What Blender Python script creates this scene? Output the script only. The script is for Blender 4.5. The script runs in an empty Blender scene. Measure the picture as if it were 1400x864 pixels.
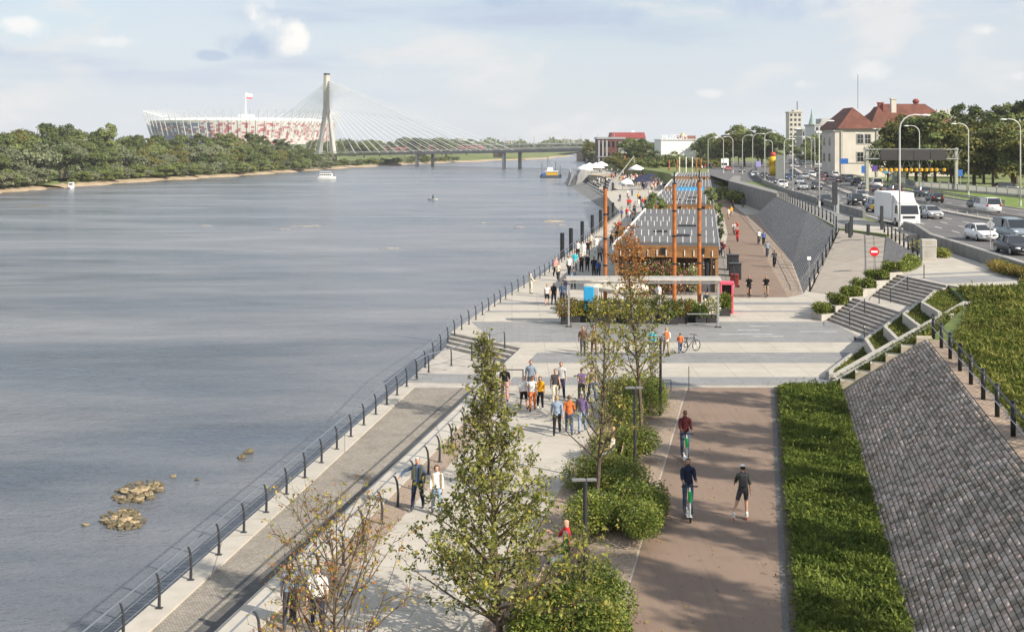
import bpy, math, random
import numpy as np
from mathutils import Vector, Matrix, Quaternion
PI = math.pi
C = bpy.context.scene.collection
SC = bpy.context.scene
F, HC, YH = 1600.0, 12.5, 195.0          # focal length in photo pixels, eye height, horizon row

# ------------------------------------------------------------------ camera
cd = bpy.data.cameras.new('camera'); cam = bpy.data.objects.new('camera', cd); C.objects.link(cam)
cd.sensor_width = 36.0; cd.lens = 36.0 * F / 1400.0
cd.shift_y = -(432 - YH) / 1400.0; cd.clip_start = 0.5; cd.clip_end = 9000
cam.location = (0, 0, HC); cam.rotation_euler = (PI / 2, 0, 0)
SC.camera = cam

# ------------------------------------------------------------------ world and sun
SUN_EL = math.radians(33); SUN_AZ = math.radians(127.0)     # azimuth clockwise from +Y
wd = bpy.data.worlds.new('World'); SC.world = wd; wd.use_nodes = True
nt = wd.node_tree; nt.nodes.clear()
def nd(t, kind, **kw):
    n = t.nodes.new(kind)
    for k, v in kw.items(): setattr(n, k, v)
    return n
out = nd(nt, 'ShaderNodeOutputWorld'); bg = nd(nt, 'ShaderNodeBackground'); bg.inputs[1].default_value = 0.095
sky = nd(nt, 'ShaderNodeTexSky', sky_type='NISHITA'); sky.sun_disc = False
sky.sun_elevation = SUN_EL; sky.sun_rotation = SUN_AZ; sky.air_density = 1.0; sky.dust_density = 1.2; sky.ozone_density = 1.5
tc = nd(nt, 'ShaderNodeTexCoord')
def world_mix(a, b, fac):
    m = nd(nt, 'ShaderNodeMix', data_type='RGBA')
    if isinstance(fac, float): m.inputs[0].default_value = fac
    else: nt.links.new(fac, m.inputs[0])
    for s, v in ((6, a), (7, b)):
        if isinstance(v, tuple): m.inputs[s].default_value = v
        else: nt.links.new(v, m.inputs[s])
    return m.outputs[2]
def wmath(op, a, b=None, c=None):
    m = nd(nt, 'ShaderNodeMath', operation=op)
    for i, v in enumerate((a, b, c)):
        if v is None: continue
        if isinstance(v, (int, float)): m.inputs[i].default_value = v
        else: nt.links.new(v, m.inputs[i])
    return m.outputs[0]
sep = nd(nt, 'ShaderNodeSeparateXYZ'); nt.links.new(tc.outputs['Generated'], sep.inputs[0])
def cloud_noise(scale, sc, detail, lo, hi, off=(0, 0, 0), dist=0.0):
    mp = nd(nt, 'ShaderNodeMapping'); mp.inputs['Scale'].default_value = sc; mp.inputs['Location'].default_value = off
    nt.links.new(tc.outputs['Generated'], mp.inputs[0])
    n = nd(nt, 'ShaderNodeTexNoise'); n.inputs['Scale'].default_value = scale; n.inputs['Detail'].default_value = detail
    n.inputs['Roughness'].default_value = 0.55; n.inputs['Distortion'].default_value = dist
    nt.links.new(mp.outputs[0], n.inputs[0])
    r = nd(nt, 'ShaderNodeMapRange', interpolation_type='SMOOTHSTEP'); r.inputs[1].default_value = lo; r.inputs[2].default_value = hi
    nt.links.new(n.outputs[0], r.inputs[0])
    return r.outputs[0]
# thin high veil, grey-blue bands and small cumulus
veil = cloud_noise(2.2, (1, 1, 3.4), 6, 0.30, 0.62, (3.1, 0.4, 0.2))
col = world_mix(sky.outputs[0], (4.95, 5.4, 5.95, 1), wmath('MULTIPLY_ADD', veil, 0.34, 0.46))
hz = nd(nt, 'ShaderNodeMapRange', interpolation_type='SMOOTHSTEP'); hz.inputs[1].default_value = 0.16; hz.inputs[2].default_value = -0.02
nt.links.new(sep.outputs[2], hz.inputs[0])
col = world_mix(col, (5.1, 5.5, 5.95, 1), wmath('MULTIPLY', hz.outputs[0], 0.62))
bands = cloud_noise(3.0, (1, 1, 7.5), 5, 0.50, 0.70, (0.3, 1.9, 5.0))
topf = nd(nt, 'ShaderNodeMapRange', interpolation_type='SMOOTHSTEP'); topf.inputs[1].default_value = 0.0; topf.inputs[2].default_value = 0.09
nt.links.new(sep.outputs[2], topf.inputs[0])
col = world_mix(col, (3.7, 4.3, 5.4, 1), wmath('MULTIPLY', wmath('MULTIPLY', bands, topf.outputs[0]), 0.95))
puff = cloud_noise(6.5, (1, 1, 2.8), 7, 0.53, 0.68, (7.3, 2.2, 1.4), 0.3)
col = world_mix(col, (5.9, 5.85, 5.8, 1), wmath('MULTIPLY', puff, 0.75))
_n = nd(nt, 'ShaderNodeTexNoise'); _n.inputs['Scale'].default_value = 22; _n.inputs['Detail'].default_value = 8; _n.inputs['Roughness'].default_value = 0.6
nt.links.new(tc.outputs['Generated'], _n.inputs[0]); PUFFN = wmath('SUBTRACT', _n.outputs[0], 0.5)
def cumulus(px, py, rx, ry, bright, amt, seed):
    """a cloud at a fixed direction of the sky, its edge broken up by noise"""
    global col
    d = Vector(((px - 700) / F, 1, (YH - py) / F)).normalized()
    u = Vector((d.y, -d.x, 0)).normalized(); v = u.cross(d)
    def dot(vec):
        n = nd(nt, 'ShaderNodeVectorMath', operation='DOT_PRODUCT'); nt.links.new(tc.outputs['Generated'], n.inputs[0]); n.inputs[1].default_value = vec
        return n.outputs['Value']
    a = wmath('DIVIDE', dot(u), rx / F); b = wmath('DIVIDE', dot(v), ry / F)
    r2 = wmath('ADD', wmath('MULTIPLY', a, a), wmath('MULTIPLY', b, b))
    s = wmath('ADD', wmath('SUBTRACT', 1.0, r2), wmath('MULTIPLY', PUFFN, 6.5))
    f = nd(nt, 'ShaderNodeMapRange', interpolation_type='SMOOTHSTEP'); f.inputs[1].default_value = 0.0; f.inputs[2].default_value = 1.6
    nt.links.new(s, f.inputs[0])
    front = nd(nt, 'ShaderNodeMath', operation='GREATER_THAN'); nt.links.new(dot(d), front.inputs[0]); front.inputs[1].default_value = 0.5
    col = world_mix(col, bright, wmath('MULTIPLY', wmath('MULTIPLY', f.outputs[0], front.outputs[0]), amt))
W_, B_ = (7.4, 7.15, 6.8, 1), (3.2, 3.95, 5.2, 1)
cumulus(350, 58, 48, 22, B_, 0.8, 1.0); cumulus(350, 8, 38, 26, W_, 0.9, 2.0); cumulus(398, 54, 32, 24, W_, 0.92, 3.0)
cumulus(375, 30, 38, 24, W_, 0.85, 3.7)
cumulus(22, 34, 34, 13, W_, 0.7, 4.0); cumulus(160, 58, 34, 9, W_, 0.55, 5.0); cumulus(285, 76, 24, 7, B_, 0.7, 6.0)
cumulus(1345, 42, 24, 9, W_, 0.6, 7.0); cumulus(1195, 98, 34, 13, W_, 0.45, 8.0); cumulus(1095, 116, 34, 8, W_, 0.5, 9.0)
cumulus(1060, 8, 190, 22, (3.75, 4.4, 5.6, 1), 0.65, 10.0); cumulus(845, 22, 50, 14, (3.5, 4.2, 5.4, 1), 0.6, 11.0)
cumulus(970, 128, 20, 7, W_, 0.5, 12.0); cumulus(1390, 105, 26, 8, W_, 0.5, 13.0); cumulus(680, 2, 60, 8, B_, 0.6, 14.0)
nt.links.new(col, bg.inputs[0]); nt.links.new(bg.outputs[0], out.inputs[0])
SUN_DIR = Vector((-math.sin(SUN_AZ) * math.cos(SUN_EL), -math.cos(SUN_AZ) * math.cos(SUN_EL), -math.sin(SUN_EL)))
sl = bpy.data.lights.new('sun', 'SUN'); sl.energy = 4.9; sl.angle = math.radians(0.6); sl.color = (1.0, 0.90, 0.76)
so = bpy.data.objects.new('sun', sl); C.objects.link(so); so.rotation_euler = SUN_DIR.to_track_quat('-Z', 'Y').to_euler(); so.location = (60, -60, 80)
SC.view_settings.view_transform = 'Standard'; SC.view_settings.look = 'None'
SC.view_settings.exposure = 0.60; SC.view_settings.gamma = 1.0; SC.view_settings.use_curve_mapping = False
SC.render.engine = 'CYCLES'; SC.cycles.max_bounces = 6; SC.cycles.diffuse_bounces = 2; SC.cycles.glossy_bounces = 2
SC.cycles.transparent_max_bounces = 8; SC.cycles.transmission_bounces = 2; SC.cycles.volume_bounces = 0; SC.cycles.use_denoising = True
SC.cycles.caustics_reflective = False; SC.cycles.caustics_refractive = False

wd.cycles.sampling_method = 'MANUAL'; wd.cycles.sample_map_resolution = 512

# ------------------------------------------------------------------ helpers
def G(px, py, z=0.0):
    Y = F * (HC - z) / (py - YH); return Vector(((px - 700) * Y / F, Y, z))
def ax(px, Y): return (px - 700) * Y / F
def az(py, Y): return HC - (py - YH) * Y / F
def lerp(pts, Y):
    if Y <= pts[0][1]: a, b = pts[0], pts[1]
    elif Y >= pts[-1][1]: a, b = pts[-2], pts[-1]
    else:
        for a, b in zip(pts, pts[1:]):
            if a[1] <= Y <= b[1]: break
    return a[0] + (b[0] - a[0]) * (Y - a[1]) / (b[1] - a[1])
class MB:
    def __init__(s): s.v = []; s.f = []; s.m = []
    def add(s, vs, fs, m=0):
        n = len(s.v); s.v.extend([tuple(p) for p in vs]); s.f.extend([tuple(i + n for i in f) for f in fs]); s.m.extend([m] * len(fs)); return s
    def box(s, c, d, rz=0, m=0, taper=1.0):
        x, y, z = d[0] / 2, d[1] / 2, d[2] / 2; ca, sa = math.cos(rz), math.sin(rz); vs = []
        for sz, k in ((-1, 1.0), (1, taper)):
            for sx, sy in ((-1, -1), (1, -1), (1, 1), (-1, 1)):
                a, b = sx * x * k, sy * y * k; vs.append((c[0] + a * ca - b * sa, c[1] + a * sa + b * ca, c[2] + sz * z))
        return s.add(vs, [(3, 2, 1, 0), (4, 5, 6, 7), (0, 1, 5, 4), (1, 2, 6, 5), (2, 3, 7, 6), (3, 0, 4, 7)], m)
    def bbox(s, c, d, b=0.03, rz=0, m=0):
        """box with chamfered upright edges and top"""
        x, y, z = d[0] / 2, d[1] / 2, d[2] / 2; ca, sa = math.cos(rz), math.sin(rz); vs = []
        def ring(x, y, zz):
            k = min(b, x * .5, y * .5)
            for a, q in ((-x + k, -y), (x - k, -y), (x, -y + k), (x, y - k), (x - k, y), (-x + k, y), (-x, y - k), (-x, -y + k)):
                vs.append((c[0] + a * ca - q * sa, c[1] + a * sa + q * ca, c[2] + zz))
        ring(x, y, -z); ring(x, y, z - b); ring(x - b, y - b, z)
        fs = [tuple(range(7, -1, -1)), tuple(range(16, 24))]
        for r in (0, 8): fs += [(r + i, r + (i + 1) % 8, r + 8 + (i + 1) % 8, r + 8 + i) for i in range(8)]
        return s.add(vs, fs, m)
    def prism(s, poly, z0, z1, m=0, top_only=False):
        n = len(poly); A = sum(poly[i][0] * poly[(i + 1) % n][1] - poly[(i + 1) % n][0] * poly[i][1] for i in range(n))
        if A < 0: poly = poly[::-1]
        h0 = [z0] * n if isinstance(z0, (int, float)) else z0; h1 = [z1] * n if isinstance(z1, (int, float)) else (z1 if A >= 0 else z1[::-1])
        vs = [(p[0], p[1], h) for p, h in zip(poly, h0)] + [(p[0], p[1], h) for p, h in zip(poly, h1)]
        fs = [tuple(range(n, 2 * n))]
        if not top_only: fs += [tuple(range(n - 1, -1, -1))] + [(i, (i + 1) % n, n + (i + 1) % n, n + i) for i in range(n)]
        return s.add(vs, fs, m)
    def poly(s, pts, m=0): return s.add(pts, [tuple(range(len(pts)))], m)
    def tube(s, pts, r, n=8, m=0, cap=True):
        pts = [Vector(p) for p in pts]; k = len(pts)
        rs = [r] * k if isinstance(r, (int, float)) else list(r)
        vs = []; up = None
        for i, p in enumerate(pts):
            t = (pts[min(i + 1, k - 1)] - pts[max(i - 1, 0)])
            t = t.normalized() if t.length > 1e-9 else Vector((0, 0, 1))
            if up is None:
                up = Vector((0, 0, 1)) if abs(t.z) < 0.9 else Vector((1, 0, 0))
            a = up - t * up.dot(t)
            if a.length < 1e-6: a = t.orthogonal()
            a.normalize(); b = t.cross(a); up = a
            for j in range(n):
                q = 2 * PI * j / n; vs.append(p + (a * math.cos(q) + b * math.sin(q)) * rs[i])
        fs = []
        for i in range(k - 1):
            fs += [(i * n + j, i * n + (j + 1) % n, (i + 1) * n + (j + 1) % n, (i + 1) * n + j) for j in range(n)]
        if cap: fs += [tuple(range(n - 1, -1, -1)), tuple(range((k - 1) * n, k * n))]
        return s.add(vs, fs, m)
    def cyl(s, c, r, h, n=12, m=0, r2=None):
        return s.tube([c, (c[0], c[1], c[2] + h)], [r, r if r2 is None else r2], n, m)
    def lathe(s, c, prof, n=12, m=0, sx=1, sy=1):
        vs = []; fs = []
        for r, z in prof:
            for j in range(n):
                q = 2 * PI * j / n; vs.append((c[0] + r * sx * math.cos(q), c[1] + r * sy * math.sin(q), c[2] + z))
        for i in range(len(prof) - 1):
            fs += [(i * n + j, i * n + (j + 1) % n, (i + 1) * n + (j + 1) % n, (i + 1) * n + j) for j in range(n)]
        fs += [tuple(range(n - 1, -1, -1)), tuple(range((len(prof) - 1) * n, len(prof) * n))]
        return s.add(vs, fs, m)
    def ball(s, c, r, sx=1, sy=1, sz=1, n=10, k=6, m=0):
        return s.lathe(c, [(max(r * math.sin(PI * i / k), r * 0.02), -r * sz * math.cos(PI * i / k)) for i in range(k + 1)], n, m, sx, sy)
    def ring(s, c, R, r, axis='x', n=20, k=6, m=0):
        vs = []; fs = []
        for i in range(n):
            a = 2 * PI * i / n
            for j in range(k):
                b = 2 * PI * j / k; q = R + r * math.cos(b); w = r * math.sin(b)
                p = (w, q * math.cos(a), q * math.sin(a)) if axis == 'x' else ((q * math.cos(a), w, q * math.sin(a)) if axis == 'y' else (q * math.cos(a), q * math.sin(a), w))
                vs.append((c[0] + p[0], c[1] + p[1], c[2] + p[2]))
        for i in range(n):
            for j in range(k): fs.append((i * k + j, i * k + (j + 1) % k, ((i + 1) % n) * k + (j + 1) % k, ((i + 1) % n) * k + j))
        return s.add(vs, fs, m)
    def build(s, name, mats, parent=None, smooth=False, loc=None):
        me = bpy.data.meshes.new(name); me.from_pydata(s.v, [], s.f)
        for q in (mats if isinstance(mats, (list, tuple)) else [mats]): me.materials.append(q)
        if any(s.m): me.polygons.foreach_set('material_index', s.m)
        if smooth: me.polygons.foreach_set('use_smooth', [True] * len(s.f))
        me.update(); o = bpy.data.objects.new(name, me); C.objects.link(o)
        if parent is not None: o.parent = parent
        if loc is not None: o.location = loc
        return o
def np_mesh(name, V, Q, mats, parent=None, mi=None):
    """V (n,3) verts, Q (k,4) or (k,3) faces"""
    me = bpy.data.meshes.new(name); V = np.asarray(V, np.float32); Q = np.asarray(Q, np.int32); k, w = Q.shape
    me.vertices.add(len(V)); me.vertices.foreach_set('co', V.ravel())
    me.loops.add(k * w); me.loops.foreach_set('vertex_index', Q.ravel())
    me.polygons.add(k); me.polygons.foreach_set('loop_start', np.arange(k, dtype=np.int32) * w)
    for q in (mats if isinstance(mats, (list, tuple)) else [mats]): me.materials.append(q)
    if mi is not None: me.polygons.foreach_set('material_index', np.asarray(mi, np.int32))
    me.update(calc_edges=True); o = bpy.data.objects.new(name, me); C.objects.link(o)
    if parent is not None: o.parent = parent
    return o
def tag(o, label=None, cat=None, group=None, kind=None):
    for k, v in (('label', label), ('category', cat), ('group', group), ('kind', kind)):
        if v: o[k] = v
    return o
def struct(o): o['kind'] = 'structure'; return o
def stuff(o, label, cat): return tag(o, label, cat, None, 'stuff')
def thing(name, label, cat, loc=(0, 0, 0), rz=0, group=None):
    o = bpy.data.objects.new(name, None); C.objects.link(o); o.location = loc; o.rotation_euler = (0, 0, rz); o.empty_display_size = 0.2
    return tag(o, label, cat, group)
def copy_tree(o, parent=None):
    c = o.copy(); C.objects.link(c)
    if parent is not None: c.parent = parent
    for ch in list(o.children): copy_tree(ch, c)
    return c
def set_mat(o, m, i=0):
    o.material_slots[i].link = 'OBJECT'; o.material_slots[i].material = m
def rnd(a, b): return random.uniform(a, b)

# ------------------------------------------------------------------ materials
_mats = {}
def mat(name, col, rough=0.7, var=0.15, scale=3.0, bump=0.0, bscale=None, metal=0.0, hue=None, spec=0.4, island=0.0, objrand=0.0, trans=0.0, detail=5, alpha=None):
    """a Principled material whose colour wanders with noise; optional variation per mesh island / per object"""
    if name in _mats: return _mats[name]
    m = bpy.data.materials.new(name); _mats[name] = m; m.use_nodes = True; t = m.node_tree; b = t.nodes['Principled BSDF']
    b.inputs['Roughness'].default_value = rough; b.inputs['Metallic'].default_value = metal; b.inputs['Specular IOR Level'].default_value = spec
    co = nd(t, 'ShaderNodeTexCoord'); n = nd(t, 'ShaderNodeTexNoise'); n.inputs['Scale'].default_value = scale; n.inputs['Detail'].default_value = detail
    t.links.new(co.outputs['Object'], n.inputs[0])
    def shade(k): return tuple(max(0, c * k) for c in col) + (1,)
    hi = shade(1 + var) if hue is None else tuple(hue) + (1,)
    r = nd(t, 'ShaderNodeValToRGB'); r.color_ramp.elements[0].position = 0.32; r.color_ramp.elements[1].position = 0.68
    r.color_ramp.elements[0].color = shade(1 - var); r.color_ramp.elements[1].color = hi
    t.links.new(n.outputs[0], r.inputs[0]); c = r.outputs[0]
    def vary(src, amt):
        nonlocal c
        mr = nd(t, 'ShaderNodeMapRange'); mr.inputs[3].default_value = 1 - amt; mr.inputs[4].default_value = 1 + amt; t.links.new(src, mr.inputs[0])
        h = nd(t, 'ShaderNodeHueSaturation'); t.links.new(mr.outputs[0], h.inputs['Value']); t.links.new(c, h.inputs['Color'])
        mh = nd(t, 'ShaderNodeMapRange'); mh.inputs[3].default_value = 0.5 + amt * 0.05; mh.inputs[4].default_value = 0.5 - amt * 0.05; t.links.new(src, mh.inputs[0]); t.links.new(mh.outputs[0], h.inputs['Hue'])
        c = h.outputs[0]
    if island: gi = nd(t, 'ShaderNodeNewGeometry'); vary(gi.outputs['Random Per Island'], island)
    if objrand: oi = nd(t, 'ShaderNodeObjectInfo'); vary(oi.outputs['Random'], objrand)
    t.links.new(c, b.inputs['Base Color'])
    if bump:
        n2 = nd(t, 'ShaderNodeTexNoise'); n2.inputs['Scale'].default_value = bscale or scale * 6; n2.inputs['Detail'].default_value = 6
        t.links.new(co.outputs['Object'], n2.inputs[0]); bp = nd(t, 'ShaderNodeBump'); bp.inputs['Strength'].default_value = bump; bp.inputs['Distance'].default_value = 0.02
        t.links.new(n2.outputs[0], bp.inputs['Height']); t.links.new(bp.outputs[0], b.inputs['Normal'])
    if trans:
        tl = nd(t, 'ShaderNodeBsdfTranslucent'); t.links.new(c, tl.inputs[0]); mx = nd(t, 'ShaderNodeMixShader'); mx.inputs[0].default_value = trans
        t.links.new(b.outputs[0], mx.inputs[1]); t.links.new(tl.outputs[0], mx.inputs[2]); t.links.new(mx.outputs[0], t.nodes['Material Output'].inputs[0])
    return m
def slab_mat(name, col, bw, bh, rot=0.0, mortar=0.012, mcol=None, var=0.12, rough=0.8, coord='Object', cvar=0.06, bump=0.3, offset=0.5, nscale=1.2):
    """paving: brick texture for the joints, noise for wear"""
    m = bpy.data.materials.new(name); _mats[name] = m; m.use_nodes = True; t = m.node_tree; b = t.nodes['Principled BSDF']; b.inputs['Roughness'].default_value = rough; b.inputs['Specular IOR Level'].default_value = 0.25
    co = nd(t, 'ShaderNodeTexCoord'); mp = nd(t, 'ShaderNodeMapping'); mp.inputs['Rotation'].default_value = (0, 0, rot); t.links.new(co.outputs[coord], mp.inputs[0])
    br = nd(t, 'ShaderNodeTexBrick'); br.offset = offset; br.inputs['Scale'].default_value = 1; br.inputs['Brick Width'].default_value = bw; br.inputs['Row Height'].default_value = bh
    br.inputs['Mortar Size'].default_value = mortar; br.inputs['Mortar Smooth'].default_value = 0.2; br.inputs['Bias'].default_value = 0
    br.inputs['Color1'].default_value = tuple(c * (1 - cvar) for c in col) + (1,); br.inputs['Color2'].default_value = tuple(c * (1 + cvar) for c in col) + (1,)
    br.inputs['Mortar'].default_value = tuple(mcol or [c * 0.55 for c in col]) + (1,); t.links.new(mp.outputs[0], br.inputs[0])
    n = nd(t, 'ShaderNodeTexNoise'); n.inputs['Scale'].default_value = nscale; n.inputs['Detail'].default_value = 8; n.inputs['Roughness'].default_value = 0.65; t.links.new(co.outputs['Object'], n.inputs[0])
    mr = nd(t, 'ShaderNodeMapRange'); mr.inputs[1].default_value = 0.3; mr.inputs[2].default_value = 0.7; mr.inputs[3].default_value = 1 - var; mr.inputs[4].default_value = 1 + var; t.links.new(n.outputs[0], mr.inputs[0])
    h = nd(t, 'ShaderNodeHueSaturation'); t.links.new(mr.outputs[0], h.inputs['Value']); t.links.new(br.outputs[0], h.inputs['Color']); t.links.new(h.outputs[0], b.inputs['Base Color'])
    n2 = nd(t, 'ShaderNodeTexNoise'); n2.inputs['Scale'].default_value = 40; t.links.new(co.outputs['Object'], n2.inputs[0])
    sm = nd(t, 'ShaderNodeMath', operation='MULTIPLY_ADD'); t.links.new(br.outputs['Fac'], sm.inputs[0]); sm.inputs[1].default_value = -1.0; t.links.new(n2.outputs[0], sm.inputs[2])
    bp = nd(t, 'ShaderNodeBump'); bp.inputs['Strength'].default_value = bump; bp.inputs['Distance'].default_value = 0.02; t.links.new(sm.outputs[0], bp.inputs['Height']); t.links.new(bp.outputs[0], b.inputs['Normal'])
    return m
PATH_A = math.atan(0.2107)
M_CONC = slab_mat('pale_concrete', (0.42, 0.39, 0.34), 3.0, 3.0, PATH_A, 0.014, None, 0.10, nscale=0.8, offset=0.0)
M_PLAZA = slab_mat('plaza_concrete', (0.42, 0.39, 0.34), 2.0, 1.3, 0.0, 0.014, None, 0.08, offset=0.0)
M_BAND = slab_mat('grey_paving', (0.235, 0.238, 0.24), 1.0, 0.5, 0.0, 0.01, None, 0.08)
M_SETT = slab_mat('small_setts', (0.30, 0.272, 0.23), 0.10, 0.075, 0.14, 0.010, (0.17, 0.155, 0.135), 0.12, cvar=0.20)
M_RIVERCOPE = slab_mat('coping_concrete', (0.43, 0.40, 0.35), 40.0, 4.0, PI / 2 - 0.142, 0.02, None, 0.09)
M_PATH = mat('bike_path_asphalt', (0.218, 0.158, 0.12), 0.85, 0.07, 0.35, 0.25, 90, detail=9)
M_ASPH = mat('road_asphalt', (0.125, 0.123, 0.122), 0.85, 0.14, 0.35, 0.2, 60, detail=9)
M_PEB = mat('pebble_bed', (0.30, 0.235, 0.18), 0.9, 0.35, 14, 0.9, 30)
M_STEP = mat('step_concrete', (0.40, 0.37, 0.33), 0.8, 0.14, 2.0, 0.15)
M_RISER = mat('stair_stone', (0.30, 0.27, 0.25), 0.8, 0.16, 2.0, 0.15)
M_WALLC = mat('planter_concrete', (0.40, 0.38, 0.34), 0.8, 0.10, 1.6, 0.12)
M_WALLD = mat('grey_wall_concrete', (0.22, 0.215, 0.205), 0.85, 0.18, 0.8, 0.2)
M_COB = mat('cobble_granite', (0.37, 0.29, 0.225), 0.75, 0.22, 1.7, 0.4, 40, hue=(0.37, 0.335, 0.29), island=0.5)
M_COBJ = mat('cobble_joint', (0.075, 0.062, 0.055), 0.95, 0.3, 10)
M_COBT = slab_mat('cobble_paving', (0.44, 0.41, 0.38), 0.32, 0.20, 0.0, 0.035, (0.12, 0.115, 0.11), 0.14, cvar=0.28, coord='UV', bump=0.6)
M_COBTOP = slab_mat('cobble_edging', (0.36, 0.28, 0.215), 0.24, 0.16, PI / 2 - 0.22, 0.02, (0.16, 0.12, 0.09), 0.12, cvar=0.2)
M_SOIL = mat('soil', (0.10, 0.085, 0.055), 0.95, 0.3, 4, 0.3)
M_LAWN = mat('lawn_green', (0.095, 0.125, 0.03), 0.9, 0.25, 0.7, 0.4, 14)
M_GRASS = mat('grass_blade', (0.12, 0.175, 0.028), 0.7, 0.35, 0.9, hue=(0.22, 0.225, 0.055), island=0.35, trans=0.25, spec=0.15)
M_GRASSD = mat('groundcover_leaf', (0.105, 0.165, 0.028), 0.65, 0.3, 1.0, hue=(0.17, 0.215, 0.042), island=0.4, trans=0.25, spec=0.18)
M_SAND = mat('sand', (0.36, 0.28, 0.185), 0.95, 0.18, 0.3, 0.1)
M_BLACK = mat('black_paint', (0.016, 0.017, 0.019), 0.45, 0.2, 5)
M_DGREY = mat('dark_grey_paint', (0.035, 0.037, 0.042), 0.45, 0.2, 5)
M_STEEL = mat('galvanised_steel', (0.42, 0.43, 0.44), 0.45, 0.10, 6, metal=0.6)
M_LAMP = mat('lamp_pole_steel', (0.55, 0.55, 0.53), 0.5, 0.08, 6, metal=0.3)
M_WHITE = mat('white_paint', (0.78, 0.78, 0.76), 0.55, 0.05, 3)
M_LINE = mat('road_marking_paint', (0.66, 0.66, 0.64), 0.7, 0.2, 3)
M_WOOD = mat('timber', (0.30, 0.155, 0.06), 0.65, 0.22, 5)
M_RUST = mat('orange_rust_steel', (0.36, 0.118, 0.028), 0.55, 0.25, 2.5)
M_BARK = mat('bark', (0.105, 0.078, 0.055), 0.9, 0.3, 9, 0.5, 30)
M_RIPRAP = mat('grey_riprap', (0.23, 0.225, 0.215), 0.9, 0.3, 1.2, 0.9, 4)

def add_layer(m, scale, stretch, rot, lo, hi, k, detail=6):
    """multiply the colour by another noise: stains, tyre lines, washed patches"""
    t = m.node_tree; b = t.nodes['Principled BSDF']; src = b.inputs['Base Color'].links[0].from_socket
    co = nd(t, 'ShaderNodeTexCoord'); mp = nd(t, 'ShaderNodeMapping'); mp.inputs['Rotation'].default_value = (0, 0, rot); mp.inputs['Scale'].default_value = stretch; t.links.new(co.outputs['Object'], mp.inputs[0])
    mp2 = nd(t, 'ShaderNodeVectorMath', operation='ADD'); mp2.inputs[1].default_value = (scale * 7.3, scale * 3.1, 0); t.links.new(mp.outputs[0], mp2.inputs[0])
    n = nd(t, 'ShaderNodeTexNoise'); n.inputs['Scale'].default_value = scale; n.inputs['Detail'].default_value = detail; n.inputs['Roughness'].default_value = .65; t.links.new(mp2.outputs[0], n.inputs[0])
    r = nd(t, 'ShaderNodeMapRange', interpolation_type='SMOOTHSTEP'); r.inputs[1].default_value = lo; r.inputs[2].default_value = hi; r.inputs[3].default_value = 1.0; r.inputs[4].default_value = k; t.links.new(n.outputs[0], r.inputs[0])
    h = nd(t, 'ShaderNodeHueSaturation'); t.links.new(r.outputs[0], h.inputs['Value']); t.links.new(src, h.inputs['Color']); t.links.new(h.outputs[0], b.inputs['Base Color'])
add_layer(M_PATH, 1.0, (5, .12, 1), PATH_A, .48, .72, .86); add_layer(M_PATH, .5, (1, 1, 1), 0, .58, .72, .84); add_layer(M_PATH, 60, (1, 1, 1), 0, .45, .75, 1.12, 2); add_layer(M_PATH, 2.2, (9, .05, 1), PATH_A, .62, .70, 1.10)
for q in (M_CONC, M_PLAZA, M_BAND, M_RIVERCOPE): add_layer(q, .45, (1, 1, 1), 0, .52, .70, .86); add_layer(q, 5, (1, 1, 1), 0, .64, .74, .88); add_layer(q, 90, (1, 1, 1), 0, .40, .70, 1.08, 2)
add_layer(M_SETT, .35, (1, 1, 1), 0, .50, .70, .82); add_layer(M_SETT, 1.0, (3, .2, 1), .14, .55, .75, 1.10); add_layer(M_COB, .28, (1, 1, 1), 0, .50, .68, .78); add_layer(M_ASPH, .8, (3, .06, 1), -.1, .5, .7, .80); add_layer(M_RAMP if 'M_RAMP' in globals() else M_STEP, .8, (1, 1, 1), 0, .52, .7, .85)
add_layer(M_GRASS, .22, (1, 1, 1), 0, .50, .66, .66); add_layer(M_GRASSD, .45, (1, 1, 1), 0, .50, .66, .70); add_layer(M_GRASS, .5, (1, 1, 1), .5, .55, .7, 1.25)
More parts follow.
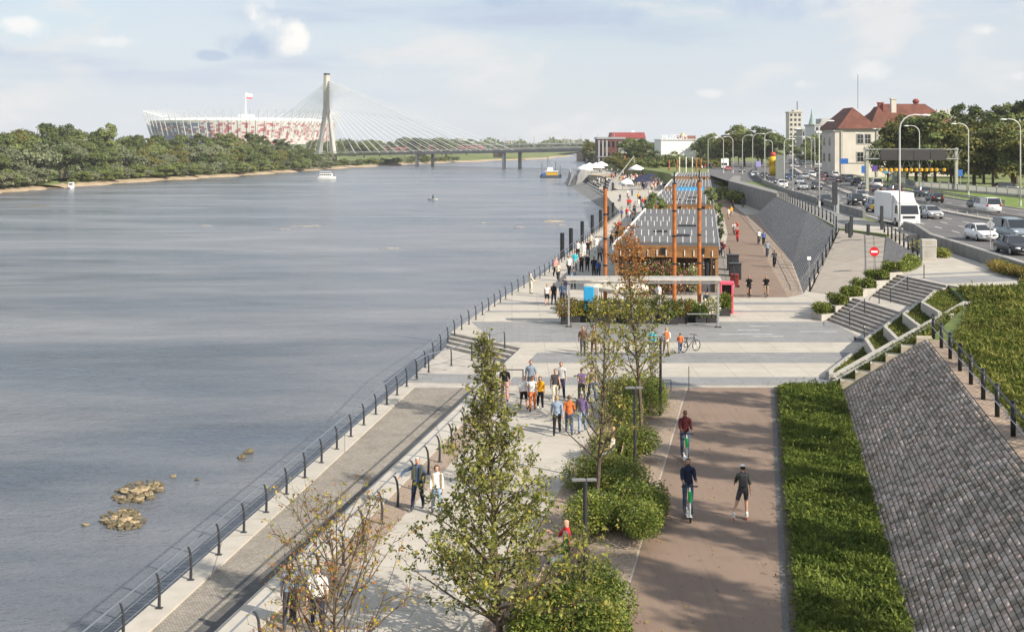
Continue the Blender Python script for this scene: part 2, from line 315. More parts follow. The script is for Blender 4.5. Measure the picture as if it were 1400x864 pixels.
# ------------------------------------------------------------------ river
def water_mat():
    m = bpy.data.materials.new('river_water'); m.use_nodes = True; t = m.node_tree; b = t.nodes['Principled BSDF']
    b.inputs['IOR'].default_value = 1.33; b.inputs['Roughness'].default_value = 0.12
    co = nd(t, 'ShaderNodeTexCoord')
    def noise(sc, scale, detail=3, rough=0.5, rot=0.0, dist=0.0):
        mp = nd(t, 'ShaderNodeMapping'); mp.inputs['Scale'].default_value = sc; mp.inputs['Rotation'].default_value = (0, 0, rot); t.links.new(co.outputs['Object'], mp.inputs[0])
        n = nd(t, 'ShaderNodeTexNoise'); n.inputs['Scale'].default_value = scale; n.inputs['Detail'].default_value = detail; n.inputs['Roughness'].default_value = rough; n.inputs['Distortion'].default_value = dist
        t.links.new(mp.outputs[0], n.inputs[0]); return n.outputs[0]
    big = noise((0.35, 1.0, 1), 0.035, 6, 0.62, 0.25, 0.6); mid = noise((0.3, 1.0, 1), 0.14, 5, 0.6, 0.15)
    mx = nd(t, 'ShaderNodeMath', operation='MULTIPLY_ADD'); t.links.new(mid, mx.inputs[0]); mx.inputs[1].default_value = 0.5; t.links.new(big, mx.inputs[2])
    r = nd(t, 'ShaderNodeValToRGB'); r.color_ramp.elements[0].position = 0.60; r.color_ramp.elements[1].position = 0.90
    r.color_ramp.elements[0].color = (0.056, 0.070, 0.094, 1); r.color_ramp.elements[1].color = (0.205, 0.21, 0.222, 1)
    t.links.new(mx.outputs[0], r.inputs[0]); t.links.new(r.outputs[0], b.inputs['Base Color'])
    rr = nd(t, 'ShaderNodeMapRange'); rr.inputs[1].default_value = 0.5; rr.inputs[2].default_value = 1.0; rr.inputs[3].default_value = 0.10; rr.inputs[4].default_value = 0.28
    t.links.new(mx.outputs[0], rr.inputs[0]); t.links.new(rr.outputs[0], b.inputs['Roughness'])
    w1 = noise((0.55, 1.0, 1), 1.5, 4, 0.6, 0.35, 0.4); w2 = noise((0.5, 1.0, 1), 0.33, 3, 0.55, -0.3, 0.5); w3 = noise((0.7, 1, 1), 5.0, 2, 0.5, 0.6)
    s = nd(t, 'ShaderNodeMath', operation='MULTIPLY_ADD'); t.links.new(w2, s.inputs[0]); s.inputs[1].default_value = 1.2; t.links.new(w1, s.inputs[2])
    s2 = nd(t, 'ShaderNodeMath', operation='MULTIPLY_ADD'); t.links.new(w3, s2.inputs[0]); s2.inputs[1].default_value = 0.45; t.links.new(s.outputs[0], s2.inputs[2])
    # calmer and rougher patches
    amp = nd(t, 'ShaderNodeMapRange'); amp.inputs[1].default_value = 0.35; amp.inputs[2].default_value = 0.7; amp.inputs[3].default_value = 0.25; amp.inputs[4].default_value = 1.0
    t.links.new(big, amp.inputs[0])
    bp = nd(t, 'ShaderNodeBump'); bp.inputs['Distance'].default_value = 0.30; t.links.new(amp.outputs[0], bp.inputs['Strength']); t.links.new(s2.outputs[0], bp.inputs['Height']); t.links.new(bp.outputs[0], b.inputs['Normal'])
    return m
WZ = -4.0
b = MB(); b.poly([(-4000, -300, WZ), (500, -300, WZ), (500, 4000, WZ), (-4000, 4000, WZ)]); struct(b.build('river', water_mat()))

# ------------------------------------------------------------------ far bank
bank_px = [(-420, 300), (-150, 276), (0, 264.5), (50, 260), (97, 256.5), (200, 248.5), (300, 243), (380, 237), (430, 233.3), (490, 229), (560, 225), (650, 221.3), (740, 218), (790, 214.5)]
bank = [G(px, py, WZ) for px, py in bank_px]
bank[-1] = Vector((75, 1420, WZ))
def offset_line(pts, d):
    o = []
    for i, p in enumerate(pts):
        t = (pts[min(i + 1, len(pts) - 1)] - pts[max(i - 1, 0)]); n = Vector((-t.y, t.x, 0)).normalized(); o.append(p + n * d)
    return o
def subdiv(pts, k):
    o = []
    for a, c in zip(pts, pts[1:]): o += [a.lerp(c, i / k) for i in range(k)]
    return o + [pts[-1]]
random.seed(5)
bk = subdiv(bank, 8)
for i, p in enumerate(bk):
    w = min(6, p.y * 0.006); bk[i] = p + Vector((math.sin(i * 1.3) * w, math.cos(i * 0.9) * w, 0))
rows = [[p + Vector((0, 0, -0.3)) for p in bk], [p + Vector((0, 0, 0.7)) for p in offset_line(bk, 3)], [p + Vector((0, 0, 1.2)) for p in offset_line(bk, 6.5)], [p + Vector((0, 0, 2.2)) for p in offset_line(bk, 22)]]
b = MB(); n = len(bk)
for r0, r1 in zip(rows[:2], rows[1:3]):
    vs = list(r0) + list(r1); b.add(vs, [(i, i + 1, n + i + 1, n + i) for i in range(n - 1)])
struct(b.build('river_beach', M_SAND))
M_MEAD = mat('meadow', (0.13, 0.18, 0.045), 0.95, 0.3, 0.06, hue=(0.20, 0.23, 0.075))
b = MB(); vs = list(rows[2]) + list(rows[3]); b.add(vs, [(i, i + 1, n + i + 1, n + i) for i in range(n - 1)])
far = rows[3] + [Vector((400, 4000, -1.8)), Vector((-4500, 4000, -1.8)), Vector((-4500, 200, -1.8))]
b.poly(far); struct(b.build('far_bank_ground', M_MEAD))

# ------------------------------------------------------------------ lines of the near bank (X as a function of Y)
def edgeX(Y):                                    # outer edge of the quay
    return lerp([(-12.9, 15), (-10.36, 32.8), (-4.04, 77), (-0.9, 93.9), (3.2, 113), (9.0, 148), (19.4, 210), (23, 293), (25, 420), (30, 528), (60, 1000), (95, 1420)], Y)
def wallX(Y): return -7.55 + 0.195 * (Y - 29.9)   # river side of the low wall
def pathL(Y): return lerp([(-0.45, 15), (2.67, 29.9), (8.95, 59.7)], Y)
def pathR(Y): return lerp([(3.77, 15), (6.91, 29.9), (13.19, 59.7)], Y)
def slopeB(Y): return 10.2 + 0.2215 * (Y - 29.9)
def slopeT(Y): return 15.8 + 0.2246 * (Y - 36.8)
ZT = 2.8
Y0 = 8.0
# promenade body, one block down to the river bed
steps_n = Vector((0.783, 0.622)); q0 = Vector((-4.04, 77.0))
def diag(k):                                      # a step edge: from the quay edge to the wall line
    q = q0 - steps_n * 0.42 * k; d = Vector((0.622, -0.783))
    def hit(fn):
        lo, hi = -14.0, 20.0
        for _ in range(50):
            mid = (lo + hi) / 2; p = q + d * mid
            if p.x > fn(p.y): hi = mid
            else: lo = mid
        return q + d * lo
    return hit(edgeX), hit(wallX)
A0, B0 = diag(0)
eY = [93.9, 113, 148, 210, 293]
poly = [(wallX(Y0), Y0), (B0.x, B0.y), (A0.x, A0.y)] + [(edgeX(y), y) for y in eY] + [(110, 293), (110, Y0)]
b = MB(); b.prism(poly, -4.6, 0.0); struct(b.build('promenade', M_CONC))
b = MB(); b.prism([(edgeX(Y0) , Y0)] + [(edgeX(y), y) for y in (32.8, 60)] + [(A0.x, A0.y), (B0.x - .01, B0.y - .02), (wallX(Y0) - .002, Y0)], -4.6, -0.70); struct(b.build('lower_walk', M_STEP))
Ys = [Y0, 20, 32.8, 45, 56, 63]
b = MB(); b.prism([(edgeX(y) + 0.78, y) for y in Ys] + [(wallX(y) - 0.005, y) for y in Ys[::-1]], -0.7, -0.696, top_only=True); struct(b.build('lower_walk_setts', M_SETT))
b = MB(); b.prism([(edgeX(y), y) for y in Ys] + [(edgeX(y) + 0.78, y) for y in Ys[::-1]], -0.7, -0.62); struct(b.build('river_coping', M_RIVERCOPE))
# thin drain line; wide dark strip paints the low wall's shade at its foot
b = MB(); b.prism([(wallX(y) - 1.62, y) for y in Ys] + [(wallX(y) - 1.50, y) for y in Ys[::-1]], -0.696, -0.690, top_only=True); b.prism([(wallX(y) - .5 - .9 * max(0, min(1, (62 - y) / 30)), y) for y in Ys] + [(wallX(y) - 0.01, y) for y in Ys[::-1]], -0.696, -0.690, top_only=True); struct(b.build('drain_and_wall_shade', mat('drain_and_shade_dark', (.10, .098, .095), .9, .2, 3)))
b = MB(); b.prism([(edgeX(64.5), 64.5), (edgeX(67), 67), (wallX(66.5) - .1, 66.5), (wallX(64.0) - .1, 64)], -0.7, -0.694, top_only=True); struct(b.build('lower_walk_band', M_BAND))
st = thing('river_steps', 'shallow concrete steps rising from the low river walk to the plaza', 'steps', (-3.5, 74, 0))
for k in range(1, 4):
    a0, b0 = diag(k); a1, b1 = diag(k - 1)
    m = MB(); m.prism([(a0.x + .05, a0.y), (b0.x - .03, b0.y), (b1.x - .03, b1.y), (a1.x + .05, a1.y)], -0.69, -0.175 * k)
    o = m.build('tread', M_STEP, st); o.location = (3.5, -74, 0)
# wall cap and pebble strip beside the handrail
Yw = [Y0, 30, 61.5]
b = MB(); b.prism([(wallX(y) - 0.02, y) for y in Yw] + [(wallX(y) + 1.05, y) for y in Yw[::-1]], 0, 0.05); struct(b.build('wall_cap', M_RIVERCOPE))
Yp = [Y0, 30, 58]
b = MB(); b.prism([(wallX(y) + 1.05, y) for y in Yp] + [(wallX(y) + 2.1, y) for y in Yp[::-1]], 0, 0.006, top_only=True); struct(b.build('pebble_strip', M_PEB))
# bike path
Yb = [Y0, 29.9, 59.7]
b = MB(); b.prism([(pathL(y), y) for y in Yb] + [(pathR(y), y) for y in Yb[::-1]], 0, 0.008, top_only=True); struct(b.build('bike_path', M_PATH))
M_GRAV = mat('grey_gravel', (0.13, 0.125, 0.12), 0.9, 0.3, 18, 0.8, 40)
b = MB(); b.prism([(pathR(y), y) for y in Yb] + [(pathR(y) + 0.20, y) for y in Yb[::-1]], 0, 0.012, top_only=True)
struct(b.build('gravel_strip', M_GRAV))
b = MB(); b.prism([(pathL(y) - 3.5, y) for y in Yb] + [(pathL(y) - 0.06, y) for y in Yb[::-1]], 0, 0.03); struct(b.build('planting_bed_ground', M_PEB))
b = MB(); b.prism([(pathR(y) + 0.20, y) for y in Yb] + [(slopeB(y) - 0.15, y) for y in Yb[::-1]], 0, 0.04); struct(b.build('groundcover_soil', M_SOIL))
# plaza with its bands
b = MB(); b.prism([(wallX(60.1) + 1, 59.9), (wallX(B0.y) + .1, B0.y), (A0.x + .3, A0.y), (edgeX(96) + .3, 96), (24.6, 96.4), (22.2, 82), (16.8, 60)], 0, 0.004, top_only=True); struct(b.build('plaza', M_PLAZA))
b = MB()
def shore(y): return edgeX(y) + .3 if y > 77 else lerp([(B0.x + .1, B0.y), (A0.x + .3, A0.y)], y) if y > B0.y else wallX(y) + 1.3
def stairline(y): return lerp([(16.5, 60), (23.2, 74.6), (22.2, 82.3), (24.6, 96)], y)
for y0, y1 in ((60.3, 62.4), (66.4, 69.7), (73.3, 81.6), (86.3, 87.0), (90.2, 91.6)):
    b.prism([(shore(y0), y0), (stairline(y0) - .1, y0), (stairline(y1) - .1, y1), (shore(y1), y1)], 0, 0.009, top_only=True)
struct(b.build('plaza_band', M_BAND))
b = MB()
for y0, y1, xa, xb in ((76.2, 76.32, 13.5, 17), (77.9, 78.0, 15, 16.5), (77.3, 77.4, 19, 21.5), (75.4, 75.5, 15.5, 17.5), (79.6, 79.7, 16.2, 17.6)):
    b.prism([(xa, y0), (xb, y0), (xb, y1), (xa, y1)], 0, 0.013, top_only=True)
struct(b.build('plaza_marking', M_LINE))

# ------------------------------------------------------------------ upper ground, slopes, road
def medX(Y): return lerp([(53, 40), (54.3, 90), (55.5, 133), (56.5, 165), (59, 203), (67, 252), (80, 320), (105, 440), (140, 580), (200, 800)], Y)
def rwallX(Y): return lerp([(31.5, 40), (34.4, 60), (36.9, 84.5), (40.8, 122.5), (42.3, 142), (48.4, 206), (57, 270), (70, 340), (93, 440), (128, 580), (188, 800)], Y)
def kerbX(Y): return lerp([(66, 40), (66.5, 90), (67, 130), (68.3, 162), (70, 187), (74, 225), (80, 260), (90, 320), (116, 440), (152, 580), (212, 800)], Y)
P1, P2 = Vector((20.45, 57.5)), Vector((27.3, 70.2))
SN, SF = Vector((29.5, 79.0)), Vector((28.3, 85.3))           # stair top, near and far end
RB, RT = (28.5, 91.0), (36.8, 115.0)                           # ramp, inner side
LB, LT = (25.0, 98.0), (34.3, 122.5)                           # ramp, river side
# main body of the high ground
poly = [(slopeT(Y0), Y0), (P1.x, P1.y), (P2.x, P2.y), (SN.x, SN.y), (SF.x, SF.y), (33.9, 96.6), (36.8, 114.8), (41.5, 123), (52, 130), (120, 130), (120, Y0)]
b = MB(); b.prism(poly, -0.5, ZT); struct(b.build('upper_lawn_ground', M_LAWN))
b = MB(); b.prism([(slopeT(Y) , Y) for Y in (Y0, 57.3)] + [(slopeT(Y) + 0.85, Y) for Y in (57.3, Y0)], ZT - .05, ZT + 0.03); struct(b.build('slope_edging', M_COBTOP))
b = MB(); b.prism([(29.5, 78.6), (SF.x, SF.y), (33.9, 96.6), (36.8, 114.5), (39.5, 117), (37.6, 95), (36.6, 86), (35.4, 74), (45, 50), (38, 50), (33, 66)], ZT, 2.9); struct(b.build('upper_footway', M_PLAZA))
b = MB(); b.prism([(29.55, 79.6), (28.95, 83.2), (36.7, 85.4), (36.2, 81.6)], 2.9, 2.905, top_only=True); b.prism([(28.7, 84.2), (28.5, 85.2), (36.9, 87.8), (36.8, 86.8)], 2.9, 2.905, top_only=True)
b.prism([(30.4, 75.5), (30.0, 77.6), (35.8, 79), (35.4, 76.2)], 2.9, 2.905, top_only=True); struct(b.build('upper_footway_band', M_BAND))
b = MB(); b.prism([(34.4, 122.6), (40.9, 134), (42.0, 142), (48.1, 206), (50, 225), (46.3, 225), (44.9, 200), (38.6, 152.5)], 3.3, 3.468); struct(b.build('roadside_strip', M_WALLD))
b = MB(); b.prism([(36.9, 115.2), (39.9, 114.2), (41.1, 122), (41.2, 133.5), (38, 133.5), (35.0, 122.8)], 2.9, 3.478); struct(b.build('ramp_top_paving', M_CONC))
# ground under and beyond the road
ys = [40, 60, 84.5, 122.5, 142, 206, 270, 340, 440, 580, 800]
far_left = [(44.8, 200), (46.0, 235), (58, 300), (66, 330)]
b = MB(); b.prism([(rwallX(40), 40), (rwallX(84.5), 84.5), (rwallX(118), 118), (36.8, 115), (34.3, 122.5), (38.5, 152), (44.8, 200), (49, 262), (57, 300), (58, 332), (46, 334), (44, 420), (44, 535), (62, 1000), (97, 1420), (1500, 4000), (4000, 3500), (1500, 40)], -0.5, 3.46); struct(b.build('upper_ground', M_MEAD))
b = MB()
rl = [(rwallX(y) + .3, y) for y in ys]; rr = [(kerbX(y), y) for y in ys]
for i in range(len(ys) - 1): b.poly([(*rl[i], 3.5), (*rr[i], 3.5), (*rr[i + 1], 3.5), (*rl[i + 1], 3.5)])
struct(b.build('road', M_ASPH))
b = MB(); b.poly([(56.8, 270, 3.49), (66.5, 270, 3.49), (112, 440, 3.49), (112, 560, 3.49), (86, 560, 3.49), (76, 440, 3.49), (56, 340, 3.49), (50, 268, 3.49)]); struct(b.build('side_road', M_ASPH))
b = MB()
def along(f, y0, y1, off, w, dash=None, step=6.0):
    y = y0
    while y < y1:
        e = y + (dash or step); d = (f(e) - f(y)) * 0
        b.add([(f(y) + off - w / 2, y, 3.506), (f(y) + off + w / 2, y, 3.506), (f(e) + off + w / 2, e, 3.506), (f(e) + off - w / 2, e, 3.506)], [(0, 1, 2, 3)])
        y = e if dash is None else y + step
along(rwallX, 62, 330, 1.35, 0.16)
def lane(k): return lambda Y: rwallX(Y) + 1.35 + k * (medX(Y) - 1.3 - rwallX(Y) - 1.35) / 4
for k in (1, 2, 3): along(lane(k), 66 + k, 320, 0, 0.16, 2.6, 6.2)
along(medX, 62, 330, -1.1, 0.15)
def rlane(k): return lambda Y: medX(Y) + 1.2 + k * (kerbX(Y) - 0.6 - medX(Y) - 1.2) / 3
for k in (1, 2): along(rlane(k), 66 + k, 320, 0, 0.14, 2.6, 7.0)
along(medX, 62, 330, 1.0, 0.15); along(kerbX, 62, 330, -0.5, 0.15)
struct(b.build('road_marking', M_LINE))
b = MB()
for i in range(len(ys) - 1):
    x0, x1 = kerbX(ys[i]), kerbX(ys[i + 1]); b.prism([(x0, ys[i]), (x0 + .25, ys[i]), (x1 + .25, ys[i + 1]), (x1, ys[i + 1])], 3.46, 3.62)
struct(b.build('kerb', M_STEP))
b = MB()
for i in range(len(ys) - 1):
    x0, x1 = medX(ys[i]), medX(ys[i + 1]); b.prism([(x0 - .55, ys[i]), (x0 + .55, ys[i]), (x1 + .55, ys[i + 1]), (x1 - .55, ys[i + 1])], 3.46, 3.64)
struct(b.build('median_kerb', M_STEP))
b = MB()
for i in range(len(ys) - 3):
    x0, x1 = kerbX(ys[i]) + .25, kerbX(ys[i + 1]) + .25; b.prism([(x0, ys[i]), (x0 + 10, ys[i]), (x1 + 10, ys[i + 1]), (x1, ys[i + 1])], 3.46, 3.56)
M_VERGE = mat('verge_grass', (0.14, 0.20, 0.035), 0.9, 0.3, 0.8, 0.4, 12)
struct(b.build('verge', M_VERGE))

b = MB(); b.prism([(23.2, 292.5), (27.5, 300), (27.5, 328), (32.5, 328), (32.5, 430), (28.5, 440), (29.5, 535), (60, 535), (60, 334), (80, 292.5)], -4.6, 0.3); struct(b.build('far_quay', M_CONC))
# near cobbled slope: every sett a small pillowed block, one sheet of paving
def pave_slope(name, fb, ft, y0, y1, z1, cl, cw, seed):
    rng = np.random.default_rng(seed); V = []; Q = []; nrow = int(round(math.hypot(ft((y0 + y1) / 2) - fb((y0 + y1) / 2), z1) / cw)); k = 0
    for r in range(nrow):
        y = y0 - rng.random() * cl
        while y < y1:
            L = cl * (0.75 + 0.5 * rng.random()); t0 = r / nrow + 0.06 / nrow; t1 = (r + 1) / nrow - 0.06 / nrow; ya, yb = max(y, y0) + 0.006 + .012 * rng.random(), min(y + L, y1) - 0.006 - .012 * rng.random(); y += L
            if yb - ya < .05: continue
            jit = rng.normal(0, 0.014, 4); nx, nz = -z1, (ft(ya) - fb(ya)); ln = math.hypot(nx, nz); nx /= ln; nz /= ln
            h = 0.045 + 0.022 * rng.random()
            def P(yy, t, e): return (fb(yy) + (ft(yy) - fb(yy)) * t + nx * e, yy, z1 * t + nz * e)
            ins_y = 0.022; ins_t = 0.10 / nrow
            base = [P(ya, t0, 0), P(yb, t0, 0), P(yb, t1, 0), P(ya, t1, 0)]
            mid = [P(ya + jit[0] * .5, t0, h * .65), P(yb + jit[1] * .5, t0, h * .65), P(yb, t1, h * .65), P(ya, t1, h * .65)]
            top = [P(ya + ins_y, t0 + ins_t, h + jit[0]), P(yb - ins_y, t0 + ins_t, h + jit[1]), P(yb - ins_y, t1 - ins_t, h + jit[2]), P(ya + ins_y, t1 - ins_t, h + jit[3])]
            V += base + mid + top
            for i in range(4):
                j = (i + 1) % 4; Q += [(k + i, k + j, k + 4 + j, k + 4 + i), (k + 4 + i, k + 4 + j, k + 8 + j, k + 8 + i)]
            Q.append((k + 8, k + 9, k + 10, k + 11)); k += 12
    # mortar bed below the stones
    V2 = [(fb(y0), y0, 0), (fb(y1), y1, 0), (ft(y1), y1, z1), (ft(y0), y0, z1)]; V += V2; Q.append((k, k + 3, k + 2, k + 1)); mi = [0] * (len(Q) - 1) + [1]
    o = np_mesh(name, V, Q, [M_COB, M_COBJ], None, mi); return struct(o)
pave_slope('cobble_slope', slopeB, slopeT, 22.0, 58.3, ZT - 0.02, 0.25, 0.165, 3)
b = MB(); b.poly([(slopeB(58.3), 58.3, 0), (slopeT(58.3), 58.3, ZT - .02), (slopeT(58.3), 58.3, -.4), (slopeB(58.3), 58.3, -.4)]); struct(b.build('slope_end_face', M_COBJ))
def uv_quad(name, quads, m):
    """quads of 4 points each (lower a, lower b, upper b, upper a) with UVs in metres along and up the slope"""
    me = bpy.data.meshes.new(name); vs = []; fs = []; uv = []; s = 0
    for q in quads:
        q = [Vector(p) for p in q]; L = (q[1] - q[0]).length; L2 = (q[2] - q[3]).length; H = (q[3] - q[0]).length; H2 = (q[2] - q[1]).length; n = len(vs); vs += q; fs.append((n, n + 1, n + 2, n + 3))
        uv += [(s, 0), (s + L, 0), (s + L, H2), (s, H)]; s += L
    me.from_pydata([tuple(v) for v in vs], [], fs); me.materials.append(m); l = me.uv_layers.new(name='UVMap')
    for i, u in enumerate(uv): l.data[i].uv = u
    o = bpy.data.objects.new(name, me); C.objects.link(o); return struct(o)
fb_pts = [(24.1, 96.8, 0), (26.0, 106, 0), (29.0, 121, 0), (35.4, 160, 0), (42.4, 203, 0)]
ft_pts = [(24.9, 98.2, 0.02), (28.9, 108.2, 1.45), (34.0, 122.2, 3.35), (38.6, 153, 3.5), (44.9, 199, 3.5)]
uv_quad('far_cobble_slope', [(fb_pts[i], fb_pts[i + 1], ft_pts[i + 1], ft_pts[i]) for i in range(4)], M_COBT)
uv_quad('ramp_cobble_slope', [((28.5, 91, 0.0), (36.8, 115, 3.18), (36.82, 115, 3.3), (33.9, 96.6, 2.88))], M_COBT)
uv_quad('end_cobble_slope', [((41.5, 262, 0), (50.2, 262, 0), (58, 333, 3.46), (45, 333, 3.46))], mat('grey_cobble_plain', (0.20, 0.20, 0.205), 0.9, 0.1, 0.4, 0.1, 6))
# ramp with its concrete slabs
M_RAMP = slab_mat('ramp_concrete', (0.345, 0.31, 0.265), 4.0, 4.0, -0.38, 0.02, None, 0.10, offset=0.0)
b = MB(); b.poly([(25.0, 98.0, 0.01), (28.5, 91.0, 0.01), (36.8, 115, 3.2), (34.3, 122.5, 3.35)]); b.poly([(34.3, 122.5, 3.35), (36.8, 115, 3.2), (41.0, 117.5, 3.47), (41.6, 134.5, 3.47), (36, 133, 3.47)]); struct(b.build('ramp', M_RAMP))
b = MB(); b.poly([(22.2, 82.3, .006), (28.4, 85.2, .006), (28.5, 91, .006), (25, 98, .006), (24.2, 96.6, .006)]); struct(b.build('ramp_foot_paving', M_PLAZA))
# lower bike path beyond the plaza
lpL = [(17.3, 94.5), (21.5, 120), (29.5, 160), (37.0, 205), (41.0, 240), (43.5, 265)]; lpR = [(22.3, 94.5), (26.4, 120), (33.4, 160), (40.4, 203), (44.8, 240), (49.5, 265)]
b = MB(); b.prism([(x, y) for x, y in lpL] + [(x, y) for x, y in lpR[::-1]], 0, 0.008, top_only=True); struct(b.build('far_bike_path', M_PATH))
b = MB(); b.prism([(x, y) for x, y in lpR[:4]] + [(24.3 + 0, 96.4), (24.1, 96.8)][0:0] + [(42.3, 203), (35.3, 160), (28.9, 121), (24.0, 96.6)], 0, 0.012, top_only=True); struct(b.build('path_border_paving', M_COBTOP))
b = MB()
for off in (0.45, 1.15):
    pts = [(lerp(lpR, y) + off * (0.6 + 0.4 * (y < 150)), y) for y in (96.5, 110, 125, 145, 165, 200)]
    for (xa, ya), (xb, yb) in zip(pts, pts[1:]): b.prism([(xa, ya), (xa + .12, ya), (xb + .12, yb), (xb, yb)], 0, 0.017, top_only=True)
struct(b.build('path_drain', M_WALLD))
# walls of the sunken part
w = MB(); w.prism([(44.3, 196), (46.2, 196), (50.9, 262), (58.6, 300), (57.0, 301), (48.4, 262)], 0, 3.95); tag(w.build('retaining_wall', M_WALLD), 'plain grey concrete retaining wall beside the sunken bike path', 'wall')
# ------------------------------------------------------------------ railings
def river_rail(name, label, pts, h=1.0, lean=(-0.10, 0.0), r=0.042, cables=True, group='railings along the river'):
    base = Vector(pts[0]); t = thing(name, label, 'railing', base, 0, group); tops = []
    proto = MB(); L = Vector((lean[0], lean[1], 0))
    proto.tube([(0, 0, 0), L * -0.1 + Vector((0, 0, h * .45)), L * .15 + Vector((0, 0, h * .8)), L * .6 + Vector((0, 0, h * .96)), L * 1.15 + Vector((0, 0, h))], [r * 1.15, r * 1.0, r * .9, r * .8, r * .6], 6)
    proto.box((0, 0, 0.008), (.2, .14, .016))
    first = None
    for p in pts:
        if first is None: first = proto.build('post', M_DGREY, t); o = first
        else: o = first.copy(); C.objects.link(o)
        o.location = Vector(p) - base; tops.append(Vector(p) - base + L * 1.15 + Vector((0, 0, h)))
    m = MB(); m.tube(tops, 0.026, 6); m.build('handrail', mat('rail_steel_blue', (0.20, 0.23, 0.27), 0.4, 0.1, 4, metal=0.4), t)
    if cables:
        m = MB()
        for k in (.42, .72): m.tube([Vector(p) - base + Vector((0, 0, h * k)) for p in pts], 0.006, 4)
        m.build('cable', M_STEEL, t)
    return t
pts = [(edgeX(33.0 + 2.14 * k) + 0.38, 33.0 + 2.14 * k, -0.62) for k in range(-7, 15)]
river_rail('river_railing', 'dark curved posts and thin handrail along the low river walk', pts)
pts = [(edgeX(y) + 0.45, y, 0.0 if y > 76 else -0.62 + (y - 63) * 0.047) for y in [65 + 2.2 * k for k in range(14)]]
river_rail('river_railing', 'dark railing on the quay edge beside the banded plaza', pts)
pts = [(edgeX(y) + 0.45, y, 0.0) for y in [96 + 2.4 * k for k in range(49)]]
river_rail('river_railing', 'dark railing on the quay edge behind the mooring poles and cafe', pts, 1.05)
py_ = [692 + i for i in (80, 51, 24)]; ybs = [24.6, 26.6, 28.6, 30.6, 32.65, 34.66, 36.5, 38.4, 40.2, 42.2, 44.15, 45.8, 47.7, 49.9, 51.6, 53.5, 55.4]
river_rail('promenade_railing', 'dark leaning posts with thick handrail between pebble strip and promenade', [(-5.0 + 0.194 * (y - 34.66), y, 0) for y in ybs], 1.06, (-0.15, 0.0), 0.042, False)
hp = [G(570, 518, -.62), G(586, 509, -.55), G(617, 500, -.4), G(645, 493, -.3), G(670, 482, -.1), G(690, 476, 0)]
river_rail('step_railing', 'dark handrail curving up beside the shallow river steps', [tuple(p) for p in hp], 1.0, (-0.05, 0), 0.04, False)
# square end rail of the promenade railing
t = thing('end_rail', 'square tubular rail frame at the top end of the pebble strip', 'railing', (-0.35, 58.5, 0)); m = MB()
for x in (-0.6, 0.9): m.tube([(x, 0, 0), (x, 0, 1.15)], 0.03, 6)
m.tube([(-.63, 0, 1.15), (.93, 0, 1.15)], 0.03, 6); m.build('frame', M_DGREY, t)
def post_rail(name, label, pts, h=1.15, r=0.085, group=None, mids=(0.5,), sq=False, mt=None):
    base = Vector(pts[0]); t = thing(name, label, 'railing', base, 0, group); first = None
    p = MB()
    p.cyl((0, 0, -.05), r, h + .05, 10); p.cyl((0, 0, h), r * .75, 0.03, 10)
    for q in pts:
        if first is None: first = p.build('post', mt or M_BLACK, t, True); o = first
        else: o = first.copy(); C.objects.link(o)
        o.location = Vector(q) - base
    m = MB(); m.tube([Vector(q) - base + Vector((-r, 0, h - .07)) for q in pts], 0.035, 6)
    m.build('top_rail', M_DGREY, t); m = MB()
    for k in mids: m.tube([Vector(q) - base + Vector((-r, 0, h * k)) for q in pts], 0.018, 5)
    m.build('mid_rail', M_STEEL, t); return t
post_rail('slope_railing', 'thick black posts and rails along the top of the near cobbled slope', [(20.85 - .2245 * 2.864 * k * .966, 57.9 - 2.864 * k * .966, ZT + .03) for k in range(0, 13)])
lp = [(25.0, 98.2, 0), (26.1, 101, .36), (27.2, 104, .8), (28.4, 107, 1.24), (29.6, 110.3, 1.7), (30.8, 113.5, 2.15), (32, 116.8, 2.6), (33.1, 119.8, 3.0), (34.0, 122.4, 3.37)]
lp2 = [(34.0 + (44.9 - 34) * f, 0, 0) for f in ()]
tl = [(34.8, 125.6, 3.42), (35.5, 129, 3.45), (36.1, 132.6, 3.46)] + [(lerp([(36.1, 132.6), (38.75, 153), (45.1, 199)], y), y, 3.48) for y in np.arange(136, 199.5, 3.4)]
post_rail('slope_railing', 'black posts and rails climbing the ramp then following the far cobbled slope', lp + tl)
post_rail('ramp_railing', 'short row of black posts on the road side of the ramp', [(37.2 - 3.3 * k / 9, 116.9 - 20.3 * k / 9, 3.4 - .5 * k / 9) for k in range(10)])
# bollards at the top of the ramp
def bollard(x, y, z, h, label): 
    m = MB(); m.bbox((x, y, z + h / 2), (.28, .28, h), .03); m.box((x, y, z + h - .12), (.292, .292, .06)); o = m.build('bollard', M_DGREY); return tag(o, label, 'bollard', 'bollards at the top of the ramp')
for (px, py, h, lb) in ((1162, 325, 1.5, 'dark square bollard at the ramp top, second from the parapet end'), (1164, 322, 1.9, 'tall dark square post at the ramp top beside the railing end'), (1157.5, 319, 1.0, 'thin dark bollard just behind the tall post on the ramp'), (1187, 322, 1.1, 'stubby dark bollard in the middle of the ramp top'), (1205.5, 316, 2.6, 'tallest dark square post where the ramp meets the parapet')):
    p = G(px, py, 3.35); bollard(p.x, p.y, p.z, h, lb)
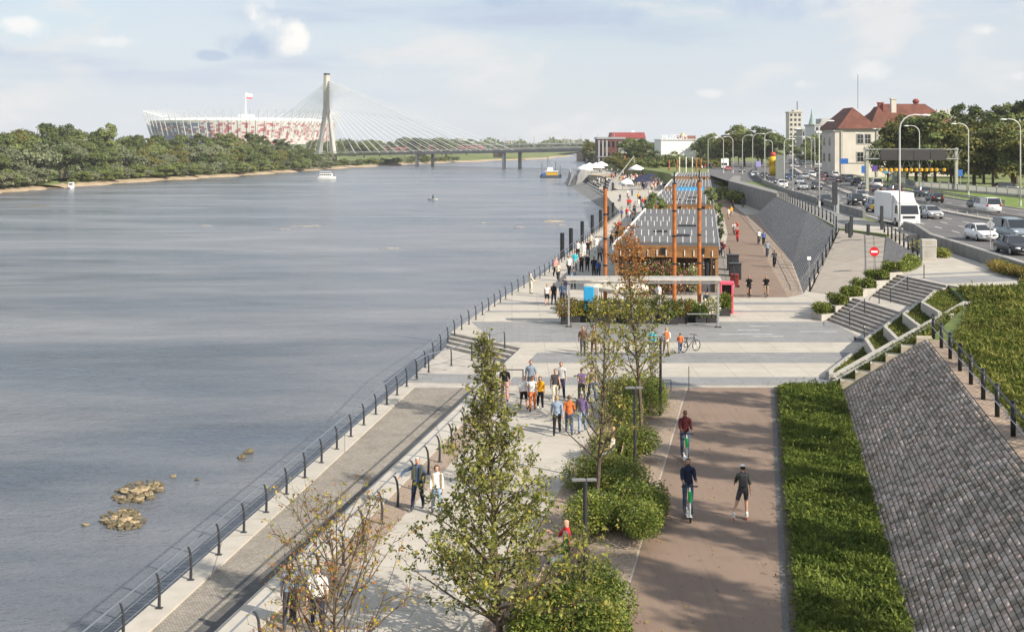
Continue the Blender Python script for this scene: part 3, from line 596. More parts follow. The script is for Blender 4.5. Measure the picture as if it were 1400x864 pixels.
# no-entry sign, the back of a warning sign, small path lamp
def disc_sign(px, py, z, h, r, label):
    p = G(px, py, z); t = thing('road_sign', label, 'road sign', p); m = MB(); m.cyl((0, 0, 0), 0.035, h, 8); m.build('pole', M_STEEL, t)
    m = MB(); m.tube([(0, -.05, h - r * .6), (0, -.08, h - r * .6)], r, 20); o = m.build('sign_face', mat('sign_red', (0.55, 0.02, 0.03), 0.4, 0.05), t)
    m = MB(); m.box((0, -.084, h - r * .6), (r * 1.35, .01, r * .4)); m.build('white_bar', M_WHITE, o); return t
disc_sign(1195, 377, 0.9, 2.35, .42, 'round red no entry sign with white bar beside the ramp')
p = G(1354, 350, 2.9); t = thing('road_sign', 'grey back of a diamond shaped sign on a thin pole', 'road sign', p); m = MB(); m.cyl((0, 0, 0), .04, 2.6, 8); m.build('pole', M_STEEL, t); m = MB()
m.add([(-.42, 0, 2.35), (0, 0, 1.93), (.42, 0, 2.35), (0, 0, 2.77), (-.42, .02, 2.35), (0, .02, 1.93), (.42, .02, 2.35), (0, .02, 2.77)], [(0, 1, 2, 3), (7, 6, 5, 4), (0, 4, 5, 1), (1, 5, 6, 2), (2, 6, 7, 3), (3, 7, 4, 0)]); m.build('sign_back', M_STEEL, t); t.location.z = 3.2
p = G(1106, 390, 0.3); t = thing('marker_post', 'slim white post with small square plate beside the ramp railing', 'post', p); m = MB(); m.cyl((0, 0, 0), .035, 2.3, 8); m.build('pole', M_STEEL, t); m = MB(); m.box((0, -.03, 2.3), (.32, .05, .28)); m.build('plate', M_WHITE, t)
p = G(1269, 356, 2.9); t = thing('utility_cabinet', 'pale grey two-part utility cabinet on the upper footway', 'cabinet', p, -.1); m = MB(); m.bbox((0, 0, .55), (1.15, .7, 1.1), .04); m.build('lower_box', M_WALLC, t); m = MB(); m.bbox((0, .02, 1.42), (1.22, .76, .62), .05); m.build('upper_box', M_WALLC, t)
m = MB(); m.box((0, -.36, .6), (.5, .012, .5)); m.box((0, -.37, 1.45), (.5, .012, .12)); m.build('vent_panel', M_STEP, t)

# ------------------------------------------------------------------ staircase, planters, terraces
SB_F, SB_N = Vector((22.3, 82.3)), Vector((23.3, 74.6))
tF, tN = Vector((28.3, 85.3)), Vector((29.5, 79.0))
st = thing('staircase', 'wide concrete staircase in two flights climbing from the plaza to the road', 'staircase', (0, 0, 0))
def lin(a, b, f): return a + (b - a) * f
lev = []; nst = 8
fr = [0.0] + [0.042 * k for k in range(1, 9)]
f = 0.0; z = 0.0; edges = []
for k in range(8): edges.append(f); f += .048
f += 0.24
for k in range(8): edges.append(f); f += .048
for k in range(16):
    a, c = lin(SB_F, tF, edges[k]), lin(SB_N, tN, edges[k]); nx = edges[k + 1] if k < 15 else 1.0
    a2, c2 = lin(SB_F, tF, nx), lin(SB_N, tN, nx); zt = 2.9 * (k + 1) / 16 - .001 * (k == 15)
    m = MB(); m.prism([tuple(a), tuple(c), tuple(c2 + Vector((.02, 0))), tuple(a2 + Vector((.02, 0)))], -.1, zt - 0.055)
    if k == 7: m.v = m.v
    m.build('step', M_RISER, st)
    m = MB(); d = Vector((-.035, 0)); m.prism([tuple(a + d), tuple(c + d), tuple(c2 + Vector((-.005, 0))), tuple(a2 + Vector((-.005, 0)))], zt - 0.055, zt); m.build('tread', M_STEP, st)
# body under the stairs
m = MB(); m.prism([tuple(lin(SB_F, tF, .05)), tuple(lin(SB_N, tN, .05)), tuple(tN), tuple(tF)], -.3, .1); m.build('base', M_STEP, st)
def hand(fA, za, fB, zb, side):
    r_ = thing('stair_handrail', 'thin metal handrail on dark posts down the %s of the wide staircase' % side[0], 'handrail', (0, 0, 0), 0, 'handrails on the staircase'); return r_
for nm, fr0, fr1 in (('lower flight', .0, .40), ('upper flight', .56, 1.04)):
    t = thing('stair_handrail', 'thin metal handrail on dark posts in the middle of the %s of the staircase' % nm, 'handrail', (0, 0, 0)); tops = []
    for i in range(3):
        q = fr0 + (fr1 - fr0) * i / 2; p = lin(lin(SB_F, tF, q), lin(SB_N, tN, q), .45); k = sum(1 for e in edges if e <= q); zz = 2.9 * min(k, 16) / 16
        m = MB(); m.tube([(p.x, p.y, zz), (p.x, p.y, zz + 1.0)], .035, 6); m.build('post', M_DGREY, t); tops.append((p.x, p.y, zz + 1.0))
    m = MB(); m.tube(tops, .025, 6); m.build('rail', M_STEEL, t)
# planters stepping up the far side of the staircase (their shrubs are things of their own)
planter_tops = []
for k in range(6):
    f0, f1 = -0.10 + k * .19, -0.10 + (k + 1) * .19; a, c = lin(SB_F, tF, f0), lin(SB_F, tF, f1); n = Vector((-.35, 1.6)); zt = .45 + k * .52
    q = [a + Vector((0, .02)), c + Vector((-.02, .02)), c + n + Vector((-.02, 0)), a + n]
    t = thing('stair_planter', 'pale concrete planter beside the staircase, %s in the stepped row' % ('lowest', 'second from the bottom', 'third from the bottom', 'third from the top', 'second from the top', 'topmost')[k], 'planter', (0, 0, 0), 0, 'stepped planters beside the staircase')
    m = MB(); m.prism([tuple(p) for p in q], -.05, zt); m.build('box', M_WALLC, t)
    cc = (q[0] + q[1] + q[2] + q[3]) / 4; m = MB(); m.prism([tuple(cc + (p - cc) * .85) for p in q], zt - .1, zt + .01); m.build('soil', M_SOIL, t)
    planter_tops.append((cc, zt, q))
# sawtooth blocks on the end of the near slope, with a sloping grass terrace behind
Q0 = Vector((16.55, 59.0)); Q1 = Vector((20.75, 57.75))
for k in range(6):
    a, c = lin(Q0, Q1, k / 6), lin(Q0, Q1, (k + 1) / 6); n = Vector((.18, .62)); zt = .50 + k * .47
    m = MB(); m.prism([tuple(a), tuple(c), tuple(c + n), tuple(a + n)], -.2, zt); o = m.build('slope_block', mat('pale_sandstone', (0.52, 0.45, 0.34), .8, .08, 2), None)
    tag(o, 'pale stone block stepping up the edge of the cobbled slope, %s' % ('lowest of six', 'second from the bottom', 'third from the bottom', 'third from the top', 'second from the top', 'topmost of six')[k], 'stone block', 'stone blocks on the slope edge')
K0, K1 = Vector((16.75, 61.4)), Vector((27.2, 70.0))            # the diagonal coping
b = MB(); b.poly([(16.8, 59.7, .03), (20.8, 58.4, 2.79), (27.2, 69.8, 2.79), (16.9, 61.2, .05)]); struct(b.build('terrace_lawn', M_LAWN))
def beam(p0, p1, z0, z1, w, h, name, m_, label, cat):
    d = (p1 - p0).normalized(); n = Vector((-d.y, d.x)) * w / 2; mb = MB()
    vs = [(*(p0 - n), z0 - h), (*(p0 + n), z0 - h), (*(p1 + n), z1 - h), (*(p1 - n), z1 - h), (*(p0 - n), z0), (*(p0 + n), z0), (*(p1 + n), z1), (*(p1 - n), z1)]
    mb.add(vs, [(3, 2, 1, 0), (4, 5, 6, 7), (0, 1, 5, 4), (1, 2, 6, 5), (2, 3, 7, 6), (3, 0, 4, 7)]); return tag(mb.build(name, m_), label, cat)
beam(K0, K1, .22, 3.0, .42, .5, 'terrace_coping', M_WALLC, 'pale concrete coping running diagonally up beside the cobbled slope', 'coping')
beam(Vector((16.6, 60.3)), Vector((24.6, 65.4)), .25, 2.95, .22, .4, 'terrace_coping', M_WALLC, 'narrow pale concrete edging between two grass strips above the slope', 'coping')
N0 = Vector((16.85, 62.4)); N1 = SB_N
beam(N0, N1 + Vector((.2, .3)), .28, .32, .25, .5, 'terrace_kerb', M_WALLC, 'long low concrete kerb between the plaza and the grass terraces', 'kerb')
# wedge terraces between the coping and the staircase
lv = [(0.0, .32, .03), (0.30, .95, .16), (0.46, 1.5, .36), (0.62, 2.05, .58), (0.78, 2.6, .80)]
terraces = []
for i, (fk, zt, fs) in enumerate(lv):
    ks = lin(K0, K1, fk if i else .02); ke = lin(K0, K1, lv[i + 1][0] + .03 if i < 4 else 1.0)
    s0 = lin(SB_N, tN, fs); s1 = lin(SB_N, tN, lv[i + 1][2] + .03 if i < 4 else 1.0)
    d = Vector((.02, -.03)); apex = lin(ks, s0, .42) + Vector((-.9, .1)) if i else None
    front = [ks, apex, s0 + d] if i else [K0, N0 + Vector((.15, 0)), s0 + d]
    poly = [tuple(p) for p in front] + [tuple(s1 + d), tuple(ke)]
    t = thing('terrace_planter', 'wedge shaped grass terrace with pale concrete wall beside the staircase, %s' % ('lowest and longest', 'second from the bottom', 'middle one', 'second from the top', 'topmost')[i], 'planter', (0, 0, 0), 0, 'wedge terraces beside the staircase')
    m = MB(); m.prism(poly, -.05 if i == 0 else lv[i - 1][1] - .3, zt - .05); m.build('soil_body', M_LAWN, t)
    m = MB()
    for a, c in zip(front, front[1:]):
        e = (c - a).normalized(); n = Vector((-e.y, e.x)) * .11
        m.prism([tuple(a - n), tuple(c - n), tuple(c + n), tuple(a + n)], (-.05 if i == 0 else lv[i - 1][1] - .35), zt + .04 + .003 * (a is not front[0]))
    m.build('wall', M_WALLC, t); terraces.append((poly, zt - .05))

# ------------------------------------------------------------------ foliage
def leaves(name, pts, size, mats, parent, mi=None, seed=0, droop=0.3, aspect=0.55, up=0.35, out=None, outw=1.6):
    """one folded, pointed leaf per point"""
    rng = np.random.default_rng(seed); P = np.asarray(pts, np.float64); n = len(P)
    d = rng.normal(size=(n, 3)); d[:, 2] -= droop; d /= np.linalg.norm(d, axis=1)[:, None]
    nn = rng.normal(size=(n, 3)) * .8; nn[:, 2] += up * 2
    if out is not None: nn += np.asarray(out) * outw
    s = np.cross(d, nn); s /= np.linalg.norm(s, axis=1)[:, None] + 1e-9; nn = np.cross(s, d)
    L = (size * (0.65 + 0.7 * rng.random(n)))[:, None]; w = L * aspect * .5
    V = np.empty((n, 4, 3)); V[:, 0] = P; V[:, 1] = P + d * L * .45 + s * w + nn * L * .10; V[:, 2] = P + d * L; V[:, 3] = P + d * L * .45 - s * w + nn * L * .10
    Q = np.arange(n * 4).reshape(n, 4); return np_mesh(name, V.reshape(-1, 3), Q, mats, parent, mi)
def grow(seed, H, r0, first, nmain, length, up=0.75, sub=7, lean=(0, 0), twig=0.35, leaf_from=0.25, per=5, wig=0.06, twigs=5, upf=0.0, fexp=1.0):
    """trunk, limbs, branchlets and twigs; returns wood and leaf points (x, y, z, height fraction)"""
    rg = random.Random(seed); w = MB(); lf = []
    def path(p, d, L, n, bend, wob):
        pts = [Vector(p)]; d = Vector(d).normalized()
        for i in range(n):
            d = (d + Vector((rg.gauss(0, wob), rg.gauss(0, wob), rg.gauss(0, wob) + bend))).normalized(); pts.append(pts[-1] + d * L / n)
        return pts
    tr = path((0, 0, 0), (lean[0], lean[1], 1), H, 12, .03, .035); w.tube(tr, [r0 * (1 - i / 12) ** .8 + .006 for i in range(13)], 7)
    def on(pts, f):
        x = f * (len(pts) - 1); i = min(int(x), len(pts) - 2); return pts[i].lerp(pts[i + 1], x - i)
    for k in range(nmain):
        f = first + (1 - first) * ((k + rg.random() * .6) / nmain) ** fexp
        if f > .985: f = .985
        b0 = on(tr, f); a = k * 2.399 + rg.gauss(0, .35); L = length(f) * rg.uniform(.75, 1.2); u = up * rg.uniform(.7, 1.25) * (1 - upf + 2.2 * upf * f)
        br = path(b0, (math.cos(a), math.sin(a), u), L, 6, .05, .10); rb = max(.008, r0 * .42 * (1 - f) + .008)
        w.tube(br, [rb * (1 - i / 6.5) + .003 for i in range(7)], 5, cap=False)
        for j in range(sub):
            g = .2 + .8 * (j + rg.random()) / sub; g = min(g, .98); s0 = on(br, g); dd = (br[-1] - br[0]).normalized()
            sd = (dd * .6 + Vector((rg.gauss(0, .6), rg.gauss(0, .6), rg.gauss(.25, .45))))
            SL = L * rg.uniform(.22, .42) * (1.15 - g * .5) + twig * .3; sb = path(s0, sd, SL, 4, .04, .14); w.tube(sb, [.006, .005, .004, .003, .0025], 4, cap=False)
            for q in range(twigs):
                h = .15 + .85 * (q + rg.random()) / twigs; t0 = on(sb, min(h, .99)); td = (sb[-1] - sb[0]).normalized() * .7 + Vector((rg.gauss(0, .6), rg.gauss(0, .6), rg.gauss(.1, .5)))
                tw = path(t0, td, twig * rg.uniform(.4, 1.1), 2, .0, .15); w.tube(tw, [.003, .0025, .002], 3, cap=False)
                for z in range(per):
                    lp_ = on(tw, rg.random()); lf.append((lp_.x + rg.gauss(0, .02), lp_.y + rg.gauss(0, .02), lp_.z + rg.gauss(0, .02), f))
    return w, lf
M_LG = mat('leaf_green', (0.225, 0.265, 0.055), 0.55, 0.3, 1.2, hue=(0.35, 0.35, 0.09), island=0.4, trans=0.42, spec=0.3)
M_LD = mat('leaf_dark_green', (0.105, 0.145, 0.032), 0.6, 0.3, 1.4, hue=(0.15, 0.19, 0.045), island=0.4, trans=0.25, spec=0.25)
M_LY = mat('leaf_yellow', (0.42, 0.33, 0.05), 0.6, 0.3, 1.4, island=0.35, trans=0.35, spec=0.2)
M_LO = mat('leaf_orange', (0.40, 0.14, 0.04), 0.6, 0.3, 1.4, hue=(0.46, 0.24, 0.06), island=0.35, trans=0.35, spec=0.2)
M_TWIG = mat('twig_bark', (0.15, 0.10, 0.07), 0.9, 0.2, 6)
def near_tree(name, label, loc, seed, leafmats, pick, size, **kw):
    t = thing(name, label, 'tree', loc, 0); w, lf = grow(seed, **kw); w.build('trunk', kw.get('bark', M_BARK), t)
    rg = random.Random(seed + 9); mi = [pick(z / kw['H'], f, rg) for x, y, z, f in lf]; keep = [i for i, v in enumerate(mi) if v >= 0]
    leaves('crown', [lf[i][:3] for i in keep], size, leafmats, t, [mi[i] for i in keep], seed); return t
LM = [M_LG, M_LD, M_LY, M_LO]
near_tree('young_tree', 'leafy green young tree in the front planting bed, fullest crown of the row', (-0.3, 29.1, 0), 11, LM, lambda z, f, r: (-1 if r.random() < (f - .22) * 1.1 else 0 if r.random() < .78 else 1 if r.random() < .72 else 2), .115,
          H=7.5, r0=.085, first=.06, nmain=76, upf=.75, fexp=1.35, length=lambda f: 2.95 * (1 - f) ** 1.4 + .27, up=.85, sub=8, twigs=5, per=5, twig=.36)
near_tree('young_tree', 'sparse half bare young tree beside the group of walkers', (2.85, 39.8, 0), 23, LM, lambda z, f, r: (-1 if r.random() < .35 else 0 if r.random() < .75 else 2), .105,
          H=6.9, r0=.08, first=.22, nmain=38, length=lambda f: 1.75 * (1 - f) ** .6 + .35, up=1.1, sub=6, twigs=4, per=3, twig=.35)
near_tree('young_tree', 'young tree with green lower crown and orange top in front of the cafe', (5.6, 50.8, 0), 37, LM, lambda z, f, r: (3 if r.random() < (z - .62) * 4 else 0 if r.random() < .6 else 1 if r.random() < .6 else 2) if (z < .62 or r.random() < .75) else -1, .13,
          H=8.5, r0=.09, first=.22, nmain=44, length=lambda f: 1.95 * (1 - f) ** .6 + .35, up=.8, sub=6, twigs=4, per=4, twig=.36)
near_tree('young_tree', 'autumn tree with thin bare twigs and orange yellow leaves beside the low handrail', (-3.25, 20.0, 0), 51, LM, lambda z, f, r: (-1 if r.random() < .30 else 3 if r.random() < .36 else 2 if r.random() < .6 else 0), .07,
          H=5.6, r0=.06, first=.22, nmain=52, length=lambda f: 1.9 * (1 - f) ** .35 + .7, up=1.35, sub=6, twigs=4, per=3, twig=.32)
# tall trees on the upper lawn that throw their shade over the path
for i, (x, y, h, label) in enumerate(((27.5, 44.5, 15, 'tall leafy tree on the upper lawn nearest the staircase'), (26.5, 37.5, 16, 'tall leafy tree on the upper lawn, second from the staircase'), (26.0, 31.5, 15, 'tall leafy tree in the middle of the upper lawn row'), (24.5, 25.0, 16, 'tall leafy tree on the upper lawn above the cobbled slope'), (23.5, 18.5, 15, 'tall leafy tree at the near end of the upper lawn'))):
    rg = random.Random(i * 7 + 1); t = thing('park_tree', label, 'tree', (x, y, ZT), 0, 'tall trees on the upper lawn'); m = MB(); m.tube([(0, 0, 0), (.1, 0, 4), (0, .1, h * .8)], [.22, .17, .05], 8); m.build('trunk', M_BARK, t)
    pts = []
    for k in range(21):
        a = rg.random() * 2 * PI; zz = rg.uniform(.48, 1.0); rr = 2.1 * math.sqrt(max(.05, 1 - ((zz - .70) / .36) ** 2)) * math.sqrt(rg.random()); c = (rr * math.cos(a), rr * math.sin(a) * .75, h * zz); s = rg.uniform(.5, .95)
        for q in range(160): pts.append((c[0] + rg.gauss(0, s * .55), c[1] + rg.gauss(0, s * .24), c[2] + rg.gauss(0, s * .5)))
    leaves('crown', pts, .34, [M_LG], t, None, i)
def shrub(label, x, y, rx, ry, h, n, seed, mats, size=.13, z=0.03, name='shrub', group='shrubs in the planting bed', cat='shrub', lobes=7, pick=None, rz=0.0):
    t = thing(name, label, cat, (x, y, z), rz, group); rg = np.random.default_rng(seed); pts = []
    for k in range(lobes):
        c = np.array([rg.uniform(-.62, .62) * rx, rg.uniform(-.62, .62) * ry, h * rg.uniform(.30, .62)]); s = np.array([rx * rg.uniform(.34, .52), ry * rg.uniform(.34, .52), h * rg.uniform(.32, .48)])
        m = n // lobes; d = rg.normal(size=(m, 3)); d /= np.linalg.norm(d, axis=1)[:, None]; r = 1 - .45 * rg.random(m) ** 2 + rg.normal(0, .10, m); p = c + d * s * r[:, None]; pts.append(p)
    P = np.concatenate(pts); P = P[P[:, 2] > .02]; mi = None
    if len(mats) > 1: mi = (rg.random(len(P)) * 1.0 > .68).astype(int) if pick is None else np.array([pick(p, rg) for p in P])
    leaves('foliage', P, size, mats, t, mi, seed, up=.8)
    m = MB()
    for k in range(9): a = rg.uniform(0, 2 * PI); m.tube([(0.1 * math.cos(a), .1 * math.sin(a), 0), (rx * .3 * math.cos(a), ry * .3 * math.sin(a), h * .4), (rx * .55 * math.cos(a), ry * .55 * math.sin(a), h * .75)], [.02, .014, .008], 4)
    m.build('stem', M_TWIG, t); return t
M_SH = mat('shrub_leaf', (0.11, 0.17, 0.025), .5, .3, 1.5, hue=(0.17, 0.22, 0.04), island=.4, trans=.25, spec=.3)
M_SH2 = mat('shrub_leaf_tip', (0.24, 0.26, 0.05), .5, .3, 1.5, island=.4, trans=.25, spec=.3)
for i, (x, y, rx, ry, h, n, lb) in enumerate((
    (5.35, 53.0, 1.7, 2.6, 1.75, 9000, 'bushy green shrub at the far end of the planting bed below the orange topped tree'), (6.25, 55.6, 1.3, 1.9, 1.6, 5500, 'rounded green shrub at the bed corner nearest the plaza'),
    (4.3, 45.2, 1.55, 2.2, 1.35, 8000, 'broad green shrub halfway along the planting bed'), (3.4, 41.6, 1.6, 2.0, 1.35, 8000, 'green shrub beside the lamp post near the half bare tree'),
    (3.2, 37.6, 1.75, 2.3, 1.5, 9500, 'wide green shrub just behind the seated couple'), (4.4, 39.6, 1.0, 1.5, 1.2, 4000, 'small green shrub leaning to the bike path edge'),
    (1.6, 30.2, 1.7, 1.9, 1.4, 10000, 'large green shrub below the leafy young tree by the lamp post'), (.75, 28.6, 1.4, 1.4, 1.2, 6000, 'dark green shrub around the trunk of the leafy young tree'), (2.2, 28.0, 1.2, 1.3, 1.2, 5000, 'green shrub cut by the lower picture edge beside the path'))):
    shrub(lb, x, y, rx, ry, h, int(n * 1.9), 60 + i, [M_SH, M_SH2, M_LY], .085, pick=lambda p, r: 2 if r.random() < .02 else 1 if r.random() < .30 + .25 * math.sin(p[0] * 3 + p[1] * 2.3) else 0)
for k, (cc, zt, q) in enumerate(planter_tops):
    shrub('low dark green bush filling the %s stepped planter' % ('lowest', 'second lowest', 'third lowest', 'third highest', 'second highest', 'highest')[k], cc.x, cc.y, .95, .85, .75, 2600, 90 + k, [M_SH, M_SH2], .14, zt, 'planter_bush', 'bushes in the stepped planters')
shrub('low green hedge along the ramp railing above the top planter', 31.2, 91.5, .8, 5.2, .9, 8000, 101, [M_SH, M_SH2], .17, 2.6, 'hedge', None, 'hedge', 16, None, -.42)
shrub('small green bush behind the ramp railing by the cabinet', 36.1, 103, .8, 4.0, .9, 4000, 103, [M_SH2, M_LY], .17, 2.9, 'hedge', None, 'hedge', 12, None, -.18)
shrub('green bush beside the pale utility cabinet', 36.2, 98.5, 1.1, 1.6, .8, 2500, 104, [M_SH2, M_LG], .17, 2.9)
shrub('orange and green hedge along the road parapet', 36.3, 84.5, 1.0, 5.0, .85, 7500, 105, [M_LG, M_LO], .15, 2.9, 'hedge', None, 'hedge', 16, lambda p, r: int(r.random() < .32), -.10)
shrub('dark green hedge end beside the parapet at the picture edge', 34.2, 76.0, 1.1, 3.4, .75, 5000, 106, [M_SH, M_LO], .15, 2.9, 'hedge', None, 'hedge', 9, lambda p, r: int(r.random() < .12), -.10)
def cover(name, label, cat, fL, fR, y0, y1, z, n, L, hgt, m, seed, bumps=.5, flat=.6):
    rng = np.random.default_rng(seed); u = rng.random(n) ** 1.0; y = y0 + (y1 - y0) * rng.random(n) ** 1.15; ctl = np.linspace(y0, y1, 60)
    xl = np.interp(y, ctl, [fL(v) for v in ctl]); xr = np.interp(y, ctl, [fR(v) for v in ctl]); x = xl + (xr - xl) * u + rng.normal(0, .10, n) * (np.sin(y * 5.3) * .5 + np.sin(y * 2.1 + 1) * .7)
    b = (np.sin(x * 2.1 + np.sin(y * 1.3) * 2) * np.sin(y * 1.7 + x) + np.sin(x * 5.1 + y * 3.7) * .5) * bumps * .5 + .6; tall = 1 + 1.1 * (rng.random(n) > .97); zz = z + hgt * np.clip(b, .1, 1.6) * tall * rng.random(n) ** .6
    leaves_np(name, np.stack([x, y, zz], 1), L, m, seed, flat); stuff(_last[0], label, cat)
_last = [None]
def leaves_np(name, P, L, m, seed, flat): _last[0] = leaves(name, P, L, [m], None, None, seed, droop=-.3, aspect=.32, up=flat)
cover('groundcover', 'low green groundcover filling the strip below the cobbled slope', 'groundcover', lambda y: pathR(y) + .45, lambda y: slopeB(y) - .12, 22, 59.4, .05, 170000, .15, .34, M_GRASSD, 7)
cover('lawn_grass', 'rough green grass on the upper lawn behind the black railing', 'grass', lambda y: slopeT(y) + .9 if y < 57 else lerp([(21.6, 57), (27.6, 70.0)], y), lambda y: 34 if y > 55 else 38, 30, 71.5, ZT, 170000, .22, .30, M_GRASS, 8)
cover('lawn_grass', 'rough grass at the top of the terraces by the staircase', 'grass', lambda y: lerp([(27.6, 70.0), (29.9, 79)], y), lambda y: 34.5, 70, 76.5, ZT, 14000, .34, .35, M_GRASS, 9)
# grass on terraces
rng = np.random.default_rng(4); n = 9000; a, c = rng.random(n), rng.random(n)
A_, B_2, C_, D_ = [np.array(v) for v in ((16.9, 59.9, .03), (20.8, 58.6, 2.79), (27.0, 69.6, 2.79), (17.0, 61.0, .05))]
P = ((1 - a) * (1 - c))[:, None] * A_ + (a * (1 - c))[:, None] * B_2 + (a * c)[:, None] * C_ + ((1 - a) * c)[:, None] * D_
leaves_np('terrace_grass', P + np.array([0, 0, .04]), .26, M_GRASS, 5, .6); stuff(_last[0], 'grass on the sloping strip beside the stepped stone blocks', 'grass')

PT = []
for poly, zt in terraces:
    c = np.mean(np.array(poly), 0); q = np.array(poly)
    for i in range(len(q)):
        a_, b_ = q[i], q[(i + 1) % len(q)]; ar = abs(np.cross(a_ - c, b_ - c)) / 2; k = int(ar * 260); u, v = rng.random(k), rng.random(k); fl = u + v > 1; u[fl], v[fl] = 1 - u[fl], 1 - v[fl]; xy = c + u[:, None] * (a_ - c) * .93 + v[:, None] * (b_ - c) * .93; PT.append(np.column_stack([xy, np.full(k, zt + .02)]))
leaves_np('terrace_grass', np.concatenate(PT), .15, M_GRASS, 15, .6); stuff(_last[0], 'short grass on the wedge terraces beside the staircase', 'grass')
# fallen leaves
k = 1500; yy = 20 + 42 * rng.random(k) ** 1.3; f_ = rng.random(k); xx = np.array([wallX(v) + 1.1 for v in yy]); x2 = np.array([pathR(v) for v in yy]); xx = xx + (x2 - xx) * f_
leaves('fallen_leaves', np.stack([xx, yy, np.full(k, .035)], 1), .085, [M_LO, M_LY, M_TWIG], None, rng.integers(0, 3, k), 77, droop=0, up=4.0); stuff(bpy.data.objects['fallen_leaves'], 'dry leaves scattered on the promenade and bike path', 'leaves')
# ------------------------------------------------------------------ street furniture on the promenade
def path_lamp(px, ytop, label):
    z = 3.6; Y = (HC - z) * F / (ytop - YH); t = thing('promenade_lamp', label, 'lamp post', (ax(px, Y), Y, 0), 0.05, 'slim lamp posts in the planting bed')
    m = MB(); m.cyl((0, 0, 0), .062, z, 10); m.build('pole', M_DGREY, t); m = MB(); m.bbox((-.18, 0, z + .03), (.38, .13, .06), .02); m.bbox((.16, 0, z + .03), (.28, .13, .06), .02); m.build('lamp_head', mat('lamp_head_grey', (.16, .16, .165), .5, .1), t)
path_lamp(800, 657, 'slim grey lamp post with flat T head among the front shrubs'); path_lamp(868, 531, 'slim grey lamp post with flat T head beside the half bare tree'); path_lamp(903, 461, 'slim grey lamp post at the plaza end of the planting bed')
M_BENCH = mat('bench_slats', (0.34, 0.25, 0.17), .7, .2, 4)
def bench(x, y, rz, label):
    t = thing('park_bench', label, 'bench', (x, y, 0), rz, 'benches along the planting bed'); m = MB()
    for k in range(4): m.bbox((0, -.22 + k * .145, .45), (1.9, .12, .045), .01)
    m.build('seat', M_BENCH, t); m = MB()
    for k in range(3): m.bbox((0, .30 + k * .03, .60 + k * .14), (1.9, .03, .11), .01)
    m.build('backrest', M_BENCH, t)
    for sx in (-.75, .75): m = MB(); m.bbox((sx, 0, .21), (.08, .5, .42), .01); m.tube([(sx, .26, .4), (sx, .38, .95)], .025, 6); m.build('leg', M_DGREY, t)
BR = PATH_A * -1 - PI / 2
bench(1.68, 34.1, BR, 'slatted bench under the seated couple in red and pale shirts'); bench(4.05, 45.6, BR, 'slatted bench under the seated pair behind the half bare tree'); bench(.35, 31.3, BR, 'empty slatted bench partly hidden by the leafy young tree')
t = thing('plant_guard', 'thin square metal frame around the bed corner at the plaza', 'guard rail', (8.0, 58.9, 0)); m = MB()
for x in (-1.2, 0, .9): m.tube([(x, 0, 0), (x, 0, .55 if x < .5 else 1.25)], .02, 5)
m.tube([(-1.2, 0, .55), (0, 0, .55)], .02, 5); m.tube([(-1.2, 0, .55), (-1.4, -1.5, .55), (-1.4, -1.5, 0)], .02, 5); m.build('frame', M_DGREY, t)
# stones in the river
M_ROCK = mat('river_rock', (0.29, 0.23, 0.14), .85, .45, 2.5, .8, 9, objrand=.25); M_ROCKD = mat('wet_rock', (0.13, 0.105, 0.06), .5, .3, 3, .6, 10)
def rock_mesh(seed):
    rg = random.Random(seed); m = MB(); ns, nr = 9, 6; vs = []; fs = []
    for i in range(nr + 1):
        for j in range(ns):
            a = 2 * PI * j / ns; b_ = PI * i / nr; r = 1 + rg.uniform(-.32, .26); vs.append((r * math.sin(b_) * math.cos(a), r * math.sin(b_) * math.sin(a) * .8, -r * .62 * math.cos(b_)))
    for i in range(nr):
        for j in range(ns): fs.append((i * ns + j, i * ns + (j + 1) % ns, (i + 1) * ns + (j + 1) % ns, (i + 1) * ns + j))
    fs += [tuple(range(ns - 1, -1, -1)), tuple(range(nr * ns, nr * ns + ns))]
    m.add(vs, fs); return m
rocks = [rock_mesh(k).build('rock', M_ROCK) for k in range(5)]; used = set()
def put_rock(px, py, s, label, group, dark=False):
    p = G(px, py, WZ); k = random.randrange(5); o = rocks[k]
    if k in used: o = o.copy(); C.objects.link(o)
    used.add(k); o.location = p + Vector((0, 0, s * .22)); o.scale = (s * rnd(.8, 1.3), s * rnd(.8, 1.2), s * rnd(.7, 1.0)); o.rotation_euler = (rnd(-.2, .2), rnd(-.2, .2), rnd(0, 6)); tag(o, label, 'rock', group)
    if dark: set_mat(o, M_ROCKD)
random.seed(3)
for cx, cy, rx, ry, n, nm in ((182, 673, 34, 18, 70, 'upper'), (168, 711, 31, 14, 64, 'lower')):
    for k in range(n):
        a = rnd(0, 2 * PI); r = math.sqrt(rnd(0, 1)); s = rnd(.12, .36) * (1.25 - .75 * r); px, py = cx + rx * r * math.cos(a) + 14 * (r * math.sin(a) < 0) * (nm == 'upper'), cy + ry * r * math.sin(a)
        big = 'larger pale' if s > .3 else 'small brown'
        put_rock(px, py, s, '%s stone in the %s heap of rocks breaking the near water' % (big, nm), '%s %s stones in the rock heaps' % (nm, big), s < .2)
for px, py, s, lb in ((340, 619, .28, 'pale stone breaking the water alone, the farther of a close pair'), (330, 626, .26, 'brown stone breaking the water alone, the nearer of a close pair'), (237, 652, .16, 'tiny green stone at the water surface beyond the upper rock heap'), (117, 718, .14, 'tiny dark stone at the surface beside the lower rock heap'), (218, 672, .2, 'lone small stone at the river side of the upper heap'), (270, 656, .12, 'tiny dark stone between the rock heap and the low quay')):
    put_rock(px, py, s, lb, None)
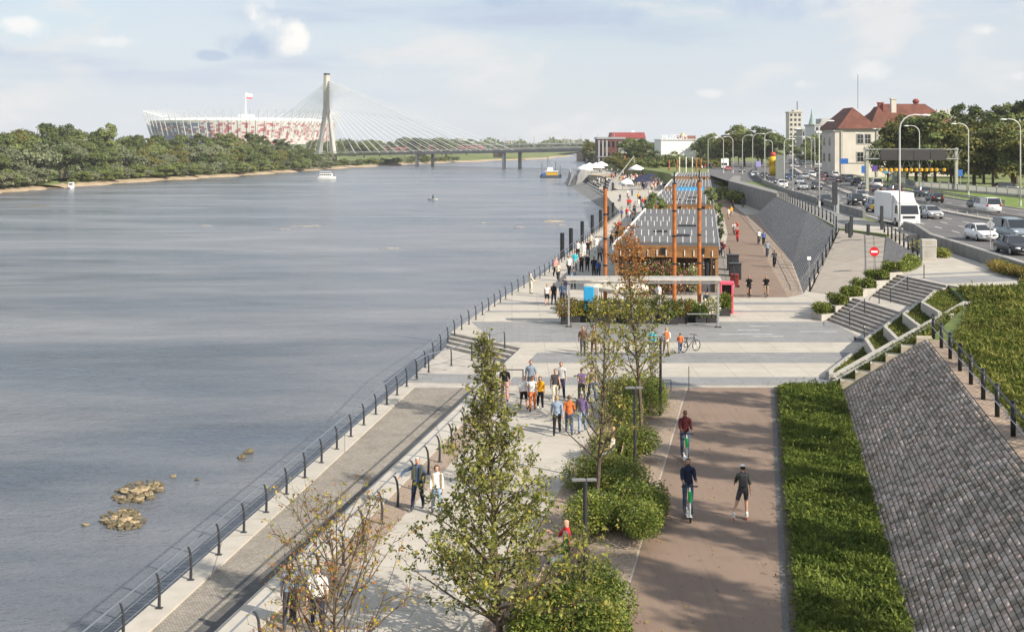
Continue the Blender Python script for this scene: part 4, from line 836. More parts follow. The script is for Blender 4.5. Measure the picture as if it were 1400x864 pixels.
# ------------------------------------------------------------------ parapets, guard rails, fence along the road
def wall_run(name, pts, h, w, m, label, cat='wall'):
    mb = MB()
    for (xa, ya, za), (xb, yb, zb) in zip(pts, pts[1:]):
        d = Vector((xb - xa, yb - ya)).normalized(); n = Vector((-d.y, d.x)) * w / 2
        vs = [(xa - n.x, ya - n.y, za - 1.2), (xa + n.x, ya + n.y, za - 1.2), (xb + n.x, yb + n.y, zb - 1.2), (xb - n.x, yb - n.y, zb - 1.2), (xa - n.x, ya - n.y, za + h), (xa + n.x, ya + n.y, za + h), (xb + n.x, yb + n.y, zb + h), (xb - n.x, yb - n.y, zb + h)]
        mb.add(vs, [(4, 5, 6, 7), (0, 1, 5, 4), (2, 3, 7, 6), (3, 0, 4, 7), (1, 2, 6, 5)])
    return tag(mb.build(name, m), label, cat)
wall_run('parapet', [(rwallX(y), y, 2.9 + (.5 if y > 110 else 0) + .0) for y in (52, 60, 72, 84.5, 97, 110)] + [(rwallX(y), y, 3.4) for y in (116, 121)], .95, .40, M_WALLD, 'grey concrete parapet between the upper footway and the near traffic lane')
wall_run('parapet', [(rwallX(y), y, 3.4) for y in (140, 150, 165, 185, 206, 230, 262)], .95, .35, M_WALLD, 'grey concrete parapet along the road above the far cobbled slope')
wall_run('parapet', [(rwallX(y), y, 3.4) for y in (262, 300, 340, 390)], 1.1, .5, M_DGREY, 'dark wall on the bend where the side road splits off')
def guard(name, label, f, y0, y1, step, z, h=.85, off=0):
    t = thing(name, label, 'guard rail', (f(y0) + off, y0, z), 0, 'guard rails along the road'); p = MB(); p.box((0, 0, h / 2), (.10, .14, h)); first = None; pts = []
    y = y0
    while y < y1:
        if first is None: first = p.build('post', M_STEEL, t); o = first
        else: o = first.copy(); C.objects.link(o)
        o.location = (f(y) - f(y0), y - y0, 0); pts.append(Vector((f(y) - f(y0), y - y0, 0))); y += step
    m = MB()
    for a, c in zip(pts, pts[1:]):
        for hh, w in ((h, .09), (h - .26, .06)):
            for s in (-1, 1): m.add([(a.x + s * w, a.y, hh - .13), (c.x + s * w, c.y, hh - .13), (c.x + s * w, c.y, hh + .05), (a.x + s * w, a.y, hh + .05)], [(0, 1, 2, 3)])
            m.add([(a.x - w, a.y, hh + .05), (a.x + w, a.y, hh + .05), (c.x + w, c.y, hh + .05), (c.x - w, c.y, hh + .05)], [(0, 1, 2, 3)])
    m.build('rail', mat('guard_rail_grey', (.25, .235, .22), .6, .15, 3), t)
guard('guard_rail', 'long grey guard rail on the median between the two carriageways', medX, 62, 330, 3.4, 3.6)
guard('guard_rail', 'grey guard rail at the outer kerb in front of the park trees', kerbX, 165, 330, 3.4, 3.5, .8, .9)
def park_fence():
    t = thing('park_fence', 'pale grey barred fence on a low wall in front of the park trees', 'fence', (84, 190, 3.4)); pr = MB()
    for k in range(22): pr.box((k * .16, 0, .95), (.07, .05, 1.1))
    pr.box((1.7, 0, 1.45), (3.5, .06, .07)); pr.box((1.7, 0, .5), (3.5, .06, .07)); lw = MB(); lw.box((1.75, 0, .2), (3.5, .25, .42)); pl = MB(); pl.box((0, 0, .85), (.14, .14, 1.7)); P = W = L = None
    for k in range(34):
        y = 165 + k * 3.25; x = 88 - (y - 165) * .135 if y < 230 else 79.2 + (y - 230) * .22; x2 = 88 - (y + 3.25 - 165) * .135 if y + 3.25 < 230 else 79.2 + (y + 3.25 - 230) * .22
        for nm, mb, mm in (('panel', pr, mat('fence_grey', (.40, .40, .38), .6, .1, 3)), ('plinth', lw, M_WALLC), ('post', pl, M_STEEL)):
            if k == 0: o = mb.build(nm, mm, t); (globals().__setitem__('_f_' + nm, o))
            else: o = globals()['_f_' + nm].copy(); C.objects.link(o)
            o.location = (x - 84, y - 190, 0); o.rotation_euler = (0, 0, math.atan2(3.25, x2 - x))
park_fence()

# ------------------------------------------------------------------ street lamps
def street_lamp(xp, ytop, ybase, xtip, label, z=3.5, double=False):
    Y = (HC - z) * F / (ybase - YH); h = (ybase - ytop) / F * Y; X = ax(xp, Y); dx = (xtip - xp) * Y / F
    t = thing('street_lamp', label, 'street lamp', (X, Y, z), 0, 'curved street lamps along the road'); m = MB(); s = 1 if dx > 0 else -1; dx = abs(dx); r = min(1.6, dx * .7)
    pts = [(0, 0, 0), (0, 0, h * .5), (0, 0, h - r * .9)] + [(s * r * (1 - math.cos(a)), 0, h - r * .9 + r * .9 * math.sin(a)) for a in (PI / 8, PI / 4, 3 * PI / 8, PI / 2)] + [(s * dx, 0, h - .05)]
    m.tube(pts, [.12, .10, .085, .08, .075, .07, .065, .05], 8); m.build('pole', M_LAMP, t, True)
    m = MB(); m.ball((s * (dx + .25), 0, h - .06), .55, 1, .36, .2, 10, 5); m.build('lamp_head', M_WHITE, t, True); m = MB(); m.cyl((0, 0, 0), .17, .9, 8); m.build('base', M_LAMP, t)
for a in ((1230, 157, 315, 1262, 'tall curved street lamp in front of the white box truck'), (1257, 172, 262, 1241, 'curved street lamp behind the height gantry bar'), (1324, 169, 270, 1306, 'curved street lamp on the far kerb beside the gantry post'), (1395, 163, 283, 1374, 'curved street lamp at the picture edge by the white van'),
          (1182, 182, 246, 1172, 'thin street lamp in front of the pale villa wall'), (1211, 176, 245, 1197, 'curved street lamp between the villa and the park trees'), (1120, 165, 284, 1133, 'tall curved street lamp on the parapet beside the ramp railing'), (1083.5, 176, 266, 1089, 'tall street lamp with upright tip beside the queue of cars'),
          (1072, 190, 259, 1082, 'street lamp on the parapet with arm over the queue'), (1045.5, 181, 250, 1057, 'street lamp where the dark bend wall begins'), (1029, 183, 240, 1042, 'street lamp at the fork of the side road'), (1015, 185, 238, 1026, 'street lamp beside the small red car on the side road'), (1002, 187, 237, 992, 'street lamp on the side road with arm towards the museum'),
          (989, 187, 237, 980, 'street lamp on the side road, second from the museum lawn'), (968, 188, 236, 978, 'street lamp on the side road nearest the museum lawn'), (1056, 192, 236, 1048, 'shorter street lamp behind the yellow figure'), (1101, 187, 230, 1088, 'distant street lamp in front of the church spire'), (1109, 187, 229, 1100, 'distant street lamp beside the parked row'), (1114, 188, 232, 1108, 'distant street lamp left of the villa corner'), (1131, 185, 232, 1120, 'street lamp close to the villa corner')):
    street_lamp(*a)

# ------------------------------------------------------------------ gantry and signs
t = thing('road_gantry', 'road gantry with dark unlit sign boards and hanging yellow height bar', 'gantry', (65, 215, 3.5)); m = MB()
M_GANT = mat('gantry_steel', (.36, .36, .29), .55, .15, 3, metal=.3)
for x, nm in ((.2, 'post'), (16.6, 'post')):
    m = MB(); m.bbox((x, 0, 4), (.55, .5, 8), .04); m.build('post', M_GANT, t)
    m = MB(); m.box((x, 0, .2), (1.1, 1.1, .4)); m.build('footing', M_WALLC, t)
m = MB()
for zz in (7.75, 6.0):
    for yy in (-.45, .45): m.box((8.3, yy, zz), (17.2, .14, .16))
for k in range(19):
    x = .3 + k * .9; m.tube([(x, -.45, 6.0), (x + .9, -.45, 7.75)], .05, 4); m.tube([(x, .45, 7.75), (x + .9, .45, 6.0)], .05, 4); m.box((x, 0, 7.75), (.07, .9, .07))
m.build('truss', M_STEEL, t)
for k in range(4):
    m = MB(); m.bbox((4.0 + k * 3.02, -.68, 6.75), (2.98, .28, 2.0), .03); m.build('sign_board', mat('sign_back_dark', (.035, .032, .034), .6, .1, 3), t)
m = MB(); m.tube([(2.6, -.5, 4.05), (14.6, -.5, 4.05)], .05, 5); m.build('height_bar', M_STEEL, t)
pd = None
for k in range(13):
    if k == 12: x = 14.2
    else: x = 2.6 + k * .93
    if pd is None: m = MB(); m.lathe((0, 0, 0), [(.05, -.32), (.3, -.28), (.32, .22), (.05, .3)], 8); pd = m.build('yellow_weight', mat('signal_yellow', (.72, .38, .015), .5, .08, 3), t); o = pd
    else: o = pd.copy(); C.objects.link(o)
    o.location = (x, -.5, 4.0)
m = MB()
for x in (6.0, 7.6, 9.2, 11.0): m.tube([(x, -.5, 5.75), (x + .5, -.5, 4.1)], .025, 4); m.tube([(x + 1.0, -.5, 5.75), (x + .5, -.5, 4.1)], .025, 4)
m.build('chain', M_STEEL, t)
M_BLUE = mat('sign_blue', (.03, .13, .42), .45, .05, 3)
def plate_sign(px, py, z, w, h, hp, m_, label):
    p = G(px, py, z); t = thing('road_sign', label, 'road sign', p); m = MB(); m.cyl((0, 0, 0), .05, hp, 6); m.build('pole', M_STEEL, t); m = MB(); m.bbox((0, -.08, hp - h / 2), (w, .05, h), .02); m.build('plate', m_, t)
plate_sign(1154, 247, 3.5, 1.9, 1.3, 5.2, M_BLUE, 'blue rectangular sign at the foot of the villa wall'); plate_sign(1182, 256, 3.5, 1.3, 1.5, 4.3, M_BLUE, 'blue sign on a thin lamp pole beside the gantry post'); plate_sign(1211, 253, 3.5, 1.0, 1.1, 3.6, mat('sign_sky_blue', (.08, .33, .62), .45, .05), 'light blue square sign under the gantry bar')
plate_sign(1196, 252, 3.5, 1.1, 1.1, 4.0, mat('sign_violet', (.12, .06, .30), .45, .05), 'round-cornered violet sign beyond the gantry post'); plate_sign(1313, 262, 3.5, .8, 1.2, 4.0, M_BLUE, 'narrow blue sign beside the gantry leg under the trees'); plate_sign(1334, 256, 3.5, 1.9, .5, 3.4, M_STEEL, 'flat grey plate on a pole in front of the park fence'); plate_sign(1037, 245, 3.5, 1.2, 1.4, 4.4, mat('sign_lilac', (.28, .27, .55), .45, .05), 'lilac-blue board at the start of the side road')
plate_sign(1141, 320, 3.4, .55, 2.3, 5.2, M_DGREY, 'tall dark sign case standing by the ramp railing'); plate_sign(1145, 318, 3.4, .3, 1.9, 3.8, M_STEEL, 'slim steel sign board beside the dark sign case'); plate_sign(1066, 247, 3.5, 2.0, 5.4, 6.0, mat('board_grey', (.16, .18, .17), .6, .1), 'tall grey-green board between two lamp poles')
p = G(1057, 240, 3.5); t = thing('yellow_figure', 'tall yellow tube figure with a red top standing on the road corner', 'advertising figure', p); m = MB(); m.lathe((0, 0, 0), [(1.0, 0), (1.1, 2.2), (.7, 3.0), (1.2, 3.6), (1.15, 4.6), (.6, 5.2)], 10); m.build('body', mat('bright_yellow', (.75, .48, .02), .5, .05), t, True); m = MB(); m.ball((0, 0, 5.7), .75); m.build('head', mat('signal_red', (.5, .06, .04), .5, .05), t, True); m = MB(); m.tube([(-.9, 0, 3.6), (-1.5, 0, 2.6)], .3, 6); m.tube([(.9, 0, 3.6), (1.5, 0, 2.4)], .3, 6); m.build('arm', mat('bright_yellow', (.75, .48, .02)), t, True)

# ------------------------------------------------------------------ vehicles
M_GLASS = mat('car_glass', (.018, .022, .028), .08, .1, 2, spec=.9); M_TYRE = mat('tyre_rubber', (.018, .018, .019), .85, .1, 8); M_RIM = mat('wheel_rim', (.45, .46, .47), .35, .1, 5, metal=.7)
M_HEAD = mat('headlight_glass', (.72, .74, .76), .15, .03, 3, spec=.8); M_TAIL = mat('tail_light_red', (.45, .02, .02), .3, .05, 3); M_PLATE = mat('plate_white', (.7, .7, .68), .5, .02)
def paint(nm, c, metal=.0): return mat('paint_' + nm, c, .28, .03, 2, metal=metal, spec=.6)
PAINT = {'white': paint('white', (.76, .77, .77)), 'silver': paint('silver', (.48, .49, .49), .35), 'black': paint('black', (.014, .014, .016)), 'dark': paint('dark', (.035, .038, .045)), 'blue': paint('blue', (.035, .075, .16)), 'maroon': paint('maroon', (.13, .02, .025)), 'rose': paint('rose', (.40, .26, .26), .2), 'grey': paint('grey', (.15, .16, .17), .2), 'purple': paint('purple', (.045, .03, .06)), 'teal': paint('teal', (.10, .15, .17), .2), 'steelblue': paint('steelblue', (.22, .27, .31), .2), 'red': paint('red', (.45, .03, .03))}
def car_proto(kind):
    """shell lofted across stations from nose (-y) to tail (+y); returns {part: [(name, MB, material key)]}"""
    D = {'hatch': (4.3, 1.8, 1.50, [(-2.15, .42, .62, .62), (-2.05, .25, .78, .80), (-1.2, .22, .96, .89), (.0, .22, .98, .90), (1.3, .22, 1.02, .89), (2.0, .25, 1.0, .84), (2.13, .40, .90, .74)], [(-1.15, .97, .80), (-.35, 1.44, .62), (.9, 1.48, .62), (1.75, 1.40, .60), (2.08, 1.0, .76)]),
         'sedan': (4.6, 1.82, 1.44, [(-2.3, .42, .60, .62), (-2.2, .25, .74, .80), (-1.2, .22, .92, .90), (.0, .22, .95, .91), (1.3, .22, 1.0, .90), (2.15, .25, .98, .85), (2.28, .42, .88, .76)], [(-1.1, .93, .80), (-.3, 1.40, .60), (.7, 1.42, .60), (1.2, 1.34, .58), (1.85, .99, .74)]),
         'suv': (4.5, 1.86, 1.68, [(-2.25, .45, .80, .68), (-2.15, .30, .98, .84), (-1.3, .28, 1.08, .92), (.0, .28, 1.10, .93), (1.4, .28, 1.14, .92), (2.1, .30, 1.12, .88), (2.23, .45, 1.02, .80)], [(-1.2, 1.08, .84), (-.5, 1.60, .68), (1.0, 1.66, .68), (1.95, 1.58, .66), (2.18, 1.12, .80)]),
         'van': (4.9, 1.95, 2.0, [(-2.45, .45, .85, .70), (-2.35, .28, 1.02, .88), (-1.5, .26, 1.16, .96), (.0, .26, 1.18, .97), (1.4, .26, 1.20, .97), (2.35, .28, 1.20, .95), (2.45, .40, 1.10, .90)], [(-1.55, 1.16, .88), (-.75, 1.88, .78), (1.0, 1.96, .78), (2.30, 1.92, .77), (2.42, 1.2, .90)])}[kind]
    L, W, H, st, cab = D; body = MB(); vs = []; fs = []; nr = 8
    for y, zb, zt, w in st:
        zm = zb + (zt - zb) * .55; vs += [(-w * .9, y, zb), (w * .9, y, zb), (w, y, zb + .12), (w * 1.01, y, zm), (w * .93, y, zt - .03), (w * .80, y, zt), (-w * .80, y, zt), (-w * .93, y, zt - .03), (-w * 1.01, y, zm), (-w, y, zb + .12)]
    nr = 10
    for i in range(len(st) - 1): fs += [(i * nr + j, (i + 1) * nr + j, (i + 1) * nr + (j + 1) % nr, i * nr + (j + 1) % nr) for j in range(nr)]
    fs += [tuple(range(nr)), tuple(range((len(st) - 1) * nr + nr - 1, (len(st) - 1) * nr - 1, -1))]; body.add(vs, fs)
    g = MB(); vs = []; fs = []
    for y, z, w in cab:
        z0 = 0.9 if kind not in ('suv', 'van') else 1.05
        vs += [(-w - (.12 if z > 1.2 else 0), y, z0), (w + (.12 if z > 1.2 else 0), y, z0), (w, y, z), (-w, y, z)]
    for i in range(len(cab) - 1): fs += [(i * 4 + j, (i + 1) * 4 + j, (i + 1) * 4 + (j + 1) % 4, i * 4 + (j + 1) % 4) for j in range(4)]
    g.add(vs, fs + [(0, 1, 2, 3), tuple(range((len(cab) - 1) * 4 + 3, (len(cab) - 1) * 4 - 1, -1))])
    roof = MB(); r = cab[1:-1]; vs = []; fs = []
    for y, z, w in r: vs += [(-w - .015, y, z - .05), (w + .015, y, z - .05), (w * .9, y, z + .03), (-w * .9, y, z + .03)]
    for i in range(len(r) - 1): fs += [(i * 4 + j, (i + 1) * 4 + j, (i + 1) * 4 + (j + 1) % 4, i * 4 + (j + 1) % 4) for j in range(4)]
    roof.add(vs, fs + [(0, 1, 2, 3), tuple(range((len(r) - 1) * 4 + 3, (len(r) - 1) * 4 - 1, -1))])
    for s in (-1, 1):
        q = [(s * (w + .012), y, z) for y, z, w in cab]; roof.tube([q[0], q[1]], .035, 4); roof.tube([q[-1], q[-2]], .045, 4); m_ = cab[2]; roof.tube([(s * (m_[2] + .02), m_[0] - .3, m_[1] - .03), (s * (m_[2] + .14), m_[0] - .3, .98)], .04, 4)
    if kind == 'van': roof.add([(s_ * .93, y_, z_) for s_ in (-1, 1) for y_, z_ in ((.2, 1.15), (2.36, 1.15), (2.3, 1.93), (.2, 1.94))], [(0, 1, 2, 3), (7, 6, 5, 4)])
    parts = [('body', body, 'P'), ('window', g, 'G'), ('roof', roof, 'P')]; wr = .33 if kind in ('hatch', 'sedan') else .36; wx = st[3][3] - .06
    for s in (-1, 1):
        for y in (st[0][0] + .85, st[-1][0] - .82):
            w = MB(); w.tube([(s * (wx - .2), y, wr), (s * (wx + .05), y, wr)], wr, 14); rm = MB(); rm.tube([(s * (wx + .05), y, wr), (s * (wx + .065), y, wr)], wr * .66, 10); parts.append(('wheel', w, 'T', ('rim', rm, 'R')))
        zf = st[1][2]; h = MB(); h.box((s * st[1][3] * .74, st[0][0] + .04, zf - .13), (.36, .16, .15)); parts.append(('headlight', h, 'H'))
        h = MB(); h.box((s * st[-1][3] * .9, st[-1][0] - .02, st[-1][2] - .08), (.2, .12, .26)); parts.append(('tail_light', h, 'L'))
    h = MB(); h.box((0, st[0][0] - .005, .48), (.52, .03, .12)); parts.append(('number_plate', h, 'N')); h = MB(); h.box((0, st[-1][0] + .005, .72), (.52, .03, .12)); parts.append(('number_plate', h, 'N'))
    h = MB(); h.box((0, st[0][0] + .03, .58), (.9, .07, .13)); parts.append(('grille', h, 'G'))
    for s in (-1, 1): h = MB(); h.bbox((s * (st[2][3] + .09), cab[0][0] + .35, 1.02 + (.15 if kind in ('suv', 'van') else 0)), (.2, .12, .14), .02); parts.append(('mirror', h, 'P'))
    return parts
MK = {'G': M_GLASS, 'T': M_TYRE, 'R': M_RIM, 'H': M_HEAD, 'L': M_TAIL, 'N': M_PLATE}; _car = {}
def car(kind, colour, x, y, z, rz, label, group='cars on the riverside road', cat='car', name=None):
    key = (kind, colour)
    if key not in _car:
        t = thing(name or ('parked_car' if 'parked' in label else 'delivery_van' if kind == 'van' else 'car'), label, cat, (x, y, z), rz, group)
        base = _car.get(kind)
        if base is None:
            for p in car_proto(kind):
                o = p[1].build(p[0], PAINT[colour] if p[2] == 'P' else MK[p[2]], t, True)
                if p[2] in 'GPT': o.data.polygons.foreach_set('use_smooth', [p[2] == 'P' and p[0] == 'body'] * len(o.data.polygons))
                if p[2] == 'P': o['paint'] = 1
                if len(p) > 3: p[3][1].build(p[3][0], MK[p[3][2]], o)
            _car[kind] = t
        else:
            for ch in base.children:
                c = copy_tree(ch, t)
                if ch.get('paint'): set_mat(c, PAINT[colour])
        _car[key] = t
    else:
        t = copy_tree(_car[key]); t.location = (x, y, z); t.rotation_euler = (0, 0, rz); tag(t, label, cat, group)
    return t
def road_dir(f, y): return math.atan2(f(y + 3) - f(y - 3), 6)
CARS = [('hatch', 'white', 1353, 331, 0, 'white hatchback in the near lanes facing the viewer, alone before the grey diamond sign'), ('hatch', 'silver', 1281, 300, 0, 'silver hatchback right beside the white box truck'), ('suv', 'blue', 1204, 291, 0, 'dark blue taxi with a yellow bonnet side ahead of the box truck'), ('suv', 'black', 1176, 281.5, 0, 'black off-road car behind the yellow-sided taxi'), ('hatch', 'silver', 1181, 274, 0, 'silver car close behind the black off-road car'),
    ('sedan', 'dark', 1133, 281, 0, 'dark saloon in the lane beside the parapet, ahead of the queue'), ('sedan', 'dark', 1058, 252, 0, 'dark saloon at the parapet in the front of the queue'), ('suv', 'white', 1073, 258, 0, 'white off-road car beside the parapet lamp in the queue'), ('hatch', 'silver', 1096, 252.5, 0, 'silver hatchback in the middle lane of the queue, behind another silver one'), ('sedan', 'silver', 1101, 260, 0, 'silver saloon at the head of the middle lane queue'), ('sedan', 'dark', 1120, 259.5, 0, 'dark saloon beside the median at the head of the queue'),
    ('suv', 'blue', 1081, 247, 0, 'dark blue off-road car deeper in the queue'), ('hatch', 'silver', 1103, 245, 0, 'silver hatchback beside the median deep in the queue'), ('suv', 'white', 1113, 243.5, 0, 'white off-road car farthest along the median lane'), ('sedan', 'black', 1092, 243.5, 0, 'black saloon between silver cars deep in the queue'), ('suv', 'dark', 1047, 245, 0, 'dark off-road car turning at the fork'), ('hatch', 'white', 1034, 243, 0, 'white hatchback at the fork beside a lamp post'), ('sedan', 'grey', 1016, 235.5, 0, 'grey saloon on the side road by the dark bend wall'), ('sedan', 'silver', 1091, 230, 0, 'silver saloon alone on the far road bend'), ('hatch', 'red', 997, 233.5, 0, 'small red car on the side road in front of the white lorry'),
    ('sedan', 'dark', 1068, 242, 0, 'dark saloon tucked behind the tall grey-green board'), ('suv', 'grey', 1086, 240, 0, 'grey off-road car at the tail of the queue'),
    ('sedan', 'maroon', 1128, 249, 1, 'maroon saloon on the far carriageway by the median'), ('sedan', 'rose', 1140, 253.5, 1, 'pinkish silver saloon on the far carriageway'), ('hatch', 'dark', 1148, 250.5, 1, 'dark hatchback beside the pinkish saloon'), ('sedan', 'dark', 1130, 243, 1, 'dark saloon behind the maroon one on the far carriageway'), ('suv', 'dark', 1174, 253.5, 1, 'dark off-road car before the gantry post on the far carriageway'), ('hatch', 'silver', 1185, 260, 1, 'silver hatchback right behind the gantry post'),
    ('van', 'white', 1202, 257.5, 1, 'white panel van beyond the gantry post'), ('sedan', 'black', 1202, 265, 1, 'black saloon low beside the median under the gantry'), ('suv', 'purple', 1228, 267, 1, 'dark purple off-road car behind the box truck roof'), ('suv', 'teal', 1266, 269.5, 1, 'teal grey estate car under the far kerb lamp'), ('hatch', 'black', 1284, 278, 1, 'black hatchback driving away above the silver one'), ('suv', 'dark', 1346, 288, 1, 'dark car in the lane beside the white van'), ('van', 'white', 1358, 292, 1, 'white van with red tail lights driving away'), ('van', 'steelblue', 1397, 330, 0, 'grey-blue minibus cut by the picture edge'), ('sedan', 'dark', 1401, 350, 0, 'dark saloon cut by the picture edge nearest the viewer')]
for kind, colr, px, py, away, lb in CARS:
    p = G(px, py, 3.5); f = medX; rz = -road_dir(f, p.y) + (PI if away else 0); p.y += 2.0
    car(kind, colr, p.x + (.0), p.y, 3.51, rz, lb, cat='van' if kind == 'van' else 'car')
tx = [o for o in C.objects if o.get('label', '').startswith('dark blue taxi')][0]
m = MB(); m.bbox((-.86, -1.35, .72), (.20, 1.5, .52), .06); m.bbox((-.5, -1.75, .99), (.7, .75, .06), .02); m.build('yellow_wing', mat('taxi_yellow', (.75, .45, .02), .35, .04), tx)
for i, (px, py, c, lb) in enumerate(((1119, 236, 'dark', 'first'), (1126, 236.5, 'silver', 'second'), (1134, 237.5, 'grey', 'third'), (1145, 243.5, 'white', 'fourth'), (1156, 247, 'grey', 'fifth'), (1165, 248.5, 'silver', 'sixth'))):
    p = G(px, py, 3.5); car(('hatch', 'suv')[i % 2], c, p.x, p.y + 2, 3.51, PI - .25 , '%s parked car below the villa, %s from the far end' % (c, lb), 'cars parked below the villa')
for px, py, kind, c, lb in ((1083, 224, 'van', 'steelblue', 'distant blue van on the far bend'), (1066, 229, 'van', 'white', 'distant white van behind the yellow figure'), (1097, 226.5, 'van', 'dark', 'distant dark van on the far bend beside the blue one'), (1295, 259, 'sedan', 'dark', 'dark car parked under the park trees behind the fence'), (1378, 262, 'suv', 'dark', 'dark car parked deep under the trees at the picture edge')):
    p = G(px, py, 3.5); car(kind, c, p.x, p.y, 3.51, PI / 2 if 'under' in lb else 0, lb, None, 'van' if kind == 'van' else 'car')
p = G(996, 232, 3.5)
t = thing('white_lorry', 'small white lorry on the side road above the red car', 'truck', (p.x, p.y + 7, 3.5), -.2); m = MB(); m.bbox((0, 2.2, 2.0), (2.4, 5.5, 2.9), .05); m.build('cargo_box', M_WHITE, t); m = MB(); m.bbox((0, -1.4, 1.4), (2.2, 1.6, 1.9), .1); m.build('cab', M_WHITE, t); m = MB(); m.box((0, -2.21, 1.7), (1.8, .03, .7)); m.build('windscreen', M_GLASS, t)
for sx in (-1, 1):
    for yy in (-1.3, 3.4): m = MB(); m.tube([(sx * .8, yy, .42), (sx * 1.1, yy, .42)], .42, 10); m.build('wheel', M_TYRE, t)
# the white box truck
p = G(1249, 311, 3.5); rz = -road_dir(medX, p.y); t = thing('box_truck', 'white box truck with wind deflector driving towards the viewer', 'truck', (p.x - .4, p.y + .2, 3.5), rz)
m = MB(); m.bbox((0, 5.5, 2.15), (2.5, 6.4, 2.75), .05); m.build('cargo_box', M_WHITE, t)
cab = MB(); vs = []
prof = [(0.0, .55), (-.02, 1.35), (.35, 2.35), (.75, 2.5), (2.1, 2.5), (2.1, .55)]
for s in (-1, 1):
    vs += [(s * 1.15 * (1 if z < 2 else .94), y, z) for y, z in prof]
n = len(prof); cab.add(vs, [tuple(range(n)), tuple(range(2 * n - 1, n - 1, -1))] + [(i, n + i, n + (i + 1) % n, (i + 1) % n) for i in range(n)]); cabo = cab.build('cab', PAINT['white'], t)
m = MB(); m.add([(-1.02, -.035, 1.38), (1.02, -.035, 1.38), (.98, .30, 2.3), (-.98, .30, 2.3)], [(0, 1, 2, 3)]); m.build('windscreen', M_GLASS, t)
m = MB()
for s in (-1, 1): m.add([(s * 1.165, .25, 1.4), (s * 1.165, 1.25, 1.4), (s * 1.10, 1.25, 2.25), (s * 1.10, .5, 2.25)], [(0, 1, 2, 3)])
m.build('side_window', M_GLASS, t)
m = MB(); m.add([(-.95, .55, 2.5), (.95, .55, 2.5), (1.05, 2.2, 3.4), (-1.05, 2.2, 3.4), (-.95, 2.2, 2.5), (.95, 2.2, 2.5)], [(0, 1, 2, 3), (0, 3, 4), (1, 5, 2), (3, 2, 5, 4)]); m.build('wind_deflector', PAINT['white'], t)
m = MB(); m.bbox((0, -.06, .62), (2.25, .2, .42), .05); m.build('bumper', PAINT['white'], t); m = MB(); m.box((0, -.04, 1.05), (1.3, .04, .26)); m.build('grille', M_DGREY, t)
for s in (-1, 1):
    m = MB(); m.bbox((s * .88, -.16, .66), (.36, .06, .2), .02); m.build('headlight', M_HEAD, t); m = MB(); m.bbox((s * 1.34, .15, 1.75), (.16, .1, .55), .02); m.build('mirror', M_DGREY, t)
    for yy in (1.1, 6.9): m = MB(); m.tube([(s * .85, yy, .48), (s * 1.16, yy, .48)], .48, 14); w = m.build('wheel', M_TYRE, t); m = MB(); m.tube([(s * 1.16, yy, .48), (s * 1.175, yy, .48)], .28, 10); m.build('rim', M_RIM, w)
m = MB(); m.box((0, 4.8, .7), (1.0, 7.4, .22)); m.build('chassis', M_DGREY, t); m = MB(); m.box((0, -.17, .52), (.52, .02, .12)); m.build('number_plate', M_PLATE, t)

# ------------------------------------------------------------------ cafe pavilions by the water
M_ROOF = mat('roof_membrane', (.125, .125, .128), .8, .14, .5, .2, 12); M_ROOFD = mat('roof_apron', (.06, .058, .058), .7, .2, .8)
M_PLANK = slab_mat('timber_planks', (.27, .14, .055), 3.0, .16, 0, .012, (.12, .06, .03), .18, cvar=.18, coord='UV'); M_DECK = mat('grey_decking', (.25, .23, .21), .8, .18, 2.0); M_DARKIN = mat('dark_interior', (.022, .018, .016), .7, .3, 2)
def plank_panel(name, x0, x1, y, z0, z1, parent):
    me = bpy.data.meshes.new(name); vs = [(x0, y, z0), (x1, y, z0), (x1, y, z1), (x0, y, z1), (x0, y + .12, z0), (x1, y + .12, z0), (x1, y + .12, z1), (x0, y + .12, z1)]; fs = [(0, 1, 2, 3), (3, 2, 6, 7), (1, 5, 6, 2), (4, 0, 3, 7), (4, 5, 1, 0)]
    me.from_pydata(vs, [], fs); me.materials.append(M_PLANK); l = me.uv_layers.new(name='UVMap')
    for lo in me.loops: v = vs[lo.vertex_index]; l.data[lo.index].uv = (v[0], v[2] + v[1] * .3)
    o = bpy.data.objects.new(name, me); C.objects.link(o); o.parent = parent; return o
